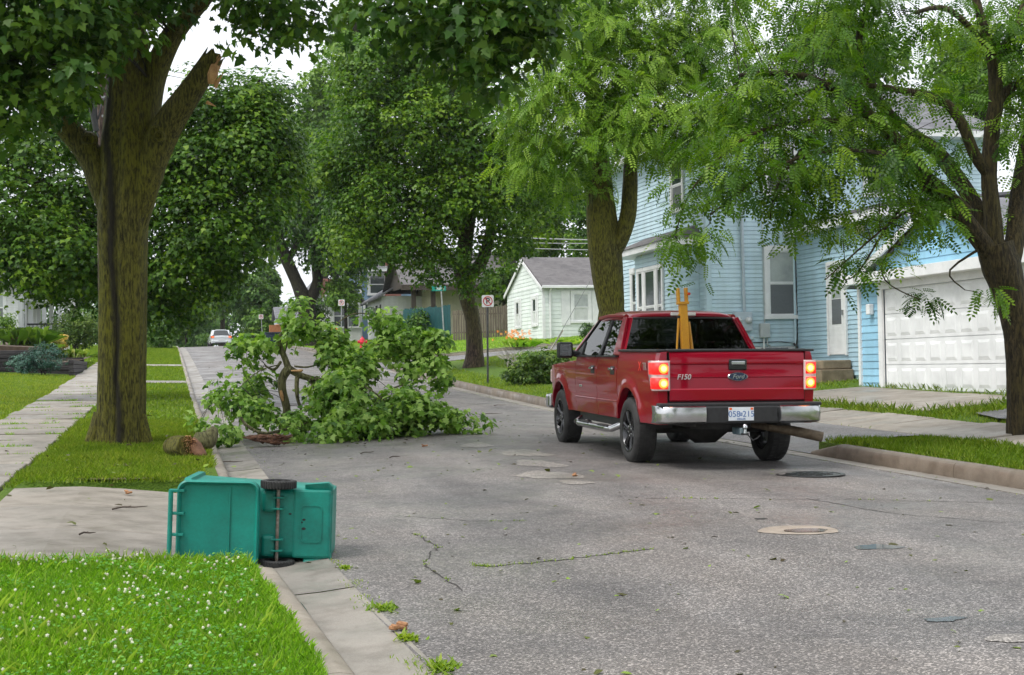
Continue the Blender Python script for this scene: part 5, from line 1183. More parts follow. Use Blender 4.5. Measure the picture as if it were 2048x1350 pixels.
for L in L5: roots_ += limb(t5, L, MB_locust, 'limb', 10)[4:]
blobs = [blob(1600, 120, d-.6, 130, 90, 1.1, .7), blob(1720, 60, d, 110, 80, 1., .7), blob(1500, 200, d-1, 90, 80, 1.), blob(1640, 240, d-1, 130, 60, .9), blob(1780, 230, d-.3, 90, 80, .9), blob(1560, 310, d-1.4, 130, 55, .8), blob(1700, 330, d-1, 110, 60, .8), blob(1840, 330, d-.3, 80, 80, .8), blob(1450, 380, d-1.6, 90, 60, .7), blob(1370, 470, d-1.7, 65, 50, .5, .8), blob(1395, 505, d-1.7, 38, 20, .3, .45), blob(1530, 420, d-1.5, 70, 45, .5, .8), blob(1600, 400, d-1.3, 80, 50, .6, .7), blob(1700, 430, d-1.1, 60, 50, .5, .6), blob(1780, 440, d-.8, 70, 60, .5, .8), blob(1850, 430, d-.5, 70, 50, .5, .7), blob(1740, 510, d-1.1, 55, 30, .35, .7), blob(1680, 560, d-1.2, 50, 22, .3, .6), blob(1790, 590, d-.9, 60, 25, .3, .6), blob(1800, 545, d-.9, 50, 24, .3, .5), blob(1935, 590, d-.5, 40, 28, .3, .6), blob(1960, 120, d+.3, 90, 100, 1.2, .5), blob(2030, 40, d+.2, 80, 70, 1., .9), blob(2040, 250, d+.3, 60, 90, 1., .5), blob(2030, 420, d+.2, 40, 70, .6, .4), blob(1850, 30, d, 90, 50, .8, .4), blob(1660, -30, d-.4, 260, 50, 1.4, .7), blob(1420, 290, d-1.4, 70, 50, .7, .6), blob(2120, 120, d+.5, 120, 150, 1.5)]
C = crown(t5, blobs, 7000, 'locust', ML_locust, .235, 66, .27, 17, .25, .85, n_ind=260, jit=.75)
twigs(t5, C, roots_, MB_dark, 230, .009, 7, sag=.02)

# ---- trees that close the view
def back_tree(name, label, px, py, d, wpx, hpx, n, lm, size, seed, group=None, leafkind='oval', k=9, base_py=None, twk=10):
    """a whole tree from its crown's centre and size in the picture at a real distance"""
    rg = random.Random(seed); bl = []
    for i in range(k):
        a = rg.uniform(0, 6.283); q = rg.uniform(.15, .72)
        bl.append(blob(px+wpx*.5*q*math.cos(a), py+hpx*.5*q*math.sin(a), d+rg.uniform(-.2, .2)*px2m(wpx, d), wpx*rg.uniform(.2, .32), hpx*rg.uniform(.18, .28)))
    c = at(px, py, d); g = float(gz(c[0], c[1])); t = thing(name, label, 'tree', (c[0], c[1], g), group=group)
    h = max(c[2]-g, .5); w = max(.07, h*.035)
    p_, r_ = smooth_path([(c[0], c[1], g-.3), (c[0]+.05*h*rg.uniform(-1, 1), c[1], g+h*.5), (c[0], c[1], c[2]), (c[0], c[1], c[2]+px2m(hpx, d)*.3)], [w*1.3, w, w*.7, w*.2], 4)
    MB().tube(p_, r_, 9).build('trunk', MB_dark, t, smooth=True)
    C = crown(t, bl, n, leafkind, lm, size, seed, clump=max(.35, px2m(wpx, d)*.09), per=46, shell=.35)
    if twk: twigs(t, C, p_[5:], MB_dark, twk, .03, seed)
    return t
BT = [('cottonwood', 'tall pale cottonwood rising between the two street maples', 650, 270, 150, 150, 380, 17000, ML_pale, .42, 101),
      ('poplar', 'pale tree top behind the overhead wires at upper centre', 720, 60, 140, 130, 170, 6000, ML_pale, .4, 102),
      ('roadside_tree', 'light green roadside tree right of the white car', 505, 600, 128, 110, 150, 9000, ML_far, .3, 103),
      ('roadside_tree', 'yellow-green small roadside tree beside the far sign post', 530, 650, 122, 80, 70, 4500, ML_pale, .26, 104),
      ('roadside_tree', 'dark roadside tree left of the white car at the hill crest', 370, 640, 140, 120, 130, 8000, ML_far, .32, 105),
      ('roadside_tree', 'taller hazy tree behind the white car', 440, 570, 150, 120, 150, 8000, ML_far, .34, 106),
      ('roadside_tree', 'dark green tree against the sky gap at the left of the forked maple', 540, 545, 138, 60, 130, 5000, ML_far, .3, 107),
      ('backyard_tree', 'broad dark tree behind the pale green house roof', 1080, 450, 96, 200, 190, 16000, ML_maple, .24, 108),
      ('backyard_tree', 'leafy tree between the pale green house and the blue house', 1180, 400, 90, 150, 240, 11000, ML_maple, .24, 109),
      ('backyard_tree', 'tree over the teal fence behind the leaning maple trunk', 1010, 560, 92, 90, 110, 6000, ML_mapled, .22, 110),
      ('backyard_tree', 'bright green tree behind the blue house roof at upper right', 1960, 190, 62, 230, 260, 15000, ML_pale, .2, 111),
      ('backyard_tree', 'green tree behind the blue house ridge', 1700, 120, 66, 260, 200, 12000, ML_far, .22, 112),
      ('garden_tree', 'dark rounded tree beside the white porch house', 150, 560, 84, 130, 110, 7000, ML_mapled, .22, 113),
      ('garden_tree', 'leafy tree over the white porch house roof', 30, 520, 92, 170, 120, 7000, ML_maple, .22, 114),
      ('young_tree', 'small feathery tree in front of the white glazed porch', 690, 592, 96, 90, 70, 4200, ML_pale, .2, 115),
      ('backyard_tree', 'dark backyard tree above the slate blue house', 820, 560, 118, 120, 90, 6500, ML_maple, .3, 116)]
for (nm, lb, px, py, dd_, w_, h_, n_, lm_, sz_, sd_) in BT: back_tree(nm, lb, px, py, dd_, w_, h_, n_, lm_, sz_, sd_)
# unseen trees added behind the photographer, for shade and reflections in paint and glass
for (nm, lb, x, y, hh, ww, sd_) in (('unseen_maple', 'unseen broad maple added on the left verge behind the viewpoint', -1.5, -9, 12, 10, 131), ('unseen_maple', 'unseen broad maple added on the right verge behind the viewpoint', 10.5, -7, 12, 11, 132), ('unseen_maple', 'unseen tall maple added on the right verge further behind the viewpoint', 11, -24, 15, 12, 133), ('unseen_maple', 'unseen tall maple added on the left verge further behind the viewpoint', -4, -26, 15, 13, 134)):
    g = float(gz(x, y)); t = thing(nm, lb, 'tree', (x, y, g)); rg_ = random.Random(sd_); MB().tube([(x, y, g-.3), (x+.1, y, g+hh*.3), (x, y+.2, g+hh*.7)], [.4, .32, .12], 10).build('trunk', MB_dark, t, smooth=True)
    crown(t, [(np.array([x+rg_.uniform(-.5, .5)*ww*.6, y+rg_.uniform(-.5, .5)*ww*.6, g+hh*rg_.uniform(.32, .85)]), (ww*.24, ww*.24, hh*.15)) for _ in range(10)], 4200, 'oval', ML_mapled, .5, sd_, .9, 40, .3)
# far wood beyond the crest: one mass
P, N, D, Ti, C = crown_pts([blob(x, 655+8*math.sin(x*.05), 175, 55, 42+10*math.sin(x*.09), 6) for x in range(240, 640, 40)]+[blob(x, 640, 165, 60, 60, 6) for x in range(-60, 260, 60)], 22000, 1.6, 50, .3, .75, .4, 77)
leaves('far_wood', P, N, D, np.full(len(P), .5), Ti, T_OVAL, 4, ML_far, None); bpy.data.objects['far_wood']['label'] = 'far belt of trees beyond the crest of the road'; bpy.data.objects['far_wood']['category'] = 'trees'

# ------------------------------------------------------------------ the fallen branch in the road
d = 23.7; fb = thing('fallen_branch', 'large leafy broken maple branch lying across the left half of the road', 'branch', tuple(at(566, 862, d)))
zc = lambda x, y: (380+x*.3027, 560+y*.3027)
def fl(pts, name='bough', n=10, m_=None):
    return limb(fb, [(*zc(x, y), dd_, w*.3027) for (x, y, dd_, w) in pts], m_ or MB_branch, name, n)
main = fl([(612, 990, d, 60), (640, 860, d, 52), (612, 740, d, 56), (608, 660, d, 58), (640, 600, d, 62), (672, 585, d, 56)], 'main_stem', 16)
rts = list(main)
for L in ([(655, 600, d, 50), (628, 520, d, 42), (595, 440, d, 38), (588, 400, d, 30), (602, 352, d, 22)], [(660, 590, d, 52), (730, 630, d, 44), (800, 650, d, 38), (870, 662, d-.1, 34), (930, 650, d-.2, 24), (1010, 660, d-.4, 14)],
          [(712, 620, d, 32), (705, 690, d-.1, 30), (710, 780, d-.1, 24), (740, 870, d, 16)], [(760, 640, d, 22), (830, 700, d, 18), (920, 745, d-.1, 12)], [(600, 540, d, 20), (560, 590, d-.1, 18), (510, 575, d-.1, 14), (490, 550, d-.1, 5)],
          [(1090, 560, d+.3, 14), (1160, 480, d+.4, 14), (1240, 430, d+.4, 12), (1320, 395, d+.5, 8)], [(920, 440, d+.3, 9), (950, 330, d+.3, 9), (1000, 265, d+.3, 8), (1100, 220, d+.3, 8), (1240, 235, d+.4, 5)], [(690, 570, d, 14), (780, 575, d, 12), (900, 540, d, 8)],
          [(1270, 745, d-.3, 10), (1340, 715, d-.3, 12), (1420, 695, d-.3, 10), (1480, 725, d-.3, 5)], [(620, 500, d, 9), (640, 420, d, 10), (625, 330, d, 9), (650, 270, d, 6)], [(590, 560, d-.2, 8), (480, 590, d-.3, 7), (380, 660, d-.5, 6), (290, 740, d-.6, 4), (180, 780, d-.7, 3)], [(1000, 655, d-.4, 14), (1150, 700, d-.8, 12), (1350, 830, d-.9, 10), (1600, 900, d-.9, 6)], [(870, 640, d, 10), (1000, 560, d+.3, 9), (1300, 520, d+.3, 7), (1560, 440, d+.2, 5), (1690, 600, d, 3)], [(780, 650, d, 12), (860, 800, d-.6, 10), (900, 950, d-.9, 6)]):
    rts += fl(L, 'bough', 8)
fl([(335, 905, d-1.6, 12), (365, 950, d-1.6, 22), (420, 990, d-1.6, 22), (500, 1012, d-1.6, 20), (620, 990, d-1.5, 18), (780, 940, d-1.2, 10)], 'stripped_bough', 8)
fl([(668, 600, d-.08, 8), (730, 600, d-.1, 20), (745, 592, d-.1, 6)], 'torn_wood', 6, M_wood)
fl([(600, 730, d-.09, 16), (607, 765, d-.1, 26), (614, 800, d-.09, 12)], 'torn_wood', 7, M_wood)
zb = lambda x, y, dd_, rx, ry, rz, w=1.: blob(*zc(x, y), dd_, rx*.26, ry*.25, rz*.8, w)
bl = [zb(700, 210, d, 70, 70, .4, .7), zb(735, 290, d-.1, 80, 60, .4), zb(700, 350, d, 60, 40, .35), zb(330, 460, d-.2, 70, 90, .35, .7), zb(420, 480, d, 80, 80, .45, .7), zb(500, 410, d, 70, 60, .4, .7), zb(360, 590, d-.2, 40, 50, .3, .5), zb(650, 440, d+.4, 50, 50, .3, .4),
      zb(950, 395, d+.2, 105, 100, .6), zb(960, 500, d, 110, 80, .6), zb(1310, 295, d+.2, 110, 65, .5), zb(1130, 270, d+.3, 50, 30, .3, .6), zb(1100, 570, d-.1, 150, 95, .7, 1.2), zb(1300, 470, d+.2, 130, 80, .6, .8), zb(1520, 400, d, 100, 70, .5), zb(1620, 470, d, 80, 110, .5), zb(1480, 560, d, 120, 80, .5, .8), zb(1660, 610, d-.2, 70, 90, .4), zb(1460, 640, d-.2, 50, 60, .3, .5),
      zb(1000, 700, d-.5, 180, 100, .8, 1.3), zb(1050, 850, d-.9, 200, 120, .9, 1.6), zb(1180, 950, d-1.2, 170, 90, .8, 1.4), zb(950, 980, d-1.4, 140, 80, .7, 1.2), zb(900, 1060, d-1.7, 150, 35, .5), zb(1400, 860, d-.8, 170, 100, .8, 1.4), zb(1580, 890, d-.8, 150, 90, .7, 1.2), zb(1720, 940, d-.8, 120, 55, .5), zb(1850, 965, d-.8, 90, 25, .4, .6), zb(1500, 760, d-.4, 120, 60, .5, .8), zb(1440, 960, d-1., 150, 50, .6),
      zb(460, 690, d+.3, 90, 70, .4, .7), zb(420, 770, d+.2, 100, 60, .5, .8), zb(300, 820, d-.8, 100, 60, .5), zb(180, 790, d-.9, 60, 50, .35, .6), zb(220, 700, d-.6, 50, 50, .3, .4), zb(420, 880, d-.9, 110, 60, .6), zb(510, 900, d+.1, 70, 60, .4, .6), zb(80, 960, d-1.6, 70, 40, .4, .6), zb(250, 1000, d-1.8, 110, 40, .5, .7), zb(700, 950, d-1., 120, 50, .5), zb(680, 1000, d-1.5, 90, 40, .4, .7), zb(250, 1050, d-2., 90, 20, .35, .5), zb(780, 790, d+.5, 80, 80, .4, .4)]
P, N, D, Ti, C = crown_pts(bl, 12500, .2, 24, .1, .9, .75, 88, .9)
gzm = road_z(P[:, 0], P[:, 1])+.015; P[:, 2] = np.maximum(P[:, 2], gzm+RNG.random(len(P))*.05)
pale = np.clip(Ti+.3*RNG.normal(size=len(P))+.1, 0, 1)
leaves('foliage', P, N, D, .095*(.55+.9*RNG.random(len(P))), pale, T_MAPLE, 14, ML_fallen, fb, 300)
twigs(fb, C, rts, MB_dark, 260, .008, 9, sag=.03)

# ---- broken log pieces by the kerb and slab of torn bark
def up_to(px, py, d): return at(px, py, d)
d = 17.75
lg = thing('broken_log', 'short mossy log with a torn orange broken end on the grass by the kerb', 'log', tuple(at(378, 912, d)))
limb(lg, [(345, 880, d+.25, 34), (350, 893, d+.2, 46), (362, 893, d+.05, 46), (374, 892, d-.1, 42)], MB_maple, 'log_body', 16, 4, ridge=lambda th, t: 1+.06*math.sin(5*th)+random.uniform(-.03, .03))
limb(lg, [(352, 872, d+.2, 16), (353, 880, d+.2, 20), (354, 890, d+.2, 26)], MB_maple, 'knot_stub', 10, 3)
s = MB()
for q in range(260):
    a = random.uniform(0, 6.28); rr = math.sqrt(random.random())*20; x, y = 376+rr*math.cos(a)*.85, 892+rr*math.sin(a)*1.05; p_ = at(x, y, d-.04)
    s.tube([p_, Vector(p_)+Vector((random.uniform(-.01, .02), random.uniform(-.12, -.05), random.uniform(-.01, .015)))], [random.uniform(.007, .013), .002], 4)
s.build('torn_end', M_wood, lg)
limb(lg, [(384, 878, d, 14), (392, 895, d-.05, 28), (402, 908, d-.1, 24), (412, 914, d-.15, 8)], M_woodred, 'bark_flap', 9, 3, jag=.05)
lg2 = thing('bark_log', 'pale curved log lying over the kerb edge behind the broken log', 'log', tuple(at(410, 890, d+.9)))
limb(lg2, [(392, 880, d+.8, 34), (404, 882, d+.85, 38), (416, 880, d+.9, 34), (424, 866, d+.95, 26), (428, 858, d+1., 16)], MB_branch, 'log_body', 14, 4, ridge=lambda th, t: 1+.05*math.sin(4*th+t*3)+random.uniform(-.02, .02))
d2 = 21.4; sl = thing('torn_bark_slab', 'splintered red-brown slab of torn wood in front of the fallen branch', 'wood slab', tuple(at(530, 890, d2)))
s = MB()
for q in range(110):
    t = random.random(); x0 = 492+70*t+random.uniform(-12, 8); ln = random.uniform(16, 44)*(1-.4*t); y0 = 872+random.uniform(-1, 16)*min(1, t*1.6+.15)
    s.tube([at(x0, y0, d2+random.uniform(-.12, .12)), at(x0+ln*.5, y0+random.uniform(-2, 4), d2+random.uniform(-.12, .1)), at(x0+ln, y0+random.uniform(-2, 3), d2+random.uniform(-.1, .1))], [.004, random.uniform(.008, .028), .003], 4)
s.build('splinters', M_woodred, sl)
limb(sl, [(500, 876, d2, 6), (520, 880, d2, 8), (545, 881, d2, 10), (570, 876, d2, 8), (582, 872, d2, 6)], M_woodred, 'slab_core', 8, 4, jag=.05)
# ------------------------------------------------------------------ street furniture
M_swhite = mat('sign_white', (.7, .7, .7), None, rough=.35); M_sred = mat('sign_red', (.5, .015, .02), None, rough=.35); M_sblack = mat('sign_black', (.012, .012, .012), None, rough=.4); M_sgreen = mat('sign_green', (.0, .27, .21), None, rough=.35)
def no_parking(label, px, py_base, py_top, depth, wpx, post_m=None, off=0, letter=True):
    b_ = at(px, py_base, depth); z = float(gz(b_[0], b_[1])); top = at(px+off, py_top, depth); w = px2m(wpx, depth)
    t = thing('no_parking_sign', label, 'sign', (b_[0], b_[1], z), group='no parking signs')
    tp = Vector((float(top[0]), float(b_[1]), float(top[2])))
    s = MB(); s.tube([(b_[0], b_[1]+.03, z-.2), (tp[0], tp[1]+.03, tp[2]-.03)], .03, 6); s.build('post', post_m or M_steel, t)
    n = Vector((CAMP[0]-b_[0], CAMP[1]-b_[1], 0)).normalized(); n = Vector((-.1, -1, 0)).normalized(); a = n.cross(Vector((0, 0, -1))).normalized()
    M4 = basis_mat(tp+Vector((0, -.02, -w*.5)), -a if a.x < 0 else a, Vector((0, 0, 1)), n)
    pr = MB(); ring = rrect(w, w, w*.1, 0, 4); pr.prism([M4 @ Vector(p) for p in ring], n*.006); pl_ = pr.build('plate', M_swhite, t)
    def bd(r0, r1, zoff, m_, name): MB().lathe([(r0, 0), (r1, 0), (r1, .004), (r0, .004)], 36, M4 @ Matrix.Translation((0, 0, zoff)), close=True).build(name, m_, pl_)
    inv = wmat(t).inverted()
    text_mesh('letter', 'P', w*.66, M_sblack, pl_, inv @ M4 @ Matrix.Translation((0, 0, .009)), .002, w*.012)
    bd(w*.33, w*.40, .0075, M_sred, 'prohibition_ring')
    MB().box((0, 0, 0), (w*.07, w*.7, .003), RZ(R(45))).build('prohibition_bar', M_sred, pl_, world=False).matrix_basis = inv @ M4 @ Matrix.Translation((0, 0, .0135))
    return t
no_parking('nearest no parking sign on a dark post beside the leaning maple', 976, 768, 590, 41.5, 24, mat('dark_post', (.05, .05, .05), (.09, .09, .09), 10, .5, metal=.5))
no_parking('no parking sign on a short post before the white glazed porch', 683, 700, 599, 83, 12.5)
no_parking('farthest small no parking sign, leaning left, left of the forked tree', 527, 686, 629, 112, 9, None, -5)
# street name sign
b_ = at(890, 713, 73); z = float(gz(b_[0], b_[1])); sn = thing('street_name_sign', 'green street name sign blades on a tall thin pole reading Riley', 'sign', (b_[0], b_[1], z))
tp = at(882, 570, 73)
MB().tube([(b_[0], b_[1], z-.2), (tp[0], b_[1], tp[2])], .035, 8).build('pole', M_steel, sn)
r0 = at(881, 577, 72.95); w_ = px2m(27, 73)
bl_ = MB().box((r0[0]-.1, b_[1]-.05, r0[2]), (w_+.08, .02, .26)).build('name_blade', M_sgreen, sn)
t_ = text_mesh('street_name', 'Riley', .22, M_swhite, bl_, wmat(sn).inverted() @ (Matrix.Translation((r0[0]+.0, b_[1]-.064, r0[2])) @ Matrix.Rotation(R(90), 4, 'X')), .002, .006)
MB().box((tp[0], b_[1], r0[2]+.29), (.02, .5, .24)).build('name_blade', M_sgreen, sn); MB().box((tp[0], b_[1]-.02, r0[2]+.3), (.14, .1, .22)).build('name_bracket', M_sgreen, sn)
# hydrant
hp = at(725, 703, 76); hz_ = float(gz(hp[0], hp[1])); hy = thing('fire_hydrant', 'red fire hydrant on the far verge seen over the fallen branch', 'fire hydrant', (hp[0], hp[1], hz_))
M_hyd = mat('hydrant_red', (.55, .01, .03), (.65, .02, .05), 5, .4); Mh = Matrix.Translation((hp[0], hp[1], hz_))
MB().lathe([(.2, 0), (.2, .06), (.14, .07), (.13, .5), (.17, .51), (.17, .56), (.14, .58), (.13, .7), (.08, .78), (.001, .8)], 16, Mh).build('barrel', M_hyd, hy, smooth=True, ang=30)
for a in (0, 90, 180): q = Matrix.Translation((hp[0], hp[1], hz_+.56)) @ Matrix.Rotation(R(a+90), 4, 'Z') @ Matrix.Rotation(R(90), 4, 'X'); MB().lathe([(.07, .1), (.07, .2), (.09, .2), (.09, .25), (.001, .26)], 12, q).build('outlet_cap', M_hyd, hy, smooth=True, ang=30)
MB().lathe([(.03, .79), (.03, .86), (.001, .87)], 6, Mh).build('operating_nut', M_hyd, hy)

# white hatchback at the crest
cp = at(443, 692, 121); ch = thing('white_hatchback', 'white hatchback seen from behind at the crest of the road', 'car', (cp[0], cp[1], float(EL(cp[1]))), rotz=R(3))
M_wcar = mat('white_car_paint', (.62, .65, .67), None, rough=.25, coat=1)
def K(s, n, m_, p=None, **k): return s.build(n, m_, p or ch, world=False, **k)
s = MB(); st_ = [(-.05, .70, .32, .80), (0, .86, .28, .92), (.5, .9, .25, .96), (2., .91, .25, .97), (3.6, .88, .25, .85), (4.2, .75, .3, .7)]
s.grid([[(-w*.92, y, z0), (-w, y, z0+.15), (-w*.99, y, z1-.15), (-w*.93, y, z1), (0, y, z1+.03), (w*.93, y, z1), (w*.99, y, z1-.15), (w, y, z0+.15), (w*.92, y, z0)] for y, w, z0, z1 in st_]); s.poly([(-.66, -.05, .32), (-.70, -.05, .65), (-.65, -.05, .80), (.65, -.05, .8), (.7, -.05, .65), (.66, -.05, .32)]); K(s, 'body', M_wcar, smooth=True, ang=40)
s = MB(); s.grid([[(-w, y, z0), (-w*.86, y+.1, z1), (0, y+.1, z1+.03), (w*.86, y+.1, z1), (w, y, z0)] for y, w, z0, z1 in ((.12, .82, .93, 1.0), (.55, .84, .95, 1.42), (1.4, .84, .96, 1.47), (2.2, .82, .95, 1.40), (3., .8, .9, .95))]); K(s, 'cabin', M_wcar, smooth=True, ang=40)
s = MB(); s.poly([(-.68, .06, .96), (.68, .06, .96), (.56, .5, 1.38), (-.56, .5, 1.38)]); K(s, 'rear_window', M_darkglass)
K(MB().bb(-.85, .85, -.12, .06, .3, .55), 'bumper', M_wcar, bevel=.05); K(MB().bb(-.55, .55, -.13, -.1, .24, .36), 'diffuser', M_black); K(MB().bb(-.26, .26, -.125, -.1, .5, .62), 'number_plate', M_swhite)
for sg in (-1, 1):
    tl = K(MB().bb(sg*.6, sg*.88, -.06, .2, .72, .92), 'tail_light', mat('amber_lit', (.7, .12, .04), None, rough=.2), bevel=.03); K(MB().bb(sg*.64, sg*.8, -.075, -.06, .76, .86), 'lamp', emit('soft_red', (1, .16, .05), 1.2), tl)
    for y in (.75, 3.4): w = empty('wheel', ch); w.matrix_basis = Matrix.Translation((sg*.8, y, .31)) @ Matrix.Rotation(R(90), 4, 'Y'); K(MB().lathe([(.19, -.1), (.3, -.1), (.315, 0), (.3, .1), (.19, .1)], 20, close=True), 'tyre', M_rubber, w); K(MB().lathe([(.19, -.05), (.19, .06)], 16), 'rim', M_steel, w)
K(MB().bb(-.45, .45, .52, .62, 1.44, 1.49), 'spoiler', M_wcar)

# kerbside bin with a carton, far up the road
q = at(547, 688, 108); kb = thing('kerbside_bin', 'dark blue kerbside bin standing behind the fallen branch far up the road', 'bin', (q[0], q[1], float(gz(q[0], q[1]))))
M_bbin = mat('navy_plastic', (.01, .03, .06), None, rough=.5)
s = MB(); loft(s, [rrect(.5*2, .6, .06, 0), rrect(.62*2, .75, .06, 1.15)]); s.build('body', M_bbin, kb, world=False); MB().box((0, 0, 1.2), (1.3, .8, .08)).build('lid', M_bbin, kb, world=False, bevel=.02)
q2 = Vector(kb.location)+Vector((.15, 0, 1.25)); cbx = thing('cardboard_box', 'brown cardboard box on top of the far blue bin', 'box', q2); M_card = mat('cardboard', (.35, .13, .05), (.42, .18, .08), 6, .8)
MB().box((0, 0, .28), (.9, .5, .55)).build('carton', M_card, cbx, world=False); MB().box((.2, -.26, .56), (.4, .1, .02), RX(R(30))).build('flap', M_card, cbx, world=False)
q = at(668, 672, 92); ob = thing('orange_board', 'orange board leaning beyond the fallen branch near the glazed porch', 'board', (q[0], q[1], float(gz(q[0], q[1])))); MB().box((0, 0, .6), (.5, .05, 1.2), RX(R(-10))).build('board', mat('orange_wood', (.6, .22, .04), (.7, .3, .06), 5, .6), ob, world=False); MB().box((.1, .1, .3), (.06, .3, .6)).build('prop', M_card, ob, world=False)

# ------------------------------------------------------------------ utility pole, wires
up_ = at(212, 500, 31); ux, uy = up_[0], up_[1]; ug = float(gz(ux, uy)); po = thing('utility_pole', 'weathered wooden utility pole with hanging cables behind the broken maple', 'utility pole', (ux, uy, ug))
M_pole = bark('pole_wood', (.09, .06, .05), (.2, .145, .125), (.18, .13, .11), .2, 24, .1)
tpz = at(205, -140, 31)
MB().tube([(ux, uy, ug-.5), (ux-.03, uy, ug+4), (float(tpz[0]), uy, float(tpz[2]))], [.17, .15, .12], 14, rough=.015).build('shaft', M_pole, po, smooth=True)
MB().box((float(tpz[0]), uy-.15, float(tpz[2])-.5), (2.2, .1, .12)).build('crossarm', M_pole, po)
cab = [[(165, -60, 30.8), (170, 100, 30.8), (180, 190, 30.8), (196, 262, 30.8)], [(150, -60, 30.8), (172, 140, 30.8), (188, 240, 30.8), (197, 275, 30.8)], [(176, 60, 30.7), (186, 190, 30.7), (194, 240, 30.7), (205, 205, 30.7), (222, 180, 30.8)]]
for i, c_ in enumerate(cab): p_, r_ = smooth_path([at(*q) for q in c_], [.02 if i else .035]*len(c_), 4); MB().tube(p_, r_, 6).build('hanging_cable', M_black, po)
MB().tube([at(186, 215, 30.7), at(192, 262, 30.7)], [.09, .06], 8).build('splice_case', M_black, po)
for i in range(5): MB().box(at(206+i*.5, 118+i*38, 30.83), (.09, .02, .05)).build('pole_step', M_steel, po)
def wire(label, a, b_, sag, r_=.012, col=None, group='overhead wires'):
    A, B = np.array(at(*a)), np.array(at(*b_)); P = [A+(B-A)*t-np.array([0, 0, sag*4*t*(1-t)]) for t in np.linspace(0, 1, 14)]
    o = MB().tube(P, r_, 5).build('overhead_wire', col or M_black); tag(o, label, 'wire', group)
wire('topmost of three pale cables above the pale green house roof', (985, 473, 76), (1185, 480, 72), .02, .03, mat('pale_cable', (.3, .31, .3), None, rough=.5)); wire('middle of three pale cables above the pale green house roof', (980, 484, 76), (1185, 487, 72), .02, .022, MATS['pale_cable']); wire('lowest of three pale cables above the pale green house roof', (990, 494, 76), (1185, 500, 72), .02, .022, MATS['pale_cable'])
wire('left dark wire crossing the sky gap at top centre', (690, -8, 60), (830, 78, 40), .05, .016); wire('right dark wire crossing the sky gap at top centre', (722, -10, 60), (860, 60, 42), .05, .012)
wire('thin wire crossing the sky between the maple stub and leaves', (300, 133, 45), (600, 172, 60), .15, .01); wire('lower thin wire behind the maple stub', (310, 145, 45), (620, 185, 60), .15, .01)
wire('long wire crossing the leafy crowns at mid height', (540, 270, 62), (1180, 352, 58), .2, .012)
ga = at(1100, 703, 62); gw = thing('guy_wire', 'slanting guy wire with pale sleeve in front of the pale green house', 'guy wire', tuple(ga))
MB().tube([ga, at(1180, 562, 60)], .014, 5).build('cable', M_steel, gw); MB().tube([ga, at(1126, 660, 61.5)], .035, 6).build('sleeve', mat('pale_sleeve', (.5, .47, .36), None, rough=.6), gw)

# ------------------------------------------------------------------ shrubs and gardens
def shrub(name, label, blobs, n, lm, size, seed, leafkind='oval', group=None, cat='shrub', clump=.14, per=26, stems=8, droop=.3):
    c = np.array(blobs[0][0]); g = float(gz(c[0], c[1])); t = thing(name, label, cat, (c[0], c[1], g), group=group)
    C = crown(t, blobs, n, leafkind, lm, size, seed, clump, per, .4, droop, name='foliage')
    for i in range(min(stems, len(C))):
        q = C[i*7 % len(C)]; MB().tube([(c[0]+random.uniform(-.1, .1), c[1]+random.uniform(-.1, .1), g-.05), (c+q)/2-np.array([0, 0, .05]), q], [.018, .012, .004], 5).build('stem', MB_dark, t)
    return t
d = 40.5
shrub('privet_bush', 'rounded leafy bush on the verge left of the truck mirror', [blob(1070, 738, d, 52, 34, .7), blob(1100, 730, d-.2, 40, 34, .6), blob(1040, 750, d-.1, 34, 18, .5)], 4200, ML_shrub, .1, 201, droop=.2)
shrub('variegated_shrub', 'pale yellow-green growth on top of the rounded verge bush', [blob(1078, 715, d+.3, 48, 10, .6)], 1300, ML_pale, .08, 202)
dk = thing('dead_brush', 'pile of bare grey brush and twigs beside the verge bush', 'brush pile', tuple(at(1025, 728, 43.5))); M_twig = mat('grey_twig', (.3, .27, .24), (.45, .42, .38), 8, .8)
for i in range(60): a = at(1030+random.uniform(-16, 16), 732+random.uniform(-4, 3), 43.5+random.uniform(-.4, .4)); q = at(1020+random.uniform(-34, 30), 700+random.uniform(-6, 16), 43.5+random.uniform(-.4, .4)); MB().tube([a, (a+q)/2+RNG.normal(size=3)*.05, q], [.012, .009, .003], 4).build('twig', M_twig, dk)
shrub('clipped_hedge', 'dark clipped hedge behind the truck cab beside the pale green house', [blob(1182, 665, 58, 22, 17, .6), blob(1205, 668, 58, 20, 16, .6)], 3500, ML_mapled, .08, 203, stems=4)
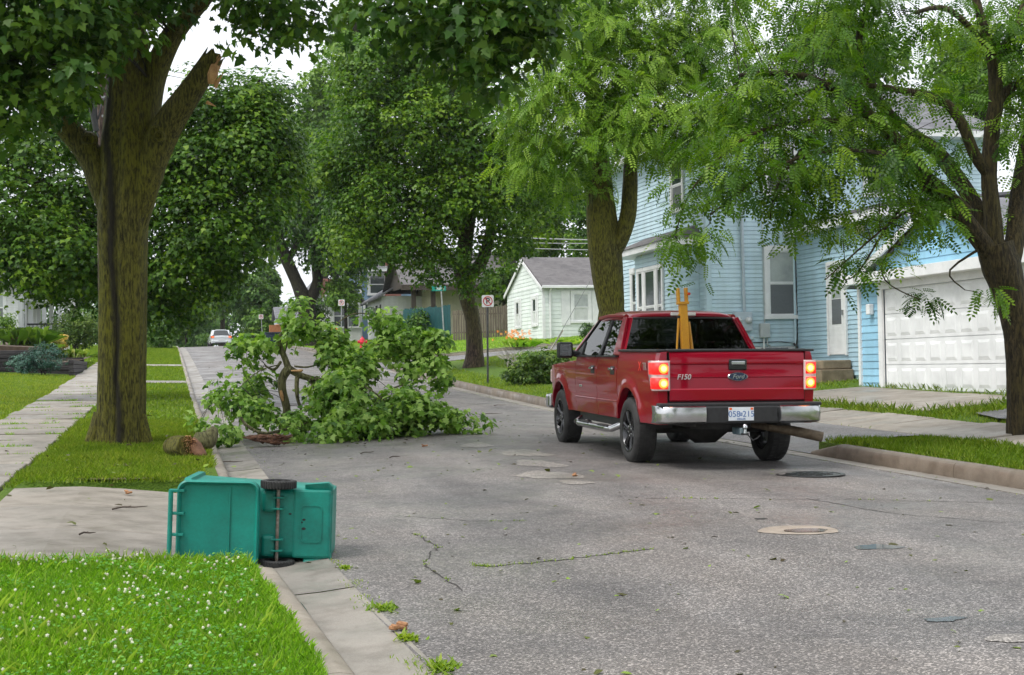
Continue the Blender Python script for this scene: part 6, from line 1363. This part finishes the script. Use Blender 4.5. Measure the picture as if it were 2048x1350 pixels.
# day lilies
dl = thing('day_lilies', 'orange day lilies at the corner of the pale green house', 'flowers', tuple(at(1030, 690, 66))); M_or = mat('lily_orange', (.85, .25, .03), (.9, .38, .06), 6, .5)
rg = random.Random(5)
for i in range(46): c = at(1030+rg.gauss(0, 14), 672+rg.uniform(-11, 8), 66+rg.uniform(-.4, .4)); s = MB(); [s.poly([c, c+np.array([.045*math.cos(a-.4), .045*math.sin(a-.4)*.4, .06*math.sin(a)+.02]), c+np.array([.085*math.cos(a), .085*math.sin(a)*.4, .07*math.sin(a)]), c+np.array([.045*math.cos(a+.4), .045*math.sin(a+.4)*.4, .06*math.sin(a)-.02])]) for a in np.linspace(0, 6.28, 6)[:-1]]; s.build('bloom', M_or, dl)
def tuft(name, label, px, py, d, w, h, n, m_, seed, cat='plant', group=None, bw=.02):
    """spray of arching strap leaves"""
    c = at(px, py, d); g = float(gz(c[0], c[1])); t = thing(name, label, cat, (c[0], c[1], c[2]), group=group); rg = np.random.default_rng(seed)
    ww, hh = px2m(w, d), px2m(h, d); V = []
    th = rg.uniform(0, 6.283, n); L = hh*(.6+.6*rg.random(n)); b_ = np.stack([c[0]+rg.normal(size=n)*ww*.22, c[1]+rg.normal(size=n)*ww*.22, np.full(n, c[2])], 1)
    dx = np.stack([np.cos(th), np.sin(th), np.zeros(n)], 1); sd_ = np.stack([-np.sin(th), np.cos(th), np.zeros(n)], 1)*bw/2; k = (.3+.7*rg.random(n))[:, None]; L = L[:, None]
    m1 = b_+dx*k*ww*.2+np.array([0, 0, 1.])*L*.7; tip = b_+dx*k*ww*.55+np.array([0, 0, 1.])*L*(.95-.5*k)
    V = np.stack([b_-sd_, b_+sd_, m1+sd_, tip, m1-sd_], 1).reshape(-1, 3); bulk('blades', V, 5, m_, t, np.clip(.45+rg.normal(size=n)*.38, 0, 1), 'stuff'); return t
tuft('lily_leaves', 'strappy green lily leaves at the foot of the pale green house', 1040, 694, 65.5, 60, 20, 60, ML_grass, 3, bw=.08)
tuft('weed_clump', 'tall weeds along the base of the pale green house wall', 1150, 688, 65, 70, 12, 70, ML_grass, 4, bw=.06)

# left garden: timber retaining walls, junipers, grasses
M_tim = mat('dark_timber', (.03, .027, .03), (.08, .072, .075), 5, .85, .5, .01, stretch=(.4, 3, 3)); M_tim2 = mat('brown_timber', (.07, .045, .028), (.15, .1, .06), 5, .85, .5, .01, stretch=(.4, 3, 3))
rw = thing('timber_retaining_wall', 'stacked dark timber retaining wall terrace beside the left sidewalk', 'retaining wall', (-3.4, 50, float(gz(-3.4, 50))))
def timbers(p0, p1, z0, n, m_, h=.145):
    L = math.hypot(p1[0]-p0[0], p1[1]-p0[1]); a = math.atan2(p1[1]-p0[1], p1[0]-p0[0])
    for i in range(n): MB().box(((p0[0]+p1[0])/2+random.uniform(-.01, .01), (p0[1]+p1[1])/2+random.uniform(-.012, .012), z0+h*(i+.5)), (L+random.uniform(-.04, .04), .15, h-.008), RZ(a)).build('timber', m_, rw, bevel=.012, seg=1)
wz = float(gz(-3.6, 50))
timbers((-3.25, 49.9), (-3.25, 58.0), wz-.05, 4, M_tim); timbers((-3.3, 51.4), (-4.6, 51.4), wz-.1, 4, M_tim); timbers((-4.6, 51.5), (-7.2, 51.5), wz-.1, 7, M_tim); timbers((-6.4, 49.2), (-9.5, 49.2), wz-.1, 10, M_tim2); timbers((-6.35, 49.2), (-6.35, 51.5), wz-.1, 11, M_tim); timbers((-3.3, 58), (-7, 58), wz+.2, 4, M_tim)
s = MB(); s.grid([[(x, y, wz+(.45 if y > 51.45 else -.1)+.05*(-3.3-x)+.1*max(0, y-52)*.3+(.5 if y > 51.5 and x < -4.6 else 0)) for x in (-3.32, -4.5, -4.65, -6, -9, -14)] for y in (49.9, 51.45, 51.55, 54, 58, 64)]); s.build('bed', M_soil, rw)
d = 47.6
shrub('juniper_bush', 'big blue-green juniper mound in front of the timber wall', [blob(88, 712, d, 34, 26, .6), blob(110, 718, d, 22, 22, .5), blob(70, 722, d, 22, 18, .5)], 5200, ML_juniper, .05, 211, clump=.12, per=40, stems=5)
shrub('low_juniper', 'flat spreading green juniper left of the blue-green mound', [blob(42, 725, d, 28, 16, .5), blob(48, 740, d-.2, 18, 8, .4)], 2600, ML_juniper, .055, 212, clump=.12, per=40, stems=5)
tuft('ornamental_grass', 'fountain of pale green ornamental grass on the left timber terrace', 50, 690, 53, 90, 42, 90, ML_pale, 6, bw=.07)
tuft('dry_grass', 'tan dry grass tuft spilling over the timber wall', 42, 682, 52.8, 40, 10, 200, mat('dry_straw', (.3, .19, .08), (.42, .28, .13), 5, .8), 7)
shrub('yellow_spirea', 'yellow-orange flowering bush above the low timber wall', [blob(110, 682, 54, 30, 14, .6), blob(90, 690, 53.5, 20, 10, .5)], 750, leafmat('yellow_leaf', (.12, .16, .02), (.36, .3, .05), (.65, .45, .12)), .13, 213)
tuft('hosta', 'variegated hosta beside the sidewalk at the end of the timber wall', 145, 715, 54, 46, 20, 260, leafmat('hosta_leaf', (.1, .2, .03), (.3, .4, .08), (.6, .6, .3)), 8, bw=.09)
tuft('hosta', 'bright green hosta under the yellow bush', 84, 700, 53, 50, 16, 260, ML_pale, 9, bw=.08)
shrub('weeping_shrub', 'large loose weeping green shrub right of the white porch house', [blob(150, 655, 68, 48, 34, 1.2), blob(175, 665, 68, 30, 28, 1.), blob(125, 670, 67, 25, 22, .8)], 6500, ML_shrub, .12, 214, clump=.28, per=36)
shrub('porch_bush', 'dark green bush at the foot of the white porch house', [blob(5, 650, 62, 30, 22, .8)], 2200, ML_maple, .1, 215, clump=.2)
shrub('roadside_bush', 'leafy bush at the left kerb below the maple crown far up the road', [blob(318, 678, 92, 30, 26, 1.2)], 3500, ML_far, .16, 216, clump=.3)
shrub('arborvitae', 'narrow dark arborvitae beside the white glazed porch', [blob(632, 620, 100, 14, 28, .6), blob(645, 635, 100, 14, 20, .6)], 3000, ML_mapled, .12, 217, clump=.25, droop=-.6)
shrub('crest_bush', 'round bush beside the white car at the crest', [blob(408, 680, 128, 16, 12, .8)], 1500, ML_far, .16, 218, clump=.3)
shrub('hedge_far', 'low clipped hedge in front of the white cottage', [blob(770, 640, 90, 30, 7, .5), blob(800, 638, 90, 20, 7, .5)], 2200, ML_maple, .12, 219, clump=.2)
shrub('fence_bush', 'loose grey-green bush before the teal fence', [blob(822, 660, 82, 26, 24, .8), blob(838, 640, 82, 16, 20, .6)], 2600, ML_mapled, .14, 220, clump=.25)

# ------------------------------------------------------------------ road surface details
def patch(name, label, cat, cx, cy, rx, ry, m_, dz, seed, n=26, amp=.16, kind=None):
    rg = random.Random(seed); ph = [rg.uniform(0, 6.28) for _ in range(4)]; P = []
    for i in range(n):
        a = 2*math.pi*i/n; q = 1+amp*(.5*math.sin(2*a+ph[0])+.35*math.sin(3*a+ph[1])+.3*math.sin(5*a+ph[2])+.2*math.sin(8*a+ph[3])); x, y = cx+rx*q*math.cos(a), cy+ry*q*math.sin(a); P.append((x, y, float(road_z(x, y))+dz))
    o = MB().add(P+[(cx, cy, float(road_z(cx, cy))+dz)], [(i, (i+1) % n, n) for i in range(n)]).build(name, m_); tag(o, label, cat, None, kind); return o
def watermat(name, c): return mat(name, c, None, rough=.03, spec=.6)
M_mud = concrete('dried_mud', (.24, .2, .165), (.36, .31, .26)); M_water = mat('puddle_water', (.12, .07, .04), None, rough=.05, spec=.35); M_water2 = watermat('clear_puddle', (.13, .135, .14)); M_patchl = asphalt('pale_repair', (.19, .175, .158), (.3, .28, .252))
patch('mud_ring', 'pale dried mud ring round the brown puddle in the right lane', 'mud', 4.73, 10.1, .31, .27, M_mud, .004, 1, amp=.1); patch('puddle', 'brown puddle reflecting the tail light inside a pale mud ring', 'puddle', 4.76, 10.04, .18, .11, M_water, .008, 2, amp=.15)
patch('puddle', 'shallow grey puddle just right of the mud ring', 'puddle', 4.87, 9.12, .16, .13, M_water2, .004, 3, amp=.3); patch('puddle', 'small dark puddle near the lower right of the road', 'puddle', 3.97, 6.72, .1, .06, M_water2, .004, 4, amp=.35)
patch('pale_patch', 'pale worn patch at the lower right edge of the road', 'patch', 4.03, 6.2, .14, .09, M_patchl, .004, 5)
for i, (cx, cy, rx, ry, lb) in enumerate(((4.15, 14.3, .16, .22, 'pale worn road patch nearest, left of the truck rear wheel'), (4.1, 15.2, .3, .5, 'grey repair patch left of the truck between wheel and branch'), (4.35, 16.6, .22, .6, 'long pale repair strip left of the truck doors'), (4.6, 18.2, .25, .7, 'pale repair strip beside the truck front wheel'), (4.3, 19.9, .2, .5, 'farthest pale repair patch right of the fallen branch'))): patch('repair_patch', lb, 'patch', cx, cy, rx, ry, M_patchl, .004, 10+i, amp=.35)
mh = thing('manhole_cover', 'round dark iron manhole cover behind the truck', 'manhole cover', (6.96, 14.58, float(road_z(6.96, 14.58)))); M_iron = mat('wet_iron', (.022, .022, .022), (.05, .047, .045), 12, .3, metal=.5)
MB().lathe([(.40, .0), (.40, .008), (.345, .010), (.345, .0)], 36, None, True).build('rim', M_iron, mh, world=False); MB().lathe([(.34, .0), (.34, .007), (.001, .007)], 36).build('lid', M_iron, mh, world=False)
for i in range(-3, 4):
    for j in range(-3, 4):
        if i*i+j*j < 10: MB().box((i*.085, j*.085, .009), (.055, .055, .006)).build('cover_stud', M_iron, mh, world=False)
# cracks and sealed joints: thin dark slivers with weeds
M_crack = mat('crack_fill', (.022, .02, .018), (.05, .045, .04), 30, .85)
def crack(pts, w, label, seed, weeds=0):
    rg = random.Random(seed); P = [];
    for i in range(len(pts)-1):
        for k in range(12): t = k/12; P.append((pts[i][0]*(1-t)+pts[i+1][0]*t+rg.gauss(0, .012), pts[i][1]*(1-t)+pts[i+1][1]*t+rg.gauss(0, .02)))
    P.append(pts[-1]); s = MB(); rows = []
    for i, (x, y) in enumerate(P):
        q = P[min(i+1, len(P)-1)]; p = P[max(i-1, 0)]; dx, dy = q[0]-p[0], q[1]-p[1]; L = math.hypot(dx, dy) or 1; ww = w*rg.uniform(.4, 1.3)/2; z = float(road_z(x, y))+.003
        rows.append([(x-dy/L*ww, y+dx/L*ww, z), (x+dy/L*ww, y-dx/L*ww, z)])
    s.grid(rows); o = s.build('crack', M_crack); tag(o, label, 'crack', 'cracks in the asphalt')
    if weeds: WEED.extend((x, y) for (x, y) in P if rg.random() < weeds)
WEED = []
crack([(2.03, 9.55), (2.1, 9.4), (2.7, 9.5), (3.36, 9.67)], .022, 'weedy crack running across the left lane in front of the bin', 1, .9)
crack([(4.3, 12.6), (5.2, 12.3), (6.2, 12.1), (7.3, 11.6), (8., 11.2)], .016, 'long thin crack behind the truck towards the right kerb', 2, .15); crack([(5.8, 12.2), (6.0, 11.0), (6.6, 10.2)], .014, 'branching crack in the right lane', 3)
crack([(2.0, 12.4), (2.5, 11.8), (2.9, 11.6)], .014, 'short crack in the left lane beyond the bin', 4, .2); crack([(1.9, 11.3), (1.95, 10.5), (1.7, 9.7), (1.75, 8.6)], .014, 'crack running along the road right of the bin', 5, .3)
crack([(1.4, 28), (3.2, 28.4), (5, 28.1)], .03, 'crack across the road behind the fallen branch', 6); crack([(1.2, 38), (4., 38.5), (7.6, 38.2)], .05, 'sealed joint across the road on the slope', 7); crack([(1.2, 46), (5., 46.3), (8., 46.2)], .05, 'second joint across the road higher on the slope', 8); crack([(1.2, 62), (4, 62.4), (7, 62.2)], .06, 'third joint across the road near the side street', 9)
patch('asphalt_break', 'dark broken hole edge just above the mud ring', 'hole', 4.73, 10.83, .06, .04, M_crack, .004, 31)
patch('road_hollow', 'dark worn hollow in the road behind the fallen branch', 'hole', 2.4, 34., .7, .9, mat('dark_wear', (.075, .07, .068), (.11, .1, .1), 8, .7), .004, 33)
# water running in the left gutter
s = MB(); s.grid([[(.663+float(xo(y)), y, float(EL(y))-.050), (.69+float(xo(y)), y, float(EL(y))-.0505), (.712+float(xo(y))+.006*math.sin(y*2.3+1)+.004*math.sin(y*9), y, float(EL(y))-.0495)] for i, y in enumerate(np.linspace(4.5, 9.75, 60))])
tag(s.build('gutter_water', mat('gutter_water', (.055, .055, .042), None, rough=.06, spec=.5), smooth=True), kind='structure')
# fallen leaves and twigs on the paving
def zroad(x, y): return np.where(x < .65, np.where((y > 9.7) & (y < 14.6) & (x > -1.5), EL(y)+.15-.19*np.clip((x+.95)/1.58, 0, 1)**1.3+.012, gz(x, y)+.075), np.where(x < 1.1, EL(y)-.035, road_z(x, y)))
n = 950; rg = np.random.default_rng(17); x = rg.uniform(-2.8, 8.3, n); y = 6+60*rg.random(n)**1.7; near = rg.random(n) < .45; x = np.where(near, 2.6+rg.normal(size=n)*2.4, x); y = np.where(near, 22+rg.normal(size=n)*6, y); y = np.clip(y, 6, 70); x = np.clip(x, -2.8, 8.2)
x = np.where((y < 9.8) & (x < 1.3), x+3.5, x); P = np.stack([x, y, zroad(x, y)+.006], 1); leaves('leaf_litter', P, np.stack([rg.normal(size=n)*.3, rg.normal(size=n)*.3, np.ones(n)], 1), rg.normal(size=(n, 3)), .03+.06*rg.random(n)**2.5, rg.random(n), T_MID, 6, leafmat('litter_leaf', (.04, .025, .01), (.09, .1, .02), (.2, .3, .04), .15), None)
o = bpy.data.objects['leaf_litter']; tag(o, 'scattered torn leaves on the road and paving', 'leaf litter')
M_stick = mat('dark_stick', (.03, .02, .014), (.07, .05, .035), 10, .85)
for i, (px, py, L, a, lb) in enumerate(((735, 915, .25, .6, 'thin dark twig on the road before the fallen branch'), (790, 925, .15, .2, 'short twig on the road right of the fallen branch foot'), (260, 1045, .3, .1, 'thin branched twig on the left driveway concrete'), (985, 842, .45, .05, 'straight stick on the road right of the fallen branch'), (1000, 826, .3, .1, 'leafy twig on the road near the right kerb'), (460, 925, .35, .15, 'bark strip on the gutter slab beyond the bin'), (175, 1108, .12, 0, 'small twig on the driveway near the clover lawn'))):
    dd_ = (CH)*F/(py-694); c = at(px, py, dd_); z = float(zroad(c[0], c[1]))+.01; q = thing('twig', lb, 'twig', (c[0], c[1], z), rotz=a)
    MB().tube([(-L/2, 0, 0), (-L*.2, .03*L, .015), (L*.15, -.04*L, .01), (L/2, .02*L, .012)], [.008, .007, .006, .003], 5).build('stick', M_stick, q, world=False); MB().tube([(-L*.1, 0, .01), (L*.05, .12*L, .02)], [.005, .002], 4).build('side_shoot', M_stick, q, world=False)
c = at(798, 1256, 7.6); bq = thing('bark_chip', 'orange-brown bark chip on the gutter edge at lower centre', 'bark chip', (c[0], c[1], float(zroad(c[0], c[1])))); M_chip = mat('bark_chip', (.16, .07, .03), (.4, .2, .09), 25, .8, .6, .01)
for (x_, y_, z_, sx, rr_) in ((0, 0, .022, .085, .2), (.02, .015, .034, .06, -.4), (-.03, 0, .018, .04, .7)): MB().box((x_, y_, z_), (sx, .045, .022), RZ(rr_) @ RY(.2)).build('chip', M_chip, bq, world=False, bevel=.006, seg=1)
for i, (px, py, lb) in enumerate(((560, 888, 'small wood chip in front of the torn slab'), (1150, 972, 'brown leaf curl on the road behind the truck front wheel'), (258, 1013, 'brown curled leaf on the driveway concrete'), (850, 905, 'orange wood chip right of the fallen branch'))):
    c = at(px, py, CH*F/(py-694)); q = thing('wood_chip', lb, 'wood chip', (c[0], c[1], float(zroad(c[0], c[1]))), rotz=i); MB().box((0, 0, .015), (.09, .04, .02), RY(.15)).build('chip', M_chip, q, world=False, bevel=.006, seg=1); MB().box((.03, .01, .028), (.04, .03, .012), RY(-.3)).build('splinter', M_chip, q, world=False)

# ------------------------------------------------------------------ grass
mask_near = lambda x, y: (x < .5+xo(y)+.015*np.sin(y*7)) & (y < 9.6+.03*np.sin(x*9))
g = blades('clover_lawn', (-1.6, .72), (4.6, 9.66), 68000, .06, .0065, ML_grass, mask_near, 5, .9, zf=lambda x, y: gz(np.minimum(x, .49), y), tb=.42); tag(g, 'bright clover lawn in the lower left corner', 'grass')
g = blades('lawn_tall_blades', (-1.45, .6), (4.8, 9.6), 500, .13, .0045, ML_grass, mask_near, 61, 1.1, tb=.7); tag(g, 'long stray grass blades standing out of the clover lawn', 'grass')
rg = np.random.default_rng(62); n = 7000; x = rg.uniform(-1.46, .46, n); y = 4.7+5*rg.random(n); cl = np.sin(x*4.3+np.sin(y*2.2)*2)*np.sin(y*3.1+x) > -.1; x, y = x[cl], y[cl]; n = len(x); P = np.stack([x, y, gz(x, y)+.035+.04*rg.random(n)], 1)
tag(leaves('clover_leaves', P, np.stack([rg.normal(size=n)*.35, rg.normal(size=n)*.35, np.ones(n)], 1), rg.normal(size=(n, 3)), .016+.01*rg.random(n), rg.random(n)*.7, T_OVAL*np.array([1.5, 1, 1]), 4, leafmat('clover_leaf', (.06, .2, .02), (.12, .32, .03), (.22, .46, .07), .35), None), 'low clover leaves among the near lawn', 'clover')
g = blades('lawn_fringe', (-1.45, .56), (9.25, 9.7), 2200, .095, .006, ML_grass, lambda x, y: (x < .56) & ((y > 9.48) | (x > .25)), 6, .8, tb=.5); tag(g, 'long grass fringe along the driveway edge in front of the bin', 'grass')
vm = lambda x, y: ((x < .5+.02*np.sin(y*5)) & (x > -1.62+.05*np.sin(y*3)-np.maximum(0, .2*np.sin(y*1.9+1)*np.sin(y*.63))) & ~((y > 44) & (y < 45.3)) & ~((y > 58.5) & (y < 59.8)) & ~((y < 15.4) & (x > .1)) & ~((y < 16.8) & (x > .35)))
g = blades('verge_grass', (-1.85, .5), (14.6, 27), 66000, .085, .008, ML_grassd, vm, 7, .8, tb=.42); tag(g, 'grassy verge around the broken maple foot', 'grass')
g = blades('maple_foot_grass', (-1.3, .1), (18.6, 20.4), 4000, .1, .008, ML_grassd, lambda x, y: (np.hypot(x+.62, y-19.55) < .55+.1*np.sin(x*9)) & (np.hypot(x+.62, y-19.55) > .3), 71, .6, tb=.4); tag(g, 'taller grass round the foot of the broken maple', 'grass')
g = blades('verge_grass_far', (-1.85, .5), (27, 100), 42000, .09, .016, ML_grassd, vm, 8, .8, tb=.45); tag(g, 'left verge grass further up the hill', 'grass')
g = blades('left_lawn', (-9, -3.0), (16, 50), 70000, .08, .014, ML_grassd, None, 9, .8, tb=.5); tag(g, 'yellow-green lawn left of the sidewalk', 'grass')
g = blades('left_lawn_far', (-9, -3.05), (58, 100), 26000, .1, .025, ML_grassd, None, 19, .8, tb=.5); tag(g, 'sloping lawn beside the sidewalk beyond the timber wall', 'grass')
rm = lambda x, y: (x > 8.66) & ~((y > 17.6) & (y < 25.2) & (x < 10.2)) & ~((x > 10.22) & (x < 11.43)) & ~((x > 11.98) & (x < 14.3) & (y > 20.8) & (y < 27)) & ~((x > 12.) & (y < 19.4) & (x < 14)) & ~((y > 56.8) & (y < 64.2)) & ~((x > 14.2) & (y < 28)) & ~((x > 12.4) & (y > 31) & (y < 46))
g = blades('right_verge_grass', (8.66, 10.2), (9, 30), 46000, .10, .01, ML_grassd, rm, 10, .8, tb=.34); tag(g, 'right verge grass along the kerb under the drooping locust', 'grass')
g = blades('right_lawn', (8.66, 19), (14, 64), 90000, .085, .016, ML_grassd, rm, 11, .8, tb=.48); tag(g, 'lawns and verges between the right kerb and the blue house', 'grass')
g = blades('right_lawn_far', (8.66, 22), (64, 100), 40000, .1, .03, ML_grass, rm, 12, .8, tb=.45); tag(g, 'bright lawn beyond the side street', 'grass')
g = blades('driveway_weeds', (11.4, 14.26), (19.3, 27), 6500, .15, .01, ML_grassd, lambda x, y: ((x > 14.12) & (y > 20.8)) | ((x < 11.98)) | ((y < 20.9) & (y > 19.4)), 13, .9, tb=.5); tag(g, 'weeds along the garage door and driveway edges', 'weeds')
g = blades('joint_weeds', (-3.1, -1.6), (16, 46), 60000, .075, .012, ML_grass, lambda x, y: (np.min(np.abs(y[:, None]-np.array([j[0] for j in JO])[None]) - np.array([j[1] for j in JO])[None], axis=1) < .0) & (np.sin(x*4.3+np.floor(y/1.45)*2.1)+np.sin(x*9+y) > -.1), 14, .9, zf=lambda x, y: EL(y)+.15); tag(g, 'weeds in the sidewalk joints', 'weeds')
wp = np.array(WEED); n = len(wp)*8; rg = np.random.default_rng(3); ww = wp[rg.integers(0, len(wp), n)]+rg.normal(size=(n, 2))*.012
ei = rg.random(900); ex = 1.1+rg.normal(size=900)*.03+.06*np.abs(np.sin(np.arange(900)*.37)); ey = np.where(ei < .7, 5.6+rg.random(900)*5, 10+rg.random(900)*40); sel = (np.sin(ey*3.1)+np.sin(ey*7.7)) > .1
pts = np.concatenate([ww, np.stack([ex, ey], 1)[sel], np.stack([8.05+rg.normal(size=500)*.03, 10+rg.random(500)*40], 1)])
_i = [0]
def zf_(x, y): return road_z(x, y)
rg = np.random.default_rng(23); n = len(pts); th = rg.uniform(0, 6.28, n); L = .012+.022*rg.random(n); b_ = np.stack([pts[:, 0], pts[:, 1], road_z(pts[:, 0], pts[:, 1])-.005], 1); dx = np.stack([np.cos(th), np.sin(th), .6+rg.random(n)], 1); sd_ = np.stack([-np.sin(th), np.cos(th), np.zeros(n)], 1)*.003
V = np.stack([b_-sd_, b_+sd_, b_+unit(dx)*(L*.6)[:, None]+sd_, b_+unit(dx)*L[:, None], b_+unit(dx)*(L*.6)[:, None]-sd_], 1).reshape(-1, 3)
tag(bulk('crack_weeds', V, 5, ML_grassd, None, np.clip(.3+rg.normal(size=n)*.2, 0, 1), 'stuff'), 'weeds growing in road cracks and gutter joints', 'weeds')
for i, (px, py, sz, lb) in enumerate(((770, 1215, 1., 'leafy weed clump at the gutter joint, middle one'), (815, 1275, .8, 'weed clump beside the bark chip at the gutter edge'), (885, 1335, 1.1, 'weed clump at the bottom edge of the picture'), (690, 1135, .6, 'small weed at the gutter corner right of the bin'))):
    dd_ = CH*F/(py-694); c = at(px, py, dd_); x0, y0 = float(c[0]), float(c[1]); q = thing('weed', lb, 'weed', (x0, y0, float(zroad(x0, y0)))); rg = np.random.default_rng(40+i); n = 90; th = rg.uniform(0, 6.28, n); L = sz*(.03+.05*rg.random(n)); b_ = np.stack([x0+rg.normal(size=n)*.03*sz, y0+rg.normal(size=n)*.06*sz, np.full(n, float(zroad(x0, y0))-.004)], 1); dx = np.stack([np.cos(th), np.sin(th), .35+.6*rg.random(n)], 1); sd_ = np.stack([-np.sin(th), np.cos(th), np.zeros(n)], 1)*.008
    V = np.stack([b_-sd_, b_+sd_, b_+unit(dx)*(L*.6)[:, None]+sd_, b_+unit(dx)*L[:, None], b_+unit(dx)*(L*.6)[:, None]-sd_], 1).reshape(-1, 3); bulk('leaf_rosette', V, 5, ML_grassd, q, np.clip(.4+rg.normal(size=n)*.2, 0, 1), 'stuff')
# clover flower heads
n = 330; rg = np.random.default_rng(31); cx_ = rg.uniform(-1.4, .4, 90); cy_ = 4.9+4.7*rg.random(90)**.9; ii = rg.integers(0, 90, n); x = np.clip(cx_[ii]+rg.normal(size=n)*.1, -1.45, .44); y = np.clip(cy_[ii]+rg.normal(size=n)*.14, 4.8, 9.68); z = gz(x, y)+.05+.04*rg.random(n); V = []
ico = [Vector(v) for v in ((0, 0, 1), (.89, 0, .45), (.28, .85, .45), (-.72, .53, .45), (-.72, -.53, .45), (.28, -.85, .45), (.72, .53, -.45), (-.28, .85, -.45), (-.89, 0, -.45), (-.28, -.85, -.45), (.72, -.53, -.45), (0, 0, -1))]
fi = [(0, 1, 2), (0, 2, 3), (0, 3, 4), (0, 4, 5), (0, 5, 1), (1, 6, 2), (2, 7, 3), (3, 8, 4), (4, 9, 5), (5, 10, 1), (6, 7, 2), (7, 8, 3), (8, 9, 4), (9, 10, 5), (10, 6, 1), (11, 7, 6), (11, 8, 7), (11, 9, 8), (11, 10, 9), (11, 6, 10)]
tri = np.array([[ico[i] for i in f] for f in fi]).reshape(-1, 3); r_ = (.0048+.004*rg.random(n)); sp = tri[None]*r_[:, None, None]*(1+.25*rg.normal(size=(n, 60, 1)))+np.stack([x, y, z], 1)[:, None, :]
M_clov = leafmat('clover_bloom', (.45, .4, .3), (.65, .65, .55), (.8, .8, .72), .2); tag(bulk('clover_blooms', sp.reshape(-1, 3), 3, M_clov, None, np.repeat(np.clip(.5+rg.normal(size=n)*.25, 0, 1), 20), 'stuff'), 'white clover flower heads in the near lawn', 'clover flowers')
# worn earth at the maple foot and verge edge
def earth(label, cx, cy, rx, ry, seed):
    rg = random.Random(seed); P = []; n = 22
    for i in range(n): a = 2*math.pi*i/n; q = rg.uniform(.7, 1.2); x, y = cx+rx*q*math.cos(a), cy+ry*q*math.sin(a); P.append((x, y, float(gz(x, y))+.022))
    tag(MB().add(P+[(cx, cy, float(gz(cx, cy))+.026)], [(i, (i+1) % n, n) for i in range(n)]).build('bare_earth', M_soil), label, 'earth')
earth('small bare earth patch in the grass before the maple foot', -.55, 17.2, .18, .25, 1); earth('strip of bare soil along the driveway edge of the verge', -.5, 15.35, .55, .1, 2)

# ------------------------------------------------------------------ damp air
hz_m = bpy.data.materials.new('damp_air'); hz_m.use_nodes = True; hn = hz_m.node_tree.nodes; hl = hz_m.node_tree.links
hn.remove(hn['Principled BSDF']); pv = hn.new('ShaderNodeVolumePrincipled'); pv.inputs['Color'].default_value = (.93, .96, 1, 1); pv.inputs['Density'].default_value = .00016; pv.inputs['Anisotropy'].default_value = .3
hl.new(pv.outputs[0], hn['Material Output'].inputs['Volume'])
hb_ = MB().bb(-70, 90, -12, 200, -3, 24).build('haze', hz_m); hb_['kind'] = 'stuff'; hb_['label'] = 'thin damp haze over the whole street'; hb_['category'] = 'haze'
